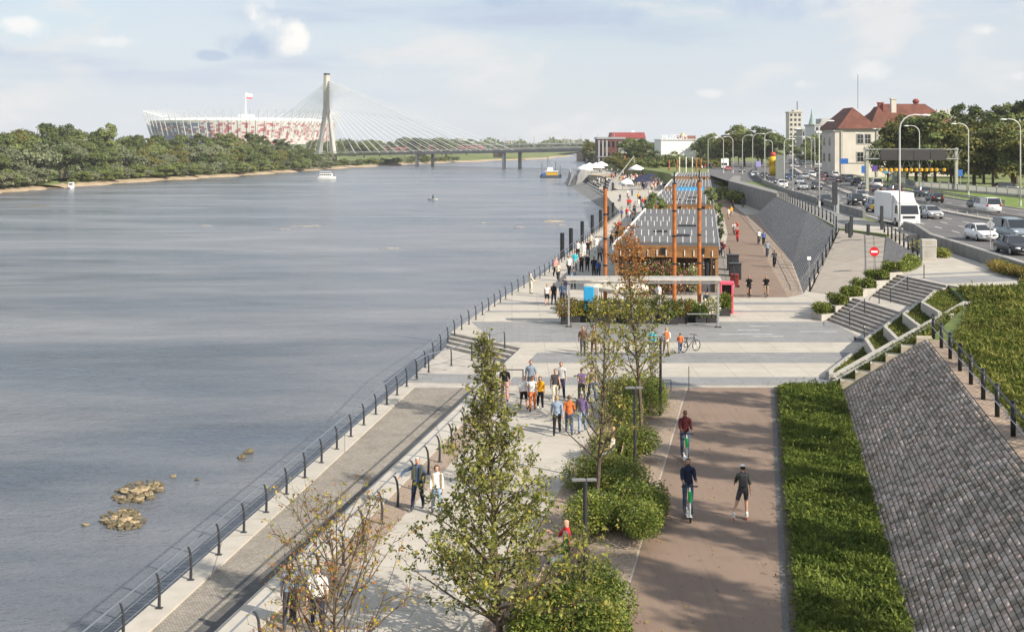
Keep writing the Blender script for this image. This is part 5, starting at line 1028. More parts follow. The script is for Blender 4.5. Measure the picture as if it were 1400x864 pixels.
def pavilion(Yf, L, label, rows, W=8.5, z1=4.0, banner=None):
    xf = 8.5 + .165 * (Yf - 97); t = thing('cafe_pavilion', label, 'pavilion', (xf, Yf, 0), -math.atan(.165), 'cafe pavilions along the river')
    m = MB(); m.box((W / 2, L / 2, .12), (W + .6, L + .4, .24)); m.build('platform', M_DECK, t)
    m = MB(); m.box((W / 2, L / 2 + .2, z1 - .10), (W, L - .4, .2)); m.build('roof', M_ROOF, t); m = MB(); m.box((W / 2, 1.75, z1 + .012), (W - .1, 3.2, .02)); m.build('roof_apron', M_ROOFD, t)
    plank_panel('fascia', 0, W, -.06, z1 - .95, z1 + .03, t)
    m = MB(); m.box((-.10, L / 2, z1 - .14), (.14, L, .52)); m.build('gutter', M_WHITE, t); m = MB(); m.box((W + .08, L / 2, z1 - .12), (.12, L, .3)); m.build('edge_trim', M_STEEL, t)
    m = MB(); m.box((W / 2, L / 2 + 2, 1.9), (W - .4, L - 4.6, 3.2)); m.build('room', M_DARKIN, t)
    nb = 0
    y = 0.15
    while y < L and nb < 24:
        for x in (.15, W - .15): m = MB(); m.box((x, y, 1.65), (.24, .24, 2.85)); m.build('post', M_WOOD, t); nb += 1
        y += 4.6
    pin = None
    for r in rows:
        for k in range(13):
            if pin is None: q = MB(); q.box((0, 0, .26), (.07, .07, .52)); pin = q.build('roof_pin', M_WHITE, t); o = pin
            else: o = pin.copy(); C.objects.link(o)
            o.location = (.35 + k * (W - .7) / 12, r, z1)
    for k in range(11): o = pin.copy(); C.objects.link(o); o.location = (.5 + k * (W - 1.0) / 10, -.1, z1 - .82); o.scale = (.9, .9, .95)
    for x in (W * .46, W * .83):
        for g in range(2): m = MB(); m.box((x + g * .22, -.13, z1 - .4), (.18, .04, .5)); m.build('vent_grille', M_BLACK, t)
    for (vx, vy, sx, sy) in ((W * .62, L * .19, 1.5, .8), (W * .66, L * .42, 1.8, .7), (W * .38, L * .27, 1.3, .5)): m = MB(); m.bbox((vx, vy, z1 + .1), (sx, sy, .2), .03); m.build('roof_vent', M_DGREY, t)
    if banner: m = MB(); m.box((W / 2, -.14, z1 - .35), (W * .72, .05, .85)); m.build('banner', mat('banner_blue', (.06, .32, .62), .5, .05), t)
    return t
pv = pavilion(97, 54, 'nearest long cafe pavilion with timber front and grey pinned roof', (3.2, 10.8, 23, 30, 44))
for k in range(26):
    pass
m = MB()
for k in range(60):
    x = .5 + k % 20 * .4; m.ball((x, .3 + (k // 20) * .9, 2.75 - .25 * abs(math.sin(x * .8 + k // 20)) - (k // 20) * .25), .05, n=6, k=4)
m.build('bulb_string', mat('bulb_white', (.85, .82, .7), .3, .02), pv)
for x in (.7, 1.4, 7.6): m = MB(); m.lathe((x, .5, .25), [(.28, 0), (.22, 1.2), (.3, 2.8)], 8); m.build('curtain', mat('black_curtain', (.02, .02, .022), .9, .2), pv, True)
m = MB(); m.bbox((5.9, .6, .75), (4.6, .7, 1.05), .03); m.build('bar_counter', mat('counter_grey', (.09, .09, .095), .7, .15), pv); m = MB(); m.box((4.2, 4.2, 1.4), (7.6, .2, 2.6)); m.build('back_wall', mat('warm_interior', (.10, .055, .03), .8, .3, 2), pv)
pavilion(160, 48, 'second cafe pavilion from the plaza with grey pinned roof', (2, 10, 20, 32, 44)); pavilion(222, 46, 'third cafe pavilion with a sky blue banner on its front', (2, 12, 24, 36), banner=1); pavilion(290, 40, 'farthest cafe pavilion near the amphitheatre', (2, 14, 28))
def mast(px, py, ytop, r, label, Y=None, grp='orange rust masts along the cafes', lean=0.0):
    p = G(px, py, 0); Y = p.y; h = az(ytop, Y); t = thing('rust_mast', label, 'mast', (p.x, Y, 0), 0, grp); m = MB(); m.cyl((0, 0, 0), r, h, 12); m.build('tube', M_RUST, t, False); m = MB()
    for k in (.24, .36, .58, .78): m.cyl((0, 0, h * k), r + .012, .14, 12)
    m.build('collar', M_BLACK, t); m = MB(); m.cyl((0, 0, h), r * .35, .9, 6); m.cyl((0, 0, h), r * 1.05, .1, 12); m.build('tip', M_BLACK, t); m = MB(); m.box((0, 0, .03), (.6, .6, .06)); m.build('base_plate', M_BLACK, t)
mast(827.5, 424, 258, .145, 'orange rust mast on the river side of the nearest cafe'); mast(922, 424, 252, .15, 'orange rust mast in the middle of the nearest cafe terrace'); mast(956, 424, 249, .15, 'orange rust mast on the path side of the nearest cafe')
for px, py, yt, lb in ((854, 240, 213, 'far orange mast farthest towards the water'), (866, 240, 216, 'far orange mast, second from the water'), (876, 237, 212, 'far orange mast, third from the water'), (915, 248, 219, 'far orange mast beside a white flagpole'), (926, 248, 218, 'far orange mast between the white flagpoles'), (952, 250, 215, 'far orange mast nearest the bike path'), (958.5, 246, 217, 'far orange mast behind the one nearest the bike path')):
    mast(px, py, yt, .26, lb, grp='far orange masts')
for px, lb in ((929, 'white flagpole between the far masts'), (938, 'white flagpole beside the third pavilion roof'), (946.5, 'white flagpole nearest the far bike path mast')):
    p = G(px, 252, 0); t = thing('flagpole', lb, 'flagpole', p, 0, 'white flagpoles'); m = MB(); m.cyl((0, 0, 0), .14, az(216, p.y), 8); m.build('pole', M_WHITE, t); m = MB(); m.ball((0, 0, az(216, p.y)), .22, n=8, k=4); m.build('finial', M_WHITE, t)
t = thing('loading_boom', 'long pale slanted boom above the far terrace', 'boom', (ax(838, 300), 300, 2)); m = MB(); m.tube([(0, 0, 0), (5.4, 0, 7.0)], .12, 6); m.tube([(5.4, 0, 7.0), (5.5, 0, 5.2)], .05, 4); m.build('boom', M_LAMP, t); m = MB(); m.cyl((0, 0, -2), .3, 2.2, 8); m.build('pedestal', M_DGREY, t)
# mooring poles just off the quay
for k, (px, yt) in enumerate(((768.7, 318.5), (780.6, 312), (796, 302.5), (809.7, 294), (821, 287), (831, 282), (838, 277), (846, 273))):
    lo, hi = 90, 250
    for _ in range(50):
        Y = (lo + hi) / 2
        if edgeX(Y) - .6 > ax(px, Y): hi = Y
        else: lo = Y
    m = MB(); z = az(yt, Y); m.tube([(ax(px, Y), Y, -4.6), (ax(px, Y), Y, z)], .24, 12); o = m.build('mooring_pole', M_BLACK)
    tag(o, 'thick black mooring pole standing in the river, %s' % ('nearest of the row', 'second nearest of the row', 'third nearest of the row', 'fourth nearest of the row', 'fourth from the far end', 'third from the far end', 'just behind the farthest but one', 'farthest of the row')[k], 'mooring pole', 'black mooring poles off the quay')
# portal canopy in front of the terrace
t = thing('cafe_canopy', 'long pale awning beam on thin grey posts in front of the cafe', 'canopy', (3.75, 79.4, 0), -.02); m = MB(); m.bbox((5.15, 0, 3.22), (10.5, .2, .16), .03); m.build('front_beam', mat('awning_cassette', (.42, .40, .37), .6, .1), t); m = MB(); m.bbox((5.15, .5, 3.32), (10.5, .7, .10), .03); m.build('awning_cassette', mat('awning_top', (.36, .355, .34), .6, .1, 3), t); m = MB(); m.box((5.15, -.16, 3.02), (10.3, .03, .12)); m.build('awning_valance', mat('awning_shade', (.20, .195, .19), .7, .1), t)
for x in (.1, 10.2):
    m = MB(); m.bbox((x, 0, 1.55), (.12, .12, 3.1), .01); m.build('post', M_STEEL, t)
    m = MB(); m.box((x, 0, .03), (.4, .4, .06)); m.build('foot_plate', M_DGREY, t)
m = MB(); m.box((9.2, 0, .25), (2.2, .04, .06)); m.box((9.2, 0, .9), (2.2, .04, .06)); m.box((1.0, 0, .25), (1.8, .04, .06)); m.build('side_rail', M_STEEL, t)
def parasol(x, y, r, h, label, m_, z=0, sides=8, name='parasol'):
    t = thing(name, label, 'parasol', (x, y, z), .3); m = MB(); vs = [(r * math.cos(2 * PI * k / sides), r * math.sin(2 * PI * k / sides), h - .75 * r / 2.0) for k in range(sides)] + [(0, 0, h)]
    for k in range(sides): vs.append((r * .5 * math.cos(2 * PI * (k) / sides), r * .5 * math.sin(2 * PI * k / sides), h - .30 * r / 2.0))
    fs = []
    for k in range(sides): j = (k + 1) % sides; fs += [(k, j, sides + 1 + j, sides + 1 + k), (sides + 1 + k, sides + 1 + j, sides)]
    lo = [(vs[k][0], vs[k][1], vs[k][2] - .18) for k in range(sides)]; n0 = len(vs); vs += lo
    for k in range(sides): j = (k + 1) % sides; fs.append((n0 + k, n0 + j, j, k))
    m.add(vs, fs); m.build('canopy', m_, t); m = MB(); m.cyl((0, 0, 0), .035, h, 6); m.build('pole', M_STEEL, t); m = MB(); m.cyl((0, 0, 0), .4, .08, 10); m.build('base', M_DGREY, t)
M_CREAM = mat('cream_canvas', (.66, .61, .50), .8, .08, 2, trans=.15); M_NAVY = mat('navy_canvas', (.02, .024, .06), .8, .1, 2)
parasol(8.2, 85.5, 1.9, 2.65, 'cream parasol on the cafe terrace behind the orange topped tree', M_CREAM); parasol(6.6, 86.5, 1.4, 2.5, 'smaller cream parasol beside the river side mast', M_CREAM)
def panel(x, y, w, d, h, m_, name, label, cat, rz=-.16, z=0):
    t = thing(name, label, cat, (x, y, z), rz); m = MB(); m.bbox((0, 0, h / 2 + .05), (w, d, h), .03); m.build('panel', m_, t); m = MB(); m.box((0, 0, .03), (w + .2, d + .3, .06)); m.build('base', M_DGREY, t); return t
panel(ax(805, 84), 84, .72, .25, 2.1, mat('banner_cyan', (.03, .33, .62), .5, .06), 'banner_stand', 'tall bright blue banner under the canopy', 'banner'); panel(ax(815.5, 84), 84.2, .35, .2, 2.05, M_WALLC, 'banner_stand', 'narrow cream board beside the blue banner', 'board')
t = thing('photo_booth', 'pink framed booth at the path side corner of the cafe', 'booth', (ax(994, 86), 86, 0), -.16); m = MB(); m.bbox((-.45, 0, 1.1), (.1, .9, 2.2), .02); m.bbox((.38, 0, 1.1), (.16, .9, 2.2), .02); m.bbox((0, 0, 2.2), (1.0, .9, .18), .02); m.build('frame', mat('pink_paint', (.72, .10, .16), .5, .05), t); m = MB(); m.box((-.02, .2, 1.0), (.7, .4, 2.0)); m.build('screen', M_DARKIN, t)
for x, y, c, lb, h in ((ax(1002, 112), 112, M_DGREY, 'tall dark grey waste container beside the cafe', 1.7), (ax(1005, 107), 107, M_DGREY, 'wide dark grey waste container in front of the tall one', 1.4), (ax(1004, 101.5), 101.5, mat('bin_red', (.20, .02, .015), .6, .1), 'dark red bin between the cafe and the bike path', 1.0)):
    t = thing('waste_bin', lb, 'bin', (x, y, 0), -.16); m = MB(); m.bbox((0, 0, h / 2), (1.1 if h > 1.2 else .7, .9, h), .05); m.build('body', c, t); m = MB(); m.bbox((0, 0, h + .05), (1.2 if h > 1.2 else .75, 1.0, .1), .03); m.build('lid', c, t)
    for sx in (-.35, .35): m = MB(); m.tube([(sx, -.5, .1), (sx, -.42, .1)], .1, 8); m.build('wheel', M_TYRE, t)
t = thing('cafe_walkway', 'raised grey deck walkway with metal railing beside the cafe', 'walkway', (17.1, 99, 0), -.165); m = MB(); m.box((.9, 14, .15), (1.7, 28, .3)); m.build('deck', M_DECK, t); m = MB()
for k in range(13): m.cyl((1.75, k * 2.3, .3), .025, 1.0, 5)
m.tube([(1.75, 0, 1.3), (1.75, 27.6, 1.3)], .03, 5); m.tube([(1.75, 0, .8), (1.75, 27.6, .8)], .015, 4); m.build('railing', M_DGREY, t)
# potted plants along the terrace edge
M_POT = mat('black_planter', (.03, .03, .032), .6, .15, 3); M_FLP = mat('pink_flower', (.55, .18, .20), .6, .2, 2, island=.4); M_FLW = mat('white_flower', (.72, .66, .52), .6, .15, 2, island=.3)
pots = [(774, 1.0, 1.15, [M_LG, M_LO], 'bushy plant with reddish top'), (786, .85, .9, [M_LG, M_LY], 'loose yellowish plant'), (800, .8, .75, [M_SH, M_SH2], 'low green plant'), (818, .8, 1.1, [M_LG, M_LY], 'tall loose plant'), (834, .8, .95, [M_SH, M_LG], 'rounded green plant'), (850, .85, .85, [M_LG, M_FLW], 'plant with pale flowers'), (866, .85, 1.1, [M_SH, M_LG], 'upright green plant'), (884, .85, 1.0, [M_LG, M_SH], 'two-toned green plant'), (902, .85, 1.2, [M_LG, M_LY], 'broad yellow-green plant'), (919, .85, .9, [M_LG, M_SH], 'low mixed plant'), (933, .8, .9, [M_LG, M_LO], 'rusty red and green plant'), (945, .55, .85, [M_LG], 'clipped round yellow-green ball'), (957, .6, .6, [M_SH], 'spiky low green plant'), (972, .75, 1.05, [M_LG, M_FLW], 'plant covered in cream flowers'), (991, .55, .9, [M_SH, M_SH2], 'green plant beside the pink booth')]
for i, (px, r, h, ms, lb) in enumerate(pots):
    y = 80.6 + (i % 3) * .35 + (3.2 if px == 991 else 0); x = ax(px, y); t = thing('potted_plant', '%s, %s pot of the terrace edge from the river' % (lb, ('first', 'second', 'third', 'fourth', 'fifth', 'sixth', 'seventh', 'eighth', 'ninth', 'tenth', 'eleventh', 'twelfth', 'thirteenth', 'fourteenth', 'last')[i]), 'potted plant', (x, y, 0), 0, 'potted plants on the terrace edge')
    m = MB(); m.bbox((0, 0, .3), (.72, .6, .6), .03); m.build('pot', M_POT, t); rg = np.random.default_rng(i); n = 1000; d = rg.normal(size=(n, 3)); d /= np.linalg.norm(d, axis=1)[:, None]; P = d * np.array([r * .74, r * .65, h * .58]) * (.5 + .55 * rg.random(n))[:, None] + np.array([0, 0, .6 + h * .5]); P += rg.normal(0, .08, P.shape)
    leaves('foliage', P, .15, ms, t, None if len(ms) == 1 else (rg.random(n) > .6).astype(int), i)
shrub('hanging mass of pink flowers and leaves in the cafe opening', 12.0, 95.6, 2.6, .6, 2.6, 5000, 201, [M_SH, M_FLP], .16, .3, 'flower_bush', None, 'flowers', 9)
shrub('green climbing plant beside the pink flowers in the cafe opening', 15.0, 95.8, 1.0, .5, 2.3, 1600, 202, [M_LG, M_FLW], .16, .3, 'flower_bush', None, 'plant', 5)
M_TABLE = mat('white_table', (.7, .69, .66), .5, .05)
def table(x, y, z, label):
    t = thing('cafe_table', label, 'table', (x, y, z), rnd(0, 1), 'cafe terrace tables'); m = MB(); m.bbox((0, 0, .73), (.75, .75, .04), .02); m.build('table_top', M_TABLE, t); m = MB(); m.cyl((0, 0, 0), .04, .72, 6); m.build('leg', M_DGREY, t); m = MB(); m.cyl((0, 0, 0), .25, .03, 8); m.build('base', M_DGREY, t)
def chair(x, y, z, rz, label):
    t = thing('cafe_chair', label, 'chair', (x, y, z), rz, 'cafe terrace chairs'); m = MB(); m.bbox((0, 0, .45), (.44, .44, .04), .015); m.build('seat', M_TABLE, t); m = MB(); m.bbox((0, .21, .72), (.44, .04, .42), .015); m.build('backrest', M_TABLE, t)
    for sx in (-.18, .18):
        for sy in (-.18, .18): m = MB(); m.cyl((sx, sy, 0), .02, .44, 5); m.build('leg', M_STEEL, t)
random.seed(77)
for k, (x, y) in enumerate(((6.0, 83.2), (8.2, 82.8), (10.3, 83.6), (12.4, 83.0), (13.6, 85.2), (11.0, 87.5), (14.8, 88.4), (8.6, 88.6))):
    wh = ('beside the blue banner', 'behind the second tall pot', 'under the trees middle', 'beside the rust mast base', 'near the terrace corner rail', 'deep on the terrace middle', 'by the path side mast', 'below the cream parasol')[k]
    table(x, y, 0, 'white cafe table %s' % wh); chair(x - .7, y, 0, PI / 2 * 1.0 + rnd(-.3, .3), 'white cafe chair on the river side of the table %s' % wh); chair(x + .7, y, 0, -PI / 2 + rnd(-.3, .3), 'white cafe chair on the path side of the table %s' % wh)
# ------------------------------------------------------------------ amphitheatre at the bend
t = thing('amphitheatre', 'stepped concrete amphitheatre going down to the water with curved grey end walls', 'amphitheatre', (25, 330, 0)); M_AMW = mat('amphitheatre_wall', (.27, .275, .28), .7, .15, .3)
for k in range(8):
    m = MB(); x0 = .2 + k * .92; m.prism([(x0, 0 - k * .5), (x0 + (.95 if k < 7 else 3), 0 - k * .5), (x0 + (.95 if k < 7 else 3), 98 - k * 2), (x0, 98 - k * 2)], -4.4, -3.0 + k * .52 - .3); m.build('step', M_DGREY, t); m = MB(); m.prism([(x0 - .05, 0 - k * .5), (x0 + .62, 0 - k * .5), (x0 + .62, 98 - k * 2), (x0 - .05, 98 - k * 2)], -3.0 + k * .52 - .29, -3.0 + k * .52); m.build('tread', M_WALLC, t)
def curved_wall(x0, y0, x1, y1, z0, z1, bulge, name='end_wall'):
    m = MB(); n = 8; vs = []; d = Vector((x1 - x0, y1 - y0)); nn = Vector((-d.y, d.x)).normalized()
    for i in range(n + 1):
        f = i / n; p = Vector((x0, y0)) + d * f + nn * bulge * math.sin(PI * f); tilt = nn * -1.2
        zt = z0 + (z1 - z0) * (.35 + .65 * math.sin(PI * (f * .8 + .12)))
        vs += [(p.x, p.y, z0), (p.x + tilt.x, p.y + tilt.y, zt), (p.x + tilt.x + nn.x * .5, p.y + tilt.y + nn.y * .5, zt), (p.x + nn.x * .5, p.y + nn.y * .5, z0)]
    fs = []
    for i in range(n): fs += [(i * 4 + j, (i + 1) * 4 + j, (i + 1) * 4 + (j + 1) % 4, i * 4 + (j + 1) % 4) for j in range(4)]
    m.add(vs, fs + [(3, 2, 1, 0), tuple(range(n * 4, n * 4 + 4))]); m.build(name, M_AMW, t)
curved_wall(-.6, -24, 5.6, -2, -4, 2.4, 1.0); curved_wall(-1.5, 104, 5.5, 112, -4, 2.4, .8); curved_wall(-3.0, 118, -1.0, 145, -4, 2.2, 1.0)
m = MB(); m.prism([(8, 8), (14, 5), (16, 105), (5, 118), (4, 108), (8, 90)], .32, .36); struct(m.build('beach_sand', M_SAND)).location = (25, 330, 0)
b = MB()
ln = [(22.0, 285), (21.5, 310), (21.8, 345), (21.5, 400), (20.5, 440), (20.5, 480), (24, 530), (32, 600)]
vs = [(x, y, -4.3) for x, y in ln] + [(x + 5.5, y, -2.2) for x, y in ln]; n = len(ln); b.add(vs, [(i, n + i, n + i + 1, i + 1) for i in range(n - 1)]); struct(b.build('riprap_bank', M_RIPRAP))
def dome(px, py, Y, r, label):
    z = az(py, Y); t = thing('canvas_pavilion', label, 'tent', (ax(px, Y), Y, 0.3), 0, 'white canvas tents by the water'); m = MB(); m.lathe((0, 0, z), [(r, -r * .42), (r * .8, -r * .16), (r * .45, .05), (.08, r * .22)], 12); m.build('canopy', M_WHITE, t, True); m = MB()
    for a in range(4): m.cyl((r * .7 * math.cos(a * PI / 2 + .7), r * .7 * math.sin(a * PI / 2 + .7), 0), .07, z - r * .2, 6)
    m.build('pole', M_STEEL, t)
dome(857, 248.5, 300, 2.3, 'white mushroom shaped canopy nearest behind the curved wall'); dome(799, 229, 450, 3.6, 'white domed tent at the far water edge'); dome(806, 226, 462, 3.2, 'white domed tent just behind the far edge one'); dome(815, 226, 470, 3.6, 'white domed tent on the far terrace towards the trees'); dome(822, 224, 480, 3.0, 'smallest white domed tent beside the dark building'); dome(870, 229, 400, 3.0, 'pale canopy among the far orange masts')
for px, py, Y, lb in ((879, 243, 318, 'navy parasol nearest the white mushroom canopy'), (885, 246, 306, 'navy parasol closest to the pavilion roofs'), (874, 247, 300, 'navy parasol half hidden behind the mushroom canopy'), (888, 240, 330, 'navy parasol farthest back')): parasol(ax(px, Y), Y, 2.2, az(py, Y) - .3 + .7, lb, M_NAVY, .3)

# ------------------------------------------------------------------ boats and sandbanks
def hull(L, W, H):
    m = MB(); st = [(-.5, .02, .25), (-.38, .32, .08), (-.15, .48, 0), (.3, .5, 0), (.5, .42, .05)]; vs = []
    for y, w, z in st: vs += [(-w * W, y * L, H), (-w * W * .75, y * L, H * z), (w * W * .75, y * L, H * z), (w * W, y * L, H)]
    fs = []
    for i in range(len(st) - 1): fs += [(i * 4 + j, i * 4 + j + 1, (i + 1) * 4 + j + 1, (i + 1) * 4 + j) for j in range(3)] + [(i * 4 + 3, i * 4, (i + 1) * 4, (i + 1) * 4 + 3)]
    m.add(vs, fs + [(0, 1, 2, 3), tuple(range(19, 15, -1))]); return m
M_HULLD = mat('hull_blue', (.05, .07, .10), .5, .1)
p = G(447, 245, WZ); t = thing('cruise_boat', 'white two-deck passenger boat crossing before the bridge pylon', 'boat', p, PI / 2); hull(8.2, 2.8, 1.0).build('hull', M_WHITE, t); m = MB(); m.bbox((0, .4, 1.75), (2.3, 5.6, 1.5), .05); m.build('cabin', M_WHITE, t)
for k in range(6): m = MB(); m.box((-1.17, -1.8 + k * .88, 1.9), (.04, .62, .7)); m.box((1.17, -1.8 + k * .88, 1.9), (.04, .62, .7)); m.build('window', M_GLASS, t)
m = MB(); m.bbox((0, .6, 3.4), (2.4, 5.0, .1), .02)
for k in range(5):
    for s in (-1, 1): m.cyl((s * 1.1, -1.6 + k * 1.1, 2.5), .04, .9, 5)
m.build('upper_deck', M_WHITE, t)
p = G(592, 274, WZ); t = thing('motor_boat', 'tiny open boat with one person alone in mid river', 'boat', p, 1.2); hull(2.8, 1.2, .5).build('hull', mat('boat_grey', (.5, .5, .5), .5, .1), t); m = MB(); m.lathe((0, 0, .4), [(.22, 0), (.26, .6), (.12, .9), (.16, 1.1), (.05, 1.3)], 8); m.build('occupant', M_DGREY, t, True)
p = G(97.5, 258.5, WZ); t = thing('house_boat', 'small white cabin boat moored at the far sandy bank', 'boat', p, .2); hull(4.2, 2.0, .7).build('hull', M_WHITE, t); m = MB(); m.bbox((0, .2, 1.5), (1.6, 2.2, 1.6), .06); m.build('cabin', M_WHITE, t); m = MB(); m.box((0, -.92, 1.7), (1.2, .04, .6)); m.build('window', M_GLASS, t)
p = G(753, 243, WZ); t = thing('work_barge', 'dark work barge with yellow cabin and derricks moored before the bridge pier', 'barge', p, 0); m = MB(); m.bbox((0, 0, .5), (10, 7, 1.2), .1); m.build('hull', M_HULLD, t); m = MB(); m.bbox((.4, 0, 1.9), (5.4, 3, 1.7), .06); m.build('cabin', mat('barge_yellow', (.55, .33, .02), .6, .1), t); m = MB(); m.bbox((.4, 0, 2.95), (6.2, 3.6, .3), .05); m.bbox((-.3, .5, 3.9), (2.6, 2, 1.6), .05); m.build('deckhouse', M_WHITE, t)
m = MB()
for x, h in ((-4.2, 6), (-1.4, 9), (2.2, 6.5), (4.4, 5)): m.cyl((x, 0, 1), .1, h, 6); m.tube([(x, 0, h), (x + 1.5, 0, h * .5 + 1)], .05, 4)
m.build('derrick', M_DGREY, t); m = MB(); m.bbox((-3.4, -1, 1.6), (2.0, 2.5, 1.0), .04); m.build('blue_crate', M_BLUE, t)
for s in (-1, 1): m = MB(); m.bbox((s * 4.4, -3.4, 1.2), (.8, .5, .7), .1); m.build('fender', M_TYRE, t)
def sandbar(px, py, L, W, rz, label, m_=None):
    p = G(px, py, WZ); rg = random.Random(int(px)); m = MB(); n = 18; vs = [(0, 0, .22)]
    for k in range(n): a = 2 * PI * k / n; r = rg.uniform(.6, 1.1); vs.append((L * .28 * r * math.cos(a), W * .28 * r * math.sin(a), .15))
    for k in range(n): a = 2 * PI * k / n; r = rg.uniform(.75, 1.15); vs.append((L * .5 * r * math.cos(a), W * .5 * r * math.sin(a), -.08))
    fs = [(0, 1 + k, 1 + (k + 1) % n) for k in range(n)] + [(1 + k, n + 1 + k, n + 1 + (k + 1) % n, 1 + (k + 1) % n) for k in range(n)]; m.add(vs, fs); o = m.build('sandbank', m_ or M_SAND); o.location = p; o.rotation_euler = (0, 0, rz); return tag(o, label, 'sandbank', 'sandbanks in the river')
for a in ((757, 303, 6.2, 3.2, .2, 'largest tan sandbank off the mooring poles'), (766, 308, 2.8, 1.4, 0, 'small sandbank just behind the largest one'), (709, 311, 2.8, 2.0, 0, 'small stony sandbank alone in the water facing the quay'), (660, 305, 1.5, 1.5, 0, 'tiny sandbank beyond the lone stony one'), (830, 282, 6, 6, .2, 'grey gravel spit below the curved wall'), (532, 340, 4.2, 1.4, 0, 'thin line of stones breaking the mid river surface'), (417, 310, 7, 1.8, 0, 'distant low sandbank in the middle of the river'), (386, 314, 4, 1.0, 0, 'faint sandbank beside the distant mid river one'), (430, 309, 3, 1.0, 0, 'short tail of the distant mid river sandbank'), (280, 309, 4, .8, 0, 'faintest sandbank towards the far bank'), (48, 282, 12, 6, 0, 'long weedy shoal near the far bank')):
    sandbar(a[0], a[1], a[2], a[3] * .6, a[4], a[5], m_=M_ROCKD if 'weedy' in a[5] else M_RIPRAP if ('largest' not in a[5] or 'behind' in a[5]) else None)

# ------------------------------------------------------------------ cable-stayed bridge
BA, BP, BW = Vector((-144, 910)), Vector((0, 754)), Vector((64, 685)); bd = (BP - BA).normalized(); bn = Vector((-bd.y, bd.x)); BL = BA - bd * 150
M_BR = mat('bridge_concrete', (.44, .42, .38), .8, .12, .1); M_BRD = mat('bridge_deck_grey', (.50, .51, .515), .7, .1, .1); M_CABLE = mat('white_cable', (.74, .74, .74), .5, .03)
def zdeck(p): s = (p - BA).dot(bd) / (BP - BA).length; return 3.6 + 3.9 * s if s > 0 else 3.6 + 6 * s * .3
t = thing('suspension_bridge', 'cable stayed bridge with one tall pale pylon and white fan cables', 'bridge', (BA.x, BA.y, 0)); O = Vector((BA.x, BA.y, 0))
def v3(p, z): return Vector((p.x, p.y, z))
dp = [BL, BA, BP, BW, BW + bd * 60]
m = MB(); vs = []
for p in dp:
    z = zdeck(p); vs += [v3(p + bn * 13, z) - O, v3(p - bn * 13, z) - O, v3(p - bn * 11, z - 1.6) - O, v3(p + bn * 11, z - 1.6) - O]
m.add(vs, [(i * 4 + j, (i + 1) * 4 + j, (i + 1) * 4 + (j + 1) % 4, i * 4 + (j + 1) % 4) for i in range(len(dp) - 1) for j in range(4)]); m.build('deck', M_BRD, t)
m = MB()
for s in (-1, 1): m.tube([v3(p + bn * 13 * s, zdeck(p) + 1.0) - O for p in dp], .22, 4)
m.build('parapet', M_BR, t); ztop = 65.0; zj = 38.0
for s in (-1, 1):
    m = MB(); a = v3(BA + bn * s * 7.0, -5) - O; c = v3(BA + bn * s * 6.6, 4) - O; e = v3(BA + bn * s * 1.5, zj) - O; m.tube([a, c, e], [2.3, 2.1, 1.7], 4); m.build('pylon_leg', M_BR, t)
m = MB(); m.tube([v3(BA, zj - 3) - O, v3(BA, ztop - 4) - O, v3(BA, ztop) - O], [2.9, 2.5, 2.3], 8); m.build('pylon_head', M_BR, t); m = MB(); m.cyl((0, 0, ztop - .1), 2.5, 1.2, 8)
for k in range(9): m.box((2.2, 0, 42 + k * 2.2), (.7, 3.2, .7))
m.build('pylon_cap', M_DGREY, t)
cab_n = 0
for s in (-1, 1):
    for k in range(18):
        d = 22 + k * 10.6; q = BA + bd * d; m = MB(); m.tube([v3(BA, 43 + k * 1.05) - O, v3(q + bn * s * 11.5, zdeck(q)) - O], .14, 4); m.build('stay_cable', M_CABLE, t)
    for k in range(12):
        d = 16 + k * 9.5; q = BA - bd * d; m = MB(); m.tube([v3(BA, 43 + k * 1.5) - O, v3(q + bn * s * 11.5, zdeck(q)) - O], .14, 4); m.build('stay_cable', M_CABLE, t)
for q, mm in ((BP, M_BR), (BP - bd * 90 + bn * 0, M_BR), (BW, M_BR)):
    for s in (-1, 1): m = MB(); m.tube([v3(q + bn * s * 7, -5) - O, v3(q + bn * s * 7, zdeck(q) - 1.6) - O], 1.2, 8); m.build('pier', mat('pier_concrete', (.62, .60, .56), .8, .1, .2), t)
# lamp standards of the bridge
for k in range(8):
    q = BP + bd * (k * 14 - 20) + bn * 12; m = MB(); m.cyl(v3(q, zdeck(q)) - O, .14, 9, 5); m.build('lamp_standard', M_STEEL, t)
# railway bridge behind it
t = thing('railway_bridge', 'grey steel truss railway bridge behind the cable stayed one', 'bridge', (-160, 1250, 0)); RA, RB2 = Vector((-330, 1330)), Vector((150, 1000)); rd = (RB2 - RA).normalized(); O2 = Vector((-160, 1250, 0)); M_TRUSS = mat('truss_steel', (.34, .35, .36), .6, .15, .3)
m = MB(); L_ = (RB2 - RA).length; nb_ = 44
def zr(s): return 0.6 + 7.6 * s
for i in range(nb_):
    a, c = RA + rd * L_ * i / nb_, RA + rd * L_ * (i + 1) / nb_; s0, s1 = i / nb_, (i + 1) / nb_
    if i > 18:
        m.tube([v3(a, zr(s0)) - O2, v3((a + c) / 2, zr(s0) + 4.6) - O2, v3(c, zr(s1)) - O2], .38, 4)
m.tube([v3(RA + rd * L_ * 18 / nb_, zr(.42) + 4.6) - O2, v3(RB2, zr(1) + 4.6) - O2], .5, 4); m.build('truss', M_TRUSS, t); m = MB(); vs = []
for p, s in ((RA, 0), (RB2, 1)):
    n_ = Vector((-rd.y, rd.x)) * 4; vs += [v3(p + n_, zr(s)) - O2, v3(p - n_, zr(s)) - O2, v3(p - n_, zr(s) - 1.5) - O2, v3(p + n_, zr(s) - 1.5) - O2]
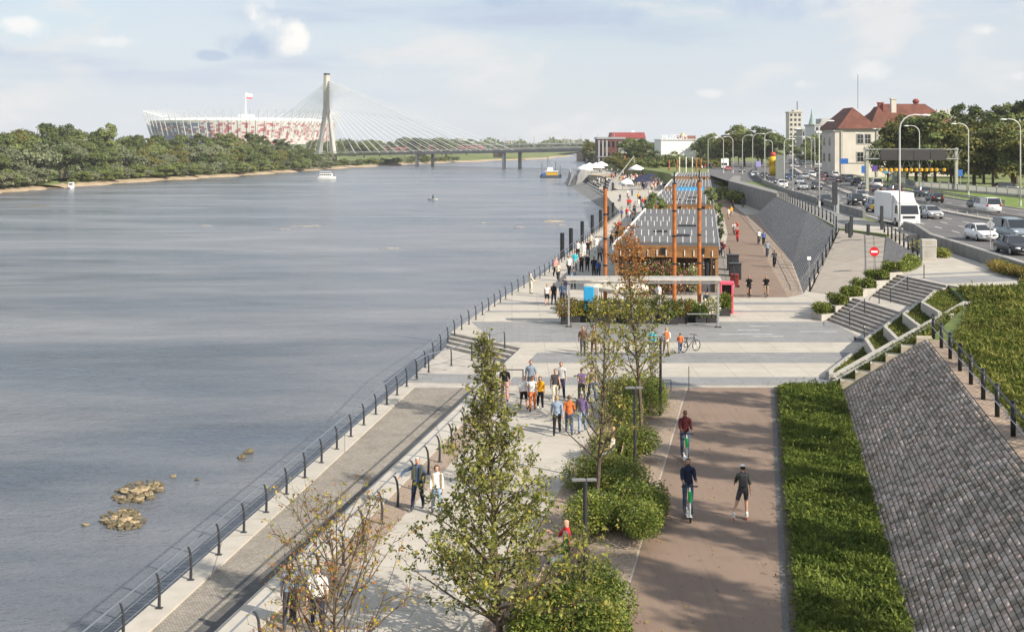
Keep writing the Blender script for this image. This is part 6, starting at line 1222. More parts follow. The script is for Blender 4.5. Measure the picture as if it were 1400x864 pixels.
m.add(vs, [(0, 4, 5, 1), (1, 5, 6, 2), (2, 6, 7, 3), (3, 7, 4, 0), (0, 1, 2, 3), (7, 6, 5, 4)]); m.build('deck', M_TRUSS, t)
for i in (8, 15, 22, 29, 36): q = RA + rd * L_ * i / nb_; m = MB(); m.box(v3(q, -1.4) - O2, (7, 5, 6.6 + 2 * i / nb_), math.atan2(rd.y, rd.x)); m.build('pier', mat('pier_stone', (.27, .20, .16), .85, .2, .3), t)
a = RA + rd * L_ * .20; t = thing('red_train', 'long red and cream train crossing the far railway bridge', 'train', (0, 0, 0)); M_TRR, M_TRC = mat('train_red', (.50, .055, .05), .5, .05), mat('train_cream', (.66, .52, .36), .5, .05)
for k in range(6):
    c = RA + rd * (L_ * .435 + k * 20.6); s = (c - RA).length / L_; z = zr(s) + .3; ang = math.atan2(rd.y, rd.x); m = MB(); m.bbox(v3(c, z + 1.5), (20.2, 2.9, 3.0), .2, ang); m.bbox(v3(c, z + 3.3), (20.0, 2.7, .7), .2, ang); m.build('carriage', M_TRR, t); m = MB(); n_ = Vector((rd.y, -rd.x)) * 1.46; m.box(v3(c + n_, z + 2.2), (18.4, .06, 1.3), ang); m.build('window_band', M_TRC, t)

# ------------------------------------------------------------------ stadium
SCY = 1720.0; SCX = ax(332, SCY); Ra, Rb = 133.0, 115.0
t = thing('stadium', 'large oval stadium with red white and blue panels and leaning white masts', 'stadium', (SCX, SCY, 0)); SM = [mat('panel_white', (.60, .58, .58), .6, .05), mat('panel_red', (.40, .12, .13), .6, .05), mat('panel_blue', (.13, .17, .31), .6, .05), mat('panel_pink', (.50, .38, .38), .6, .05)]
m = MB(); rg = random.Random(6); na = 190; nz = 13
for i in range(na):
    for j in range(nz):
        a0, a1 = 2 * PI * i / na, 2 * PI * (i + 1) / na; z0, z1 = 10 + 32 * j / nz, 10 + 32 * (j + 1) / nz; k0, k1 = .93 + .07 * j / nz, .93 + .07 * (j + 1) / nz
        am = a0; left = math.cos(am) < -.15 and math.sin(am) < .6; r = rg.random()
        if left: mi_ = 2 if r < (.78 if math.cos(am) < -.5 else .5) else (0 if r < .88 else 1)
        else: mi_ = 1 if r < .38 else (3 if r < .48 else 0)
        if j == nz - 1: mi_ = 0 if r < .7 else mi_
        m.add([(Ra * k0 * math.cos(a0), Rb * k0 * math.sin(a0), z0), (Ra * k0 * math.cos(a1), Rb * k0 * math.sin(a1), z0), (Ra * k1 * math.cos(a1), Rb * k1 * math.sin(a1), z1), (Ra * k1 * math.cos(a0), Rb * k1 * math.sin(a0), z1)], [(0, 1, 2, 3)], mi_)
m.build('facade', SM, t); m = MB(); m.lathe((0, 0, 42), [(Ra * 1.0, 0), (Ra * .99, 2.5), (Ra * .80, 5.0), (Ra * .5, 3.0)], 90, 0, 1, Rb / Ra); m.build('roof', M_WHITE, t, True); mp_ = None
for i in range(72):
    a = 2 * PI * i / 72; m = MB(); m.tube([(Ra * .985 * math.cos(a), Rb * .985 * math.sin(a), 22), (Ra * 1.07 * math.cos(a), Rb * 1.07 * math.sin(a), 58)], [.7, .35], 4); m.tube([(Ra * 1.07 * math.cos(a), Rb * 1.07 * math.sin(a), 58), (Ra * .86 * math.cos(a), Rb * .86 * math.sin(a), 49)], .22, 3); m.build('mast', mat('mast_grey', (.46, .47, .48), .6, .05), t)
m = MB(); m.tube([(4, 0, 40), (4, 0, 84)], [1.0, .5], 6); m.lathe((4, 0, 46), [(2, -6), (13, 3), (13.5, 6), (8, 7.5)], 14); m.build('needle', M_WHITE, t); m = MB(); m.add([(4, 0, 80), (13, 2, 79), (14, 2, 83), (4, 0, 85.5)], [(0, 1, 2, 3)], 0); m.add([(4.02, -.1, 77), (13, 1.9, 75.5), (13, 1.9, 79), (4.02, -.1, 80)], [(0, 1, 2, 3)], 1); m.build('flag', [M_WHITE, mat('flag_red', (.62, .12, .16), .6, .05)], t)

# ------------------------------------------------------------------ buildings
def windows(t, xs, zs, y, w, h, side=None, pane=True):
    for x in xs:
        for z in zs:
            c = (x, y, z) if side is None else (side, x, z); m = MB(); d = (w + .3, .12, h + .3) if side is None else (.12, w + .3, h + .3); m.box(c, d); f = m.build('window', M_WALLC, t)
            m = MB()
            for i in (-1, 1):
                for j in (-1, 1):
                    o_ = (c[0] + i * w / 4, c[1] - .07, c[2] + j * h / 4) if side is None else (c[0] - .07, c[1] + i * w / 4, c[2] + j * h / 4); m.box(o_, (w / 2 - .1, .03, h / 2 - .1) if side is None else (.03, w / 2 - .1, h / 2 - .1))
            m.build('pane', M_GLASS, f)
M_STUCCO = mat('cream_stucco', (.56, .52, .46), .85, .08, .3); M_TILE = mat('red_roof_tile', (.135, .050, .034), .8, .25, .5, .2, 6); M_TILE2 = mat('brick_red', (.26, .06, .045), .8, .12, .5)
def hip(m, x0, x1, y0, y1, z0, z1, ins=None, over=.6):
    x0 -= over; x1 += over; y0 -= over; y1 += over; W, D = x1 - x0, y1 - y0; ins = ins if ins is not None else min(W, D) / 2 * .98
    r = [(x0 + ins, (y0 + y1) / 2, z1), (x1 - ins, (y0 + y1) / 2, z1)] if W >= D else [((x0 + x1) / 2, y0 + ins, z1), ((x0 + x1) / 2, y1 - ins, z1)]
    vs = [(x0, y0, z0), (x1, y0, z0), (x1, y1, z0), (x0, y1, z0)] + r
    m.add(vs, [(0, 1, 5, 4), (1, 2, 5), (2, 3, 4, 5), (3, 0, 4), (3, 2, 1, 0)] if W >= D else [(0, 1, 4), (1, 2, 5, 4), (2, 3, 5), (3, 0, 4, 5), (3, 2, 1, 0)])
VY = 300.0; t = thing('villa', 'large pale villa with red hipped roofs above the road', 'house', (ax(1150, VY), VY, 3.4)); vx = ax(1150, VY)
def X(px): return ax(px, VY) - vx
m = MB(); m.box((4.5, 9, 6.2), (9.4, 18, 12.4)); m.box((-.6, 4, 6.1), (2.0, 8, 12.2)); m.build('wall', M_STUCCO, t)
m = MB(); m.box((4.6, 8.9, 12.4), (10.4, 18.6, .4)); m.box((-.7, 4, 12.1), (2.6, 8.6, .35)); m.build('cornice', M_WALLC, t)
m = MB(); hip(m, -.6, 9.2, -.2, 18, 12.6, 18.2); m.build('roof', M_TILE, t)
m = MB(); m.box((4.5, -.08, 3.9), (9.3, .16, .25)); m.box((9.2, -.1, 6.2), (.5, .3, 12.3)); m.box((.1, -.1, 6.2), (.5, .3, 12.3)); m.build('pilaster', M_WALLC, t)
windows(t, (X(1176), X(1186)), (10.0, 5.4), -.06, 1.6, 2.4); windows(t, (5, 10), (9.4, 5.2), 0, 1.3, 2.0, side=-1.66)
m = MB(); m.box((22, 19, 6.4), (26, 14, 12.8)); m.box((12.3, 11, 6.4), (5.5, 8, 12.8)); m.build('rear_wall', M_STUCCO, t); m = MB(); hip(m, 9.5, 35, 12, 26, 12.8, 19.6); hip(m, 9.6, 15.4, 6.5, 16, 12.8, 18.6); rf = m.build('rear_roof', M_TILE, t)
windows(t, (11.6, 13.4), (9.6, 5.2), 6.94, 1.1, 2.2)
for x, y, w, h, mm in ((X(1227), 14, 1.2, 2.6, M_TILE2), (X(1242), 12, 1.3, 3.6, M_STUCCO), (X(1273), 22, 4.2, 1.5, M_STUCCO)): m = MB(); m.box((x, y, 18.2 + h / 2 - 1.2), (w, 1.2, h)); m.box((x, y, 18.2 + h - 1.1), (w + .3, 1.5, .3)); m.build('chimney', mm, rf)
m = MB(); m.cyl((X(1289) , 20, 18.6), .7, 2.0, 10); m.ball((X(1289), 20, 20.3), .95, sz=.8); m.build('dome_vent', M_TILE2, rf); m = MB(); m.box((X(1318) + 1.2, 18, 8.5), (5.6, 6, 17)); 
for k in range(4): m.box((X(1318) - 1.1 + k * 1.5, 15.3, 17.5), (.8, .6, 1.1))
m.build('turret', M_STUCCO, t); m = MB(); m.cyl((X(1187), 9, 18), .06, 9, 4); m.build('antenna', M_DGREY, t)
m = MB(); m.box((X(1206), 6.6, 8.0), (2.2, .3, 2.8)); m.build('dormer_front', M_WALLC, t); m = MB(); m.bbox((12.2, 4.5, 1.4), (7.5, 4, 2.8), .1); m.build('porch', M_STUCCO, t)
def block(name, label, cat, px0, px1, yt, Y, D, z0, wallm, roofm=None, rows=0, cols=0, roofh=.6):
    x0, x1 = ax(px0, Y), ax(px1, Y); h = az(yt, Y) - z0; t = thing(name, label, cat, ((x0 + x1) / 2, Y, z0)); W = x1 - x0; m = MB(); m.box((0, D / 2, h / 2), (W, D, h)); m.build('wall', wallm, t); m = MB(); m.box((0, D / 2, h + roofh / 2), (W + .8, D + .8, roofh)); m.build('roof', roofm or M_WALLC, t)
    if rows:
        for r in range(rows):
            for c in range(cols):
                q = MB(); q.box((-W / 2 + (c + .5) * W / cols, -.05, (r + .55) * h / rows), (W / cols * .55, .1, h / rows * .5)); q.build('window', M_GLASS, t)
    return t, W, h
t, W, h = block('restaurant_building', 'dark brown modern building with flat roof beside the bridge end', 'building', 817, 854, 190.5, 575, 18, 3, mat('dark_red_cladding', (.12, .05, .045), .7, .3, .25), M_STEEL, 2, 6, 1.0)
m = MB()
for k in range(3): m.box((-W / 2 + .6 + k * 1.9, -1.6, 5), (.9, .9, h + .0)) 
m.build('column', M_STEEL, t); m = MB(); m.box((W * .37, -.3, h * .62), (W * .2, .3, h * .5)); m.build('grey_bay', mat('grey_bay', (.32, .34, .36), .6, .1), t); m = MB(); m.box((0, -1.0, h * .22), (W + 1, 3, .4)); m.build('terrace', M_STEEL, t)
t, W, h = block('office_building', 'large building with a dark red mansard roof beyond the trees', 'building', 836, 882, 189.5, 900, 30, 3, M_STUCCO, mat('mansard_red', (.26, .045, .05), .8, .1, .2), 2, 8, .5); m = MB(); m.box((0, 14, h + 2.4), (W + 1, 30, 4.4), 0, 0, .92); m.build('mansard', mat('mansard_red', (.26, .045, .05)), t); m = MB(); m.box((4.5, 10, h + 5.2), (2.6, 3, 1.6)); m.build('roof_box', M_WHITE, t)
t, W, h = block('museum_hall', 'plain white museum hall with letters on its roof edge', 'museum', 904, 952, 191.5, 470, 22, 3.4, mat('museum_white', (.80, .79, .77), .6, .03, .2), M_WHITE, 0, 0, .3)
fc = bpy.data.curves.new('roof_letters', 'FONT'); fc.body = 'MUZEUM'; fc.size = 2.5; fc.extrude = .12; fc.align_x = 'LEFT'; fc.materials.append(M_WHITE); fo = bpy.data.objects.new('roof_letters', fc); C.objects.link(fo); _me = bpy.data.meshes.new_from_object(fo.evaluated_get(bpy.context.evaluated_depsgraph_get())); bpy.data.objects.remove(fo); fo = bpy.data.objects.new('roof_letters', _me); C.objects.link(fo); fo.parent = t; fo.location = (-W / 2 + .3, .3, h + .35); fo.rotation_euler = (PI / 2, 0, 0)
m = MB(); m.box((W * .3, 9, h + 1.0), (W * .45, 10, 1.4)); m.build('roof_room', mat('brown_cladding', (.20, .10, .08), .7, .1), t); m = MB(); m.box((W * .34, -.06, 1.1), (2.4, .12, 2.2)); m.build('door', M_DARKIN, t); m = MB(); m.box((-W * .1, -.07, .35), (W * .75, .15, .7)); m.build('plinth', M_BRD, t)
t, W, h = block('domed_tower', 'distant sand coloured tower with a small dome behind the museum', 'tower', 930.5, 938, 187, 900, 6, 3, mat('sand_stone', (.52, .40, .20), .8, .1)); m = MB(); m.ball((0, 3, h + .5), 1.9, sz=1.3); m.build('dome', mat('sand_stone', (.52, .40, .20)), t)
t, W, h = block('tower_block', 'pale square tower block far along the road with a mast', 'tower', 1079, 1096, 154.5, 800, 10, 3, mat('tower_stone', (.50, .47, .41), .8, .08, .1), None, 9, 3, .8); m = MB(); m.cyl((2.4, 5, h), .3, 8, 5); m.build('antenna', M_DGREY, t); m = MB(); m.box((1.8, 4, h + .9), (5.5, 7, 2.2)); m.build('parapet_crown', mat('tower_stone', (.5, .47, .41)), t)
t, W, h = block('church_tower', 'church tower with a slender green copper spire', 'church', 1108, 1115, 172, 620, 5, 3, mat('grey_render', (.40, .40, .38), .8, .1)); m = MB(); m.lathe((0, 2.5, h + .4), [(1.9, 0), (1.5, 1.2), (.7, 4.5), (.06, 8.6)], 8); m.build('spire', mat('copper_green', (.22, .32, .30), .7, .1), t); m = MB(); m.box((0, -.05, h - 2.4), (1.2, .1, 2.2)); m.build('louvre', M_GLASS, t)
t, W, h = block('modern_block', 'white modern apartment block with stepped balconies behind the villa', 'building', 1114, 1150, 172, 480, 16, 3, mat('white_render', (.64, .64, .62), .7, .06), None, 5, 6, .6); m = MB(); m.box((1.5, 6, h + 1.7), (W * .7, 9, 2.4)); m.build('penthouse', mat('grey_render', (.4, .4, .38)), t)
for k in range(4): m = MB(); m.box((0, -.7, 4 + k * h / 5), (W * .95, 1.3, .9)); m.build('balcony', M_WHITE, t)
block('modern_block', 'low grey block beside the church tower', 'building', 1097, 1108, 178, 560, 12, 3, mat('grey_render', (.4, .4, .38)), None, 4, 3); 
for px0, px1, yt, Y, lb in ((690, 702, 193, 2100, 'hazy distant apartment slab beyond the far wood'), (752, 764, 191.5, 2300, 'distant pale apartment block on the horizon, nearest the river'), (768, 778, 190.5, 2300, 'distant pale apartment tower on the horizon in the middle'), (781, 795, 192, 2350, 'distant wide pale block on the horizon before the trees'), (628, 634, 189.5, 2200, 'distant white tower far behind the red train')):
    block('distant_block', lb, 'building', px0, px1, yt, Y, 20, 0, mat('hazy_render', (.5, .47, .44), .8, .05), None, 6, 4)

# ------------------------------------------------------------------ trees of the background
M_TF = [mat('foliage_dark', (.105, .14, .052), .8, .25, .25, hue=(.14, .18, .065), island=.3, objrand=.3, spec=.08, trans=.2), mat('foliage_mid', (.155, .20, .07), .8, .25, .25, hue=(.20, .245, .09), island=.3, objrand=.3, spec=.08, trans=.2), mat('foliage_willow', (.19, .22, .125), .8, .25, .25, hue=(.24, .265, .155), island=.3, objrand=.25, spec=.08, trans=.2), mat('foliage_bright', (.17, .215, .065), .8, .25, .25, hue=(.22, .26, .08), island=.3, objrand=.25, spec=.08, trans=.2), mat('foliage_olive', (.165, .18, .06), .8, .25, .25, hue=(.21, .20, .06), island=.3, objrand=.25, spec=.08, trans=.2)]
def tree_proto(seed, H, R, leaf, n, base, nl=26, squash=1.0):
    """crown of many leaf clumps on forking limbs; H and R in metres"""
    rg = np.random.default_rng(seed); P = []; cs = []; N = []
    for k in range(nl):
        a = rg.uniform(0, 2 * PI); u = rg.uniform(-1, 1); r = R * math.sqrt(max(0.0, 1 - u * u)) * (.35 + .6 * math.sqrt(rg.random())); zc = base + (H - base) * (.5 + .42 * u); s = R * rg.uniform(.22, .40); cs.append((r * math.cos(a), r * math.sin(a), zc, s))
    m_ = n // nl
    for x, y, z, s in cs:
        d = rg.normal(size=(m_, 3)); d /= np.linalg.norm(d, axis=1)[:, None]; d[:, 2] = np.where(d[:, 2] < -.3, -d[:, 2] * .5, d[:, 2]); P.append(np.array([x, y, z]) + d * s * np.array([1, 1, .8 * squash]) * (1 - .35 * rg.random(m_) ** 2)[:, None] + rg.normal(0, s * .06, (m_, 3))); N.append(d * .75 + np.array([x, y, (z - (base + H) / 2)]) / R * .5)
    P = np.concatenate(P); N = np.concatenate(N); w = MB(); w.tube([(0, 0, 0), (.1, .05, base), (0, .1, H * .6), (.1, 0, H * .9)], [R * .07, R * .055, R * .03, .02], 7)
    for x, y, z, s in cs[:12]: w.tube([(0, 0, base + (z - base) * .3), (x * .5, y * .5, base + (z - base) * .7), (x, y, z)], [R * .028, R * .018, .02], 4)
    return P, w, N
protos = []
for i, (H, R, leaf, n, base, nl) in enumerate(((16, 6.0, .62, 5200, 2.5, 30), (18, 5.2, .62, 5200, 3.0, 30), (14, 6.5, .60, 5200, 1.6, 34), (8, 4.6, .50, 3600, .2, 22), (20, 5.0, .62, 5200, 4.0, 34), (6, 3.8, .45, 3000, .1, 18))):
    protos.append((H, R) + tree_proto(300 + i, H, R, leaf, n, base, nl) + (leaf,))
M_TF[3], M_TF[4] = M_TF[4], M_TF[3]; _tree_src = {}
def bg_tree(k, ci, x, y, z, H, label, group, wf=1.0, name='tree', cat='tree'):
    H0, R0, P, w, NN, leaf = protos[k]
    if (k, ci) not in _tree_src:
        t = thing(name, label, cat, (x, y, z), 0, group); cr = leaves('crown', P, leaf, [M_TF[ci]], t, None, k * 7 + ci, up=.35, aspect=.8, out=NN, outw=2.2); tr = None
        if k not in _tree_src: tr = w.build('trunk', M_BARK, t); _tree_src[k] = tr
        else: tr = _tree_src[k].copy(); C.objects.link(tr); tr.parent = t
        _tree_src[(k, ci)] = t
    else:
        t = copy_tree(_tree_src[(k, ci)]); tag(t, label, cat, group)
    t.name = name; s = H / H0; t.location = (x, y, z); t.scale = (s * wf, s * wf, s); t.rotation_euler = (0, 0, rnd(0, 6.28)); return t
random.seed(12)
def bankY(px): 
    for (a, ya), (c, yc) in zip(bank_px, bank_px[1:]):
        if a <= px <= c: y = ya + (yc - ya) * (px - a) / (c - a); return F * (HC - WZ) / (y - YH)
    return 1200
prof = [(-120, 178), (0, 181), (25, 177), (48, 171), (75, 173), (105, 174), (120, 184), (145, 170), (165, 183), (200, 188), (250, 184), (285, 186), (330, 183), (370, 188), (420, 198)]
def top_at(px):
    for (a, ya), (c, yc) in zip(prof, prof[1:]):
        if a <= px <= c: return ya + (yc - ya) * (px - a) / (c - a)
    return 200
kinds = ('dark green', 'mid green', 'silvery willow green', 'olive green', 'fresh light green')
def ht(ci): return kinds[ci]
for k in range(44):                                       # tall back row
    px = -110 + k * 12.4 + rnd(-5, 5); Y = bankY(px) + rnd(55, 110); ci = random.choice((0, 0, 0, 1, 3)); yt = top_at(px) + abs(random.gauss(0, 5)); H = (az(yt, Y) + 1.8) * 1.08
    if H > 6: bg_tree(random.choice((0, 1, 4)), ci, ax(px, Y), Y, -1.8, H, 'tall %s tree at the back of the far bank wood' % ht(ci), '%s trees at the back of the far bank wood' % ht(ci), rnd(.9, 1.15))
for k in range(56):                                       # middle row
    px = -110 + k * 10.2 + rnd(-5, 5); Y = bankY(px) + rnd(24, 55); ci = random.choice((1, 1, 2, 3, 0)); yb = YH + F * (HC + 1.8) / Y; yt = top_at(px) + (yb - top_at(px)) * rnd(.22, .5); H = az(yt, Y) + 1.8
    if 60 < px < 108 and Y < bankY(px) + 40: continue
    if H > 4: bg_tree(random.choice((0, 2, 2, 3)), ci, ax(px, Y), Y, -1.8, H, 'middle height %s tree in the far bank wood' % ht(ci), '%s trees in the middle of the far bank wood' % ht(ci), rnd(1.0, 1.3))
for k in range(130):                                      # bushes by the water
    px = -60 + k * 5.3 + rnd(-3, 3); Y = bankY(px) + rnd(6, 22) * (.7 if px > 430 else 1); ci = random.choice((1, 2, 4, 4, 2)); H = rnd(2.6, 6.4) if px < 430 else rnd(2.5, 5)
    if 62 < px < 108 and Y > bankY(px) + 12: continue
    bg_tree(random.choice((3, 5)), ci, ax(px, Y), Y, -2.6, H if not 62 < px < 108 else 1.6, '%s bush along the sandy far bank' % ht(ci), '%s bushes along the far bank' % ht(ci), rnd(1.1, 1.7), 'bush', 'bush')
for k in range(64):                                       # beyond the bridge
    px = 425 + k * 6.2 + rnd(-5, 5); Y = rnd(1060, 1700) if px < 660 else rnd(1500, 2000); ci = random.choice((0, 0, 1)); yt = (191 if px < 640 else 195) + rnd(0, 5) - (4 if 540 < px < 640 else 0); H = az(yt, Y) + 1.8
    if px > 812: continue
    bg_tree(random.choice((0, 1, 2, 4)), ci, ax(px, Y), Y, -1.8, min(H, 26), 'distant %s tree beyond the bridges' % ht(ci), '%s trees beyond the bridges' % ht(ci), rnd(1.2, 1.7))
b = MB(); rg = random.Random(4)                           # the wood on the horizon, one mass
P = np.random.default_rng(8); n = 26000; px = P.uniform(-500, 1500, n); Yw = P.uniform(2050, 2400, n); hh = 13 + 6 * np.sin(px * .11) * np.sin(px * .043 + 1) + P.normal(0, 1.5, n); zz = P.random(n) ** .8 * hh - 1
o = leaves('distant_wood', np.stack([(px - 700) * Yw / F, Yw, zz], 1), 5.5, [M_TF[0]], None, None, 3, aspect=.9); stuff(o, 'dark wooded horizon beyond the river and the city', 'wood')
def row(specs, z, group, fmt):
    for (k, ci, px, Y, yt, wf, lb) in specs: bg_tree(k, ci, ax(px, Y), Y, z, az(yt, Y) - z, lb, group, wf)
row([(2, 1, 1214, 262, 186, .9, 'small green tree in front of the villa porch'), (1, 3, 1240, 262, 156, 1.1, 'olive tree close to the villa rear wing'), (1, 1, 1266, 262, 158, 1.1, 'green tree just below the villa rear roof'), (4, 3, 1228, 236, 163, 1.1, 'olive tree beside the villa, first of the park front row'), (0, 0, 1252, 238, 160, 1.1, 'dark tree behind the gantry sign boards'), (1, 1, 1279, 234, 152, 1.25, 'highest green tree of the park front row'), (2, 3, 1306, 232, 170, 1.1, 'olive tree behind the far kerb lamp'), (0, 3, 1332, 232, 164, 1.2, 'broad olive tree in the middle of the park front row'), (1, 0, 1358, 229, 168, 1.15, 'dark tree towards the picture edge in the park'), (2, 3, 1384, 227, 172, 1.15, 'olive tree behind the picture edge lamp'), (0, 1, 1412, 226, 165, 1.2, 'green tree cut by the picture edge in the park')], 3.4, 'trees of the park front row', '')
row([(4, 1, 1316, 300, 140, .8, 'slim tall tree right of the villa turret'), (1, 0, 1340, 295, 143, 1.0, 'tall dark tree high above the park, second from the villa'), (4, 0, 1362, 290, 142, 1.0, 'tall dark tree high above the park, middle'), (1, 1, 1384, 292, 140, 1.0, 'tall green tree high above the park near the edge'), (4, 0, 1406, 288, 134, 1.0, 'tallest dark tree at the picture edge'), (0, 0, 1300, 262, 195, 1.3, 'shaded dark tree filling the gap behind the gantry'), (0, 0, 1345, 258, 190, 1.3, 'shaded dark tree deep in the park middle'), (2, 0, 1390, 254, 190, 1.3, 'shaded dark tree deep in the park by the edge'), (2, 0, 1262, 262, 190, 1.2, 'shaded dark tree deep in the park near the villa')], 3.4, 'tall trees deep in the park', '')
row([(2, 0, 962, 470, 188, 1.2, 'dark tree at the museum end of the side road wood'), (0, 1, 980, 450, 182, 1.1, 'green tree, second in the side road wood'), (1, 3, 998, 440, 178, 1.3, 'olive tree in the side road wood'), (0, 1, 1018, 440, 170, 1.2, 'bright green highest tree in the side road wood'), (1, 0, 1036, 430, 172, 1.25, 'dark tree behind the bend lamps'), (2, 0, 1054, 430, 182, 1.15, 'dark tree at the road end of the side road wood'), (4, 0, 1010, 470, 176, 1.2, 'dark tall tree at the back of the side road wood'), (0, 0, 1042, 470, 180, 1.3, 'dark rounded tree at the back behind the yellow figure'), (0, 0, 972, 520, 190, 1.3, 'dark tree at the back near the museum')], 3.4, 'trees of the side road wood', '')
row([(4, 2, 1086, 640, 184, .8, 'greyish slim tree below the tower block'), (1, 0, 1075, 620, 190, 1.0, 'dark slim tree left of the tower block'), (0, 1, 1112, 430, 184, 1.0, 'bright green tree below the church spire'), (1, 1, 1128, 400, 182, 1.1, 'bright green tree beside the villa corner'), (0, 0, 1100, 480, 196, 1.2, 'dark low tree behind the queue')], 3.4, 'trees along the far road', '')
row([(2, 0, 862, 520, 190, 1.1, 'dark tree between the restaurant and the museum'), (0, 0, 884, 510, 189, 1.2, 'dark broad tree left of the white museum'), (0, 0, 872, 530, 192, 1.2, 'dark tree behind the broad ones near the museum'), (3, 1, 915, 430, 206, 1.3, 'low bush in front of the museum wall'), (3, 0, 900, 440, 205, 1.3, 'dark bush at the corner of the museum'), (3, 3, 832, 500, 210, 1.2, 'olive bush below the restaurant'), (2, 3, 845, 510, 208, .9, 'small olive tree in front of the restaurant'), (3, 2, 806, 600, 205, 1.0, 'pale willow bush at the bridge end'), (4, 2, 801, 640, 190, 1.0, 'pale slim tree at the bridge end'), (2, 3, 808, 620, 195, 1.0, 'olive tree at the bridge end')], 3.0, 'trees around the museum', '')
for k in range(16): px = 850 + k * 9; Y = 410 + (k * 37 % 60); bg_tree(5, (3, 3, 1)[k % 3], ax(px, Y), Y, 3.0, rnd(2.6, 4.2), '%s bush in the rough planting before the museum' % ('olive', 'ochre', 'green')[k % 3], '%s bushes before the museum' % ('olive', 'ochre', 'green')[k % 3], 1.7, 'bush', 'bush')
row([(1, 1, 896, 150, 262, .75, 'slim green tree between the first two pavilions'), (4, 1, 889, 154, 275, .6, 'small green tree at the corner of the second pavilion'), (1, 1, 972, 163, 255, .55, 'slim green tree on the path side of the second pavilion'), (4, 0, 983, 185, 255, .5, 'thin tree by the path beyond the second pavilion'), (4, 1, 985, 140, 290, .45, 'sapling beside the path next to the first roof')], 0.0, 'trees between the pavilions', '')
for px, Y, lb, L in ((1000, 262, 'green hedge below the grey cobbled end slope', 14), (985, 300, 'green bush row beside the far pavilion', 10), (1010, 240, 'low green hedge where the far path bends', 8)):
    shrub(lb, ax(px, Y), Y, 2.0, L, 2.2, 4000, int(px), [M_SH, M_LG], .42, .2, 'hedge', None, 'hedge', 12)
hb = MB(); hb.box((-250, 1900, 47), (9400, 4700, 108)); hz_m = bpy.data.materials.new('river_haze'); hz_m.use_nodes = True; ht_ = hz_m.node_tree; ht_.nodes.clear()
ho = nd(ht_, 'ShaderNodeOutputMaterial'); hv = nd(ht_, 'ShaderNodeVolumePrincipled'); hv.inputs['Color'].default_value = (.93, .95, 1, 1); hv.inputs['Density'].default_value = 0.00010; hv.inputs['Anisotropy'].default_value = 0.0
ht_.links.new(hv.outputs[0], ho.inputs['Volume']); o = hb.build('haze', hz_m); stuff(o, 'thin pale summer haze over the river and the city', 'haze')
# ------------------------------------------------------------------ people
def cloth(nm, c, rough=.85): return mat('cloth_' + nm, c, rough, .22, 7, .9, 13, spec=.15)
CL = {k: cloth(k, v) for k, v in dict(white=(.72, .71, .68), black=(.016, .016, .018), navy=(.022, .03, .06), denim=(.065, .10, .17), lightdenim=(.24, .31, .40), grey=(.26, .27, .28), darkgrey=(.06, .06, .065), bluegrey=(.22, .27, .33), cream=(.60, .54, .44), yellow=(.75, .36, .02), orange=(.55, .16, .05), red=(.48, .035, .03), maroon=(.10, .022, .025), olive=(.07, .075, .055), turquoise=(.05, .42, .52), purple=(.14, .10, .22), khaki=(.30, .24, .16), pink=(.55, .28, .28), brown=(.14, .08, .05), blue=(.06, .12, .33), patterned=(.42, .42, .42), green=(.05, .16, .07)).items()}
M_SKIN = mat('skin', (.52, .30, .21), .6, .06, 8, spec=.3); M_SKIND = mat('skin_tanned', (.38, .20, .13), .6, .06, 8, spec=.3)
HAIR = {k: mat('hair_' + k, v, .7, .15, 20) for k, v in dict(dark=(.02, .014, .01), brown=(.09, .05, .028), blond=(.36, .24, .11), grey=(.36, .35, .34), white=(.62, .61, .59), black=(.01, .01, .01)).items()}
M_GREEN = mat('scooter_green', (.02, .42, .10), .4, .05, 4); M_WHEELRED = mat('skate_red', (.55, .06, .04), .5, .05, 4)
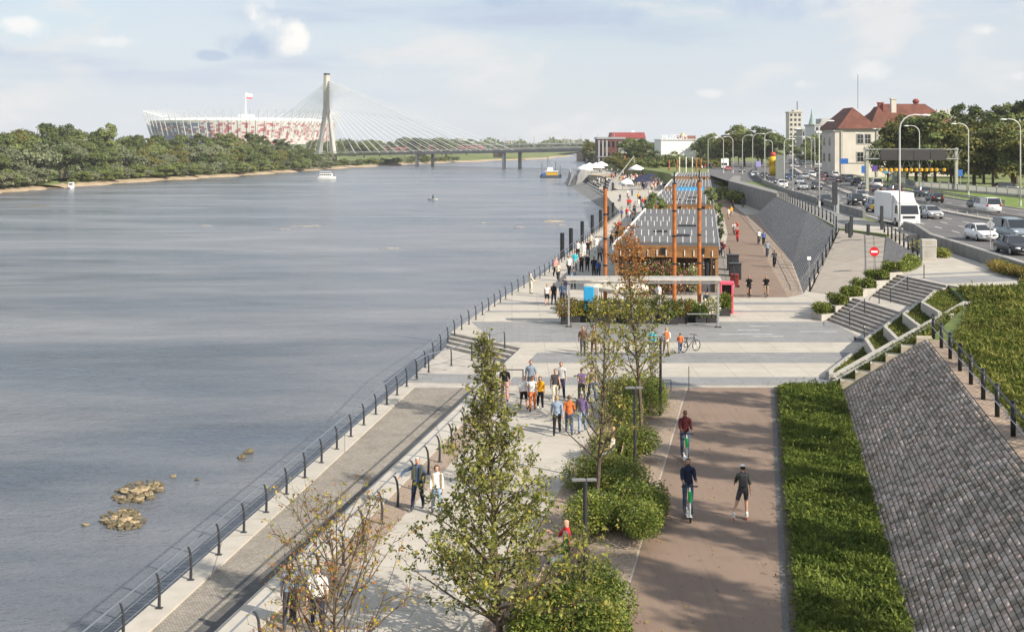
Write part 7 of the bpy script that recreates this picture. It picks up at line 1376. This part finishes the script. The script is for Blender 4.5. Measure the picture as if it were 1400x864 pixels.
def skeleton(H=1.75, lean=0.0, legs=((0, 0), (0, 0)), arms=((0, 0, 8), (0, 0, 8)), spread=(3, 3), sit=False, fingers=True, head=(0, 0), female=False, twist=0.0):
    """joints of a figure facing -y; leg = (thigh swing, knee bend), arm = (swing, elbow bend, out); degrees, forward positive"""
    s = H / 1.75; J = {}; E = []; R = {}; T = {}
    def put(n, p, r, par=None, reg=None):
        J[n] = Vector(p); R[n] = r
        if par: E.append((par, n)); T[(par, n)] = reg
    rad = math.radians
    def fwd(a, out=0): return Vector((math.sin(rad(out)), -math.sin(rad(a)) * math.cos(rad(out)), -math.cos(rad(a)) * math.cos(rad(out))))
    put('pelvis', (0, 0, 0), (.145 if female else .14, .105)); l = rad(lean); up = Vector((0, -math.sin(l), math.cos(l)))
    put('waist', up * .17, (.12 if female else .135, .09), 'pelvis', 'torso'); put('chest', up * .36, (.15 if female else .17, .105), 'waist', 'torso'); put('collar', up * .50, (.085, .07), 'chest', 'torso')
    hd = Vector((math.sin(rad(head[1])) * .3, -math.sin(l * .4 + rad(head[0])), math.cos(l * .4 + rad(head[0])))); put('neck', J['collar'] + hd * .055, (.052, .055), 'collar', 'neck'); put('jaw', J['neck'] + hd * .07 + Vector((0, -.02, 0)), (.066, .078), 'neck', 'head'); put('brow', J['jaw'] + hd * .085 + Vector((0, .008, 0)), (.078, .096), 'jaw', 'head'); put('crown', J['brow'] + hd * .065 + Vector((0, .012, 0)), (.055, .068), 'brow', 'head')
    put('nose', J['jaw'] + hd * .035 + Vector((0, -.098, 0)), (.013, .013), 'jaw', 'head')
    sw = .165 if female else .19
    for i, sd in enumerate((-1, 1)):
        n = 'LR'[i]; sh = J['collar'] - up * .06 + Vector((sd * sw, 0, 0)); put('sh' + n, sh, (.058, .062), 'chest', 'torso'); a, e, o = arms[i]; d1 = fwd(a, sd * o); el = sh + d1 * .285; put('el' + n, el, (.041, .043), 'sh' + n, 'uparm'); d2 = fwd(a + e, sd * o * .4); wr = el + d2 * .25; put('wr' + n, wr, (.027, .031), 'el' + n, 'forearm'); pm = wr + d2 * .075; put('pm' + n, pm, (.017, .036), 'wr' + n, 'hand')
        if fingers:
            side = Vector((0, 1, 0)) - d2 * d2.y; side = side.normalized() if side.length > .1 else Vector((0, 0, 1)); curl = Vector((-sd * .35, 0, 0))
            for k, (off, ln) in enumerate(((-.030, .062), (-.010, .072), (.010, .068), (.029, .052))):
                k1 = pm + side * off + d2 * .03; put('f%d%s' % (k, n), k1, (.0095, .0095), 'pm' + n, 'hand'); put('g%d%s' % (k, n), k1 + (d2 + curl).normalized() * ln, (.007, .007), 'f%d%s' % (k, n), 'hand')
            t1 = wr + d2 * .025 - side * .035; put('t%s' % n, t1, (.011, .011), 'wr' + n, 'hand'); put('u%s' % n, t1 + (d2 - side * .7 + curl * .5).normalized() * .055, (.008, .008), 't' + n, 'hand')
        hp = Vector((sd * .095, 0, -.05)); put('hp' + n, hp, (.092, .098), 'pelvis', 'torso' if False else 'hip'); a, k = legs[i]; d = fwd(a, sd * spread[i]); kn = hp + d * .42; put('kn' + n, kn, (.058, .062), 'hp' + n, 'thigh'); d = fwd(a - k, sd * spread[i]); ca = kn + d * .15 + Vector((0, .012, 0)); put('ca' + n, ca, (.052, .058), 'kn' + n, 'shank'); an = kn + d * .40; put('an' + n, an, (.036, .042), 'ca' + n, 'shank')
        ft = d.cross(Vector((1, 0, 0))); ft = -ft if ft.y > 0 else ft; ft = (ft + Vector((0, 0, -.25 if abs(ft.z) < .3 else 0))).normalized(); put('hl' + n, an - ft * .045 - Vector((0, 0, .035)), (.034, .032), 'an' + n, 'foot'); put('to' + n, an + ft * .15 - Vector((0, 0, .045)), (.038, .024), 'an' + n, 'foot')
    zmin = min(J[k].z - .035 for k in J if k[:2] in ('to', 'hl', 'an'))
    for k in J: J[k] = (J[k] - Vector((0, 0, 0 if sit else zmin))) * s
    return J, E, {k: (a * s, b * s) for k, (a, b) in R.items()}, T, s
_dg = None
def skin_mesh(J, E, R, levels=1):
    names = list(J); idx = {n: i for i, n in enumerate(names)}; me = bpy.data.meshes.new('person_body'); me.from_pydata([tuple(J[n]) for n in names], [(idx[a], idx[b]) for a, b in E], []); o = bpy.data.objects.new('person_body', me); C.objects.link(o)
    m = o.modifiers.new('skin', 'SKIN'); m.use_smooth_shade = True; sv = me.skin_vertices[0].data
    for n in names: sv[idx[n]].radius = R[n]; sv[idx[n]].use_root = (n == 'pelvis')
    if levels: q = o.modifiers.new('sub', 'SUBSURF'); q.levels = levels; q.render_levels = levels
    dg = bpy.context.evaluated_depsgraph_get(); ev = o.evaluated_get(dg); res = bpy.data.meshes.new_from_object(ev); bpy.data.objects.remove(o); bpy.data.meshes.remove(me); return res
def seg_d(p, a, b):
    ab = b - a; t = max(0, min(1, (p - a).dot(ab) / max(ab.length_squared, 1e-9))); return (p - a - ab * t).length, t
def shell(me, faces, off, name, m, parent, bulge=None):
    """a garment: the body faces it covers, pushed outwards"""
    vid = {}; vs = []; fs = []
    for f in faces:
        q = []
        for v in me.polygons[f].vertices:
            if v not in vid:
                vid[v] = len(vs); k = off if bulge is None else off * bulge(me.vertices[v].co); vs.append(me.vertices[v].co + me.vertices[v].normal * k)
            q.append(vid[v])
        fs.append(tuple(q))
    if not fs: return None
    d = bpy.data.meshes.new(name); d.from_pydata([tuple(v) for v in vs], [], fs); d.materials.append(m); d.polygons.foreach_set('use_smooth', [True] * len(fs)); o = bpy.data.objects.new(name, d); C.objects.link(o); o.parent = parent; return o
def figure(label, loc, rz, top, bottom, hair='brown', shoes='darkgrey', sleeves='short', shorts=False, group=None, skin=None, levels=1, skirt=False, hat=None, extras=None, longhair=False, name='person', cat='person', **sk):
    J, E, R, T, s = skeleton(**sk); me = skin_mesh(J, E, R, levels); me.materials.clear(); me.materials.append(skin or M_SKIN)
    t = bpy.data.objects.new(name, me); C.objects.link(t); t.location = loc; t.rotation_euler = (0, 0, rz); tag(t, label, cat, group)
    me.polygons.foreach_set('use_smooth', [True] * len(me.polygons)); reg = []
    segs = [(T[e], J[e[0]], J[e[1]], (sum(R[e[0]]) + sum(R[e[1]])) / 4) for e in E]
    for p in me.polygons:
        best = None
        for r, a, b, w in segs:
            d, tt = seg_d(p.center, a, b); d /= (w + .03)
            if best is None or d < best[0]: best = (d, r, tt)
        reg.append(best[1:])
    F_ = lambda cond: [i for i, (r, tt) in enumerate(reg) if cond(r, tt, me.polygons[i].center)]
    hipz = J['pelvis'].z - .0
    sl = {'none': (), 'short': ('uparm',), 'long': ('uparm', 'forearm')}[sleeves]
    shell(me, F_(lambda r, tt, c: (r == 'torso' and not (sleeves == 'none' and c.z > J['collar'].z)) or (r == 'hip' and c.z > hipz) or (r in sl and not (r == 'forearm' and tt > .92))), .016, 'shirt', CL[top], t)
    shell(me, F_(lambda r, tt, c: r in ('hip', 'thigh') and (r == 'hip' or not shorts or tt < .82) or (r == 'shank' and not shorts) or (r == 'torso' and c.z < hipz + .03)), .012, 'trousers', CL[bottom], t)
    for sd in (-1, 1): shell(me, F_(lambda r, tt, c: r == 'foot' and c.x * sd > 0), .012, 'shoe', CL[shoes], t)
    if hair:
        jw, cr = J['jaw'], J['crown']; mid = (jw + J['brow']) / 2
        shell(me, F_(lambda r, tt, c: r == 'head' and (c.z > J['brow'].z + .045 * s or (c.y > mid.y + .012 and c.z > (jw.z - (.05 if longhair else -.01))))), .016 if not longhair else .026, 'hair', HAIR[hair], t)
    if hat: shell(me, F_(lambda r, tt, c: r == 'head' and c.z > J['brow'].z + .028 * s), .032, 'helmet' if 'helmet' in hat else 'hat', hat_mat(hat), t)
    e = MB()
    for sd in (-1, 1):
        e = MB(); p_ = J['jaw'] + (J['brow'] - J['jaw']) * .72; e.ball((p_.x + sd * .030 * s, p_.y - .080 * s, p_.z), .011 * s, n=6, k=4); e.build('eye', M_BLACK, t)
    p_ = J['jaw'] + (J['brow'] - J['jaw']) * -.12; e = MB(); e.box((p_.x, p_.y - .074 * s, p_.z), (.04 * s, .012 * s, .010 * s)); e.build('mouth', mat('lip', (.35, .12, .10), .6, .05), t)
    if extras: extras(t, J, s)
    return t
def hat_mat(h): return {'white helmet': CL['white'], 'white hat': CL['cream'], 'black helmet': CL['black'], 'cap': CL['white'], 'straw hat': CL['khaki'], 'red helmet': CL['red'], 'dark cap': CL['darkgrey']}[h]
def backpack(m_):
    def f(t, J, s): q = MB(); c = J['chest'] + Vector((0, .19, -.02)); q.bbox(tuple(c), (.28, .18, .42), .05); q.build('backpack', CL[m_], t)
    return f
def bag(m_):
    def f(t, J, s): q = MB(); c = J['hpR'] + Vector((.15, .02, .0)); q.bbox(tuple(c), (.10, .26, .24), .03); q.tube([c + Vector((0, 0, .1)), J['shR'] + Vector((.02, 0, .05))], .012, 4); q.build('shoulder_bag', CL[m_], t)
    return f
W1 = dict(legs=((20, 6), (-14, 14)), arms=((-16, 14, 8), (18, 22, 8))); W2 = dict(legs=((-12, 16), (22, 6)), arms=((16, 24, 8), (-14, 12, 8))); ST = dict(legs=((2, 0), (-3, 3)), arms=((4, 14, 9), (-2, 10, 9))); ST2 = dict(legs=((0, 0), (4, 6)), arms=((20, 70, 6), (0, 15, 10)))
def at(px, py, z=0.0): return G(px, py, z)
def w(label, px, py, top, bottom, pose, rz=0.0, H=1.75, **k): 
    kw = dict(pose); kw.update(k); return figure(label, at(px, py), rz, top, bottom, H=H, **kw)
# the couple at the handrail
def vest(t, J, s):
    q = MB()
    for sd in (-1, 1): q.bbox(tuple((J['chest'] + J['waist']) / 2 + Vector((sd * .125, -.015, .03))), (.13, .27, .46), .05)
    q.bbox(tuple((J['chest'] + J['waist']) / 2 + Vector((0, .10, .03))), (.30, .07, .46), .03); q.build('vest', CL['olive'], t)
w('grey haired man in an olive vest over a blue shirt with hand on the rail', 571, 697, 'denim', 'navy', dict(legs=((16, 4), (-12, 12)), arms=((18, 30, 62), (8, 24, 8))), -.15, 1.80, hair='white', sleeves='long', extras=vest)
def cardigan(t, J, s):
    q = MB()
    for sd in (-1, 1): q.bbox(tuple((J['chest'] + J['waist']) / 2 + Vector((sd * .14, .0, -.02))), (.09, .22, .5), .04)
    q.build('cardigan', CL['khaki'], t)
w('woman in a white top and open khaki cardigan walking beside the rail', 597, 703, 'white', 'lightdenim', W2, .1, 1.66, hair='brown', sleeves='long', female=True, longhair=True, extras=cardigan)
w('long haired walker in blue grey top half hidden by the autumn tree', 396, 856, 'bluegrey', 'darkgrey', W1, .2, 1.68, hair='brown', longhair=True, female=True)
w('dark haired walker in white shirt and navy trousers behind autumn twigs', 434, 866, 'white', 'navy', W2, .1, 1.76, hair='dark')
# the group of walkers
w('tall man in a pale grey t-shirt behind the family of walkers', 726, 543, 'bluegrey', 'darkgrey', W1, .1, 1.84, hair='dark')
w('boy in a white t-shirt and black shorts walking', 716, 560, 'white', 'black', W2, .15, 1.58, hair='dark', shorts=True)
w('woman in a white top and orange trousers walking', 728, 562, 'white', 'orange', W1, .05, 1.66, hair='blond', sleeves='none', female=True, longhair=True)
w('girl in a yellow top and black trousers with white shoes', 738.5, 560, 'yellow', 'black', W2, -.05, 1.56, hair='brown', shoes='white', female=True, longhair=True)
w('woman in a dark sleeveless top and cream trousers with a black jacket', 759, 552, 'darkgrey', 'cream', W1, .1, 1.68, hair='dark', sleeves='none', female=True, extras=bag('black'))
w('man in a white patterned t-shirt and dark trousers', 767, 545, 'patterned', 'navy', W2, 0, 1.80, hair='brown')
w('person in a pale denim shirt walking away with dark trousers', 761.5, 595, 'lightdenim', 'black', W1, PI, 1.70, hair='blond', sleeves='long')
w('person in an orange red top and jeans behind the bare branches', 778, 594, 'orange', 'denim', W2, PI - .1, 1.68, hair='brown')
w('walker in a lilac patterned shirt and pale jeans going away', 796, 592, 'purple', 'lightdenim', W1, PI, 1.78, hair='grey', hat='white hat', sleeves='long')
w('woman in a dark flowered top beyond the half bare tree', 795, 551, 'purple', 'darkgrey', ST2, .1, 1.66, hair='brown', sleeves='none', female=True)
w('person with a white cap beyond the half bare tree', 809, 549, 'khaki', 'denim', W2, .2, 1.72, hair='dark', hat='cap')
w('dark haired person in black top and pale trousers behind the leafy tree', 690, 549, 'black', 'pink', W2, 0, 1.74, hair='black')
# plaza and terrace edge
w('walker with a bright turquoise backpack crossing the plaza', 892, 489, 'turquoise', 'grey', W1, PI * .8, 1.72, hair='brown', extras=backpack('turquoise'))
w('walker in white with an orange bag behind the orange topped tree', 911, 487, 'white', 'khaki', W2, PI, 1.70, hair='blond', extras=backpack('orange'))
w('small child in an orange jacket beside the parked bicycle', 930, 483, 'orange', 'denim', W1, PI, 1.2, hair='brown')
w('walker in brown with dark trousers beside the potted plants', 797, 486, 'brown', 'darkgrey', W1, .1, 1.74, hair='brown'); w('walker in khaki close behind the one in brown', 812, 484, 'khaki', 'brown', W2, -.1, 1.70, hair='blond', female=True)
# seated on the benches
SIT = dict(legs=((86, 84), (84, 88)), arms=((30, 60, 12), (25, 50, 10)), sit=True)
def seat(label, x, y, rz, top, bottom, **k):
    kw = dict(SIT); kw.update(k); return figure(label, (x, y, .56), rz, top, bottom, **kw)
seat('bald man in a red shirt seated on the bench talking', 1.62, 34.65, BR + .35, 'red', 'denim', hair=None, sleeves='short', H=1.78, arms=((40, 75, 14), (25, 50, 10))); seat('grey haired woman in a pale flowered top seated on the bench', 1.55, 33.75, BR + .1, 'green', 'white', hair='grey', female=True, H=1.66)
seat('man in a blue denim shirt seated behind the half bare tree', 3.98, 46.0, BR, 'denim', 'grey', hair='blond', sleeves='long'); seat('person in pale clothes seated beside the denim shirt', 3.9, 45.2, BR, 'cream', 'white', hair='brown', female=True, H=1.66)
# scooters
def scooter(label, p, rz, standing=True):
    t = thing('electric_scooter', label, 'scooter', p, rz); m = MB(); m.bbox((0, .10, .13), (.17, .62, .07), .02); m.build('deck', M_WHITE if standing else M_DGREY, t); m = MB(); m.tube([(0, -.42, .16), (0, -.36, .55), (0, -.30, 1.12)], .028, 8); m.build('stem', M_WHITE if standing else M_DGREY, t)
    if standing: m = MB(); m.tube([(0, -.385, .66), (0, -.335, 1.0)], [.062, .068], 10); m.build('battery', M_GREEN, t)
    m = MB(); m.tube([(-.27, -.27, 1.14), (-.1, -.30, 1.15), (.1, -.30, 1.15), (.27, -.27, 1.14)], .018, 6); m.tube([(-.27, -.27, 1.14), (-.16, -.29, 1.145)], .026, 6); m.tube([(.27, -.27, 1.14), (.16, -.29, 1.145)], .026, 6); m.build('handlebar', M_BLACK, t)
    for y in (-.44, .42): m = MB(); m.ring((0, y, .105), .08, .026, 'x', 16, 6); m.tube([(-.02, y, .105), (.02, y, .105)], .05, 8); m.build('wheel', M_TYRE, t)
    m = MB(); m.bbox((0, .42, .22), (.11, .24, .03), .01); m.bbox((0, -.44, .215), (.10, .2, .03), .01); m.build('mudguard', M_WHITE if standing else M_DGREY, t); m = MB(); m.tube([(0, -.345, .97), (0, -.375, .98)], .035, 8); m.build('headlight', M_HEAD, t); return t
RIDE = dict(legs=((-3, 6), (10, 10)), arms=((16, 66, 3), (18, 64, 3)), spread=(0, 0), lean=2)
for px, py, H, rz, kw in ((942.5, 713, 1.80, .03, dict(label='bearded man in a dark blue jacket riding an electric scooter towards the viewer', top='navy', bottom='denim', hair='black', sleeves='long')), (938, 634, 1.80, .06, dict(label='man in a maroon shirt and sunglasses riding the second scooter', top='maroon', bottom='denim', hair='dark', sleeves='long', skin=M_SKIND))):
    p = at(px, py); scooter('green and white electric scooter under the man in the %s' % ('dark blue jacket' if py > 700 else 'maroon shirt'), (p.x, p.y + .3, .012), rz)
    def face(t, J, s, b=py > 700):
        q = MB()
        if b: q.ball(tuple(J['jaw'] + Vector((0, -.035, -.025))),   .056, sz=.75, n=10, k=6); q.build('beard', HAIR['black'], t)
        else: q.box(tuple(J['jaw'] + (J['brow'] - J['jaw']) * .72 + Vector((0, -.088, 0))), (.13, .03, .035)); q.build('sunglasses', M_BLACK, t)
    k2 = dict(RIDE); k2.update(kw); figure(loc=(p.x, p.y + .34, .175), rz=rz, H=H, extras=face, **k2)
# inline skater seen from behind
def skates(t, J, s):
    for n in 'LR':
        a = J['an' + n]; q = MB(); q.bbox((a.x, a.y - .04, a.z - .03), (.10, .25, .16), .03); q.build('skate_boot', CL['white'], t); q = MB(); q.box((a.x, a.y - .04, a.z - .13), (.03, .27, .04)); 
        for k in range(4): q.tube([(a.x - .014, a.y - .145 + k * .075, a.z - .165), (a.x + .014, a.y - .145 + k * .075, a.z - .165)], .04, 10)
        q.build('skate_wheel', M_WHEELRED, t)
    backpack('darkgrey')(t, J, s)
p = at(1016, 711); figure('inline skater in dark shorts and white helmet skating away on the bike path', (p.x, p.y, .10), PI - .12, 'olive', 'darkgrey', 'dark', 'white', 'short', True, None, None, 1, False, 'white helmet', skates, H=1.70, female=True, legs=((16, 22), (-20, 6)), arms=((-30, 20, 12), (26, 30, 14)), spread=(2, 17), lean=14)
# bicycles
def bicycle(label, p, rz, col, group=None):
    t = thing('bicycle', label, 'bicycle', p, rz, group); m = MB()
    for a, b_ in (((0, .50, .34), (0, .12, .30)), ((0, .12, .30), (0, .28, .82)), ((0, .50, .34), (0, .26, .74)), ((0, .12, .30), (0, -.36, .76)), ((0, .27, .78), (0, -.36, .82)), ((0, -.55, .34), (0, -.34, .94))): m.tube([a, b_], .022, 6)
    m.build('frame', col, t)
    for y in (-.55, .50): 
        q = MB(); q.ring((0, y, .34), .315, .026, 'x', 24, 6); wv = q.build('wheel', M_TYRE, t); q = MB()
        for k in range(8): a = k * PI / 4; q.tube([(0, y, .34), (0, y + .3 * math.cos(a), .34 + .3 * math.sin(a))], .005, 3)
        q.build('spokes', M_STEEL, wv)
    m = MB(); m.tube([(-.29, -.30, 1.0), (-.1, -.38, 1.0), (.1, -.38, 1.0), (.29, -.30, 1.0)], .018, 6); m.tube([(0, -.34, .9), (0, -.38, 1.0)], .018, 6); m.build('handlebar', M_BLACK, t); m = MB(); m.bbox((0, .30, .86), (.14, .26, .06), .03); m.build('saddle', M_BLACK, t); m = MB(); m.tube([(-.12, .12, .22), (.12, .12, .38)], .014, 5); m.ring((.02, .12, .30), .09, .008, 'x', 12, 4); m.build('pedal', M_STEEL, t); return t
CY = dict(legs=((62, 66), (28, 44)), arms=((52, 18, 10), (52, 18, 10)), lean=24, sit=True, spread=(2, 2))
for px, py, rz, top, bot, hat, sh, lb, colr in ((1025.5, 407, .02, 'black', 'black', None, True, 'in black riding towards the viewer on the river side', 'black'), (1049, 407, -.05, 'black', 'khaki', None, True, 'in a black top with blond hair riding towards the viewer', 'black'), (1060, 366, PI, 'darkgrey', 'black', None, False, 'in dark clothes riding away near the cobbled slope', 'black'), (1050, 352, PI, 'bluegrey', 'denim', None, False, 'with a grey top riding away ahead of the dark one', 'red'), (1045, 336, PI, 'blue', 'black', 'black helmet', False, 'in a blue top riding away beside another rider', 'black'), (1038.5, 334, PI, 'white', 'black', None, False, 'in white riding away beside the blue rider', 'white'),
                                                  (1009, 331, .05, 'red', 'red', 'red helmet', False, 'in red coming along the cafe side', 'red'), (1008, 321, .0, 'red', 'white', 'red helmet', True, 'in red and white just behind the other red one', 'red'), (1004.5, 322, 0, 'white', 'darkgrey', None, False, 'in white beside the red riders', 'white'), (1002.5, 287, PI, 'black', 'black', None, False, 'in black far down the path', 'black'), (1016, 284, 0, 'blue', 'darkgrey', None, False, 'in blue far down by the shaded wall', 'white')):
    p = at(px, py); bicycle('bicycle under the rider %s' % lb, (p.x, p.y + .4, .012), rz + (-.17 if rz < 1 else -.17), PAINT[colr], 'bicycles on the far bike path'); ang = rz - .17; off = Vector((math.sin(ang) * -.24, math.cos(ang) * .24, 0)); figure('cyclist ' + lb, (p.x + off.x, p.y + .4 + off.y, .98), ang, top, bot, 'blond' if 'blond' in lb else 'brown', 'darkgrey', 'short', sh, 'cyclists on the far bike path', hat=hat, fingers=False, H=1.75, **CY)
bicycle('bicycle parked alone on the plaza beside the orange topped tree', at(943, 481), 2.2, PAINT['black'])
scooter('dark scooter left standing at the foot of the staircase', tuple(at(1176, 467)), .5, False)
# strollers on the quay and path; far ones share a few figures
w('woman in a white vest and black shorts walking on the quay', 748, 418, 'white', 'black', W1, 0, 1.68, hair='blond', shorts=True, sleeves='none', female=True); w('woman in black beside the one in the white vest', 757, 417, 'black', 'black', W2, 0, 1.70, hair='brown', female=True); w('man in dark denim and straw hat walking on the quay', 769, 417, 'denim', 'navy', W2, PI, 1.76, hair='brown', hat='straw hat'); w('person in a pale coat and sun hat leaning on the river rail', 725.5, 402, 'cream', 'cream', ST2, 2.2, 1.66, hair='white', hat='white hat', sleeves='long')
# proto figures for the crowd
random.seed(31); protos_p = []
for i, (pose, fem) in enumerate(((W1, 0), (W2, 1), (ST, 0), (ST2, 1))):
    protos_p.append((pose, fem))
_pp = {}
TOPS = [('white', 26), ('black', 18), ('grey', 10), ('red', 9), ('blue', 10), ('yellow', 5), ('pink', 8), ('navy', 12), ('cream', 12), ('turquoise', 4)]; BOTS = ['denim', 'black', 'navy', 'khaki', 'grey', 'white', 'darkgrey']
def crowd(px, py, z, rz, where, group, top=None):
    top = top or random.choices([a for a, b_ in TOPS], [b_ for a, b_ in TOPS])[0]; k = random.randrange(4); p = at(px, py, z); lb = 'person in a %s top %s' % (top, where); H = rnd(1.6, 1.85); bt = random.choice(BOTS)
    if k not in _pp:
        pose, fem = protos_p[k]; t = figure(lb, p, rz, top, bt, ('brown', 'blond', 'dark', 'brown')[k], H=1.75, fingers=False, levels=0, female=bool(fem), group=group, **pose); _pp[k] = t
        for c in [c for c in t.children if c.name.split('.')[0] in ('eye', 'mouth')]: bpy.data.objects.remove(c)
    else: t = copy_tree(_pp[k]); t.location = p; t.rotation_euler = (0, 0, rz); tag(t, lb, 'person', group)
    t.name = 'person'; s = H / 1.75; t.scale = (s, s, s)
    for c in t.children:
        b_ = c.name.split('.')[0]
        if b_ == 'shirt': set_mat(c, CL[top])
        if b_ == 'trousers': set_mat(c, CL[bt])
    return t
for px, py, tp in ((772, 408, 'navy'), (760, 378, 'pink'), (778, 376, 'white'), (784, 396, 'bluegrey'), (795, 372, 'black'), (803, 371, 'black'), (812, 378, 'navy'), (818, 380, 'blue'), (790, 352, 'white'), (798, 352, 'white'), (804, 350, 'black'), (815, 346, 'white'), (786, 370, 'turquoise'), (763, 384, 'cream'), (826, 352, 'white'), (836, 338, 'black'), (843, 332, 'black'), (820, 358, 'grey'), (808, 340, 'cream')):
    crowd(px, py, 0, random.choice((0, PI)) + rnd(-.4, .4), 'strolling along the quay behind the canopy', 'people in %s strolling along the quay' % tp, tp)
for k in range(34):
    py = 268 + 52 * (1 - rnd(0, 1) ** .7); Y = 20000 / (py - YH); x = rnd(edgeX(Y) + 1.2, 8.5 + .165 * (Y - 97) - .8); t_ = crowd(700 + x * F / Y, py, 0, random.choice((0, PI)) + rnd(-.5, .5), 'in the crowd along the cafe quay', None); t_['group'] = 'people on the cafe quay, %s' % t_['label'].split(' top')[0].split('a ')[-1]
for k in range(96):
    Y = rnd(298, 400); x = rnd(33.5, 33.5 + 13 * (Y - 240) / 130); t_ = crowd(700 + x * F / Y, YH + 12.2 * F / Y, .3, rnd(0, 6.28), 'in the crowd around the canopy and parasols', None); t_['group'] = 'people around the canopy, %s' % t_['label'].split(' top')[0].split('a ')[-1]
for k in range(30):
    Y = rnd(400, 500); x = rnd(34, 56); t_ = crowd(700 + x * F / Y, YH + 12.2 * F / Y, .3, rnd(0, 6.28), 'on the sandy terrace by the far tents', None); t_['group'] = 'people by the far tents, %s' % t_['label'].split(' top')[0].split('a ')[-1]
for k in range(16):
    st_ = random.randrange(1, 7); Y = rnd(335, 410); x = 25 + .2 + st_ * .92 + .3; z = -3 + st_ * .52; crowd(700 + x * F / Y, YH + (HC - z) * F / Y, z, rnd(0, 6.28), 'standing on the amphitheatre steps', 'people on the amphitheatre steps', 'white' if k % 2 else 'cream')
for px, py, tp, lb in ((989, 352, 'maroon', 'on the deck walkway beside the cafe'), (985, 350, 'black', 'on the deck walkway close to the maroon one'), (996, 300, 'cream', 'by the path near the second pavilion'), (1000, 296, 'yellow', 'by the path near the second pavilion'), (994, 272, 'white', 'on the path far along the pavilions'), (1000, 268, 'red', 'on the path far along the pavilions'), (1009, 272, 'black', 'on the path far along the pavilions'), (966, 430, 'navy', 'seated side of the terrace near the path'), (900, 418, 'white', 'among the terrace tables')):
    crowd(px, py, .3 if 'deck' in lb else 0, rnd(-.5, .5), lb, 'people in %s beside the cafe' % tp, tp)
for px, py, lb, tp in ((960, 233, 'waiting by the side road', 'white'), (964, 232, 'waiting by the side road', 'red'), (972, 231, 'waiting by the side road', 'blue')): crowd(px, py, 3.5, 0, lb, 'people in %s by the side road' % tp, tp)
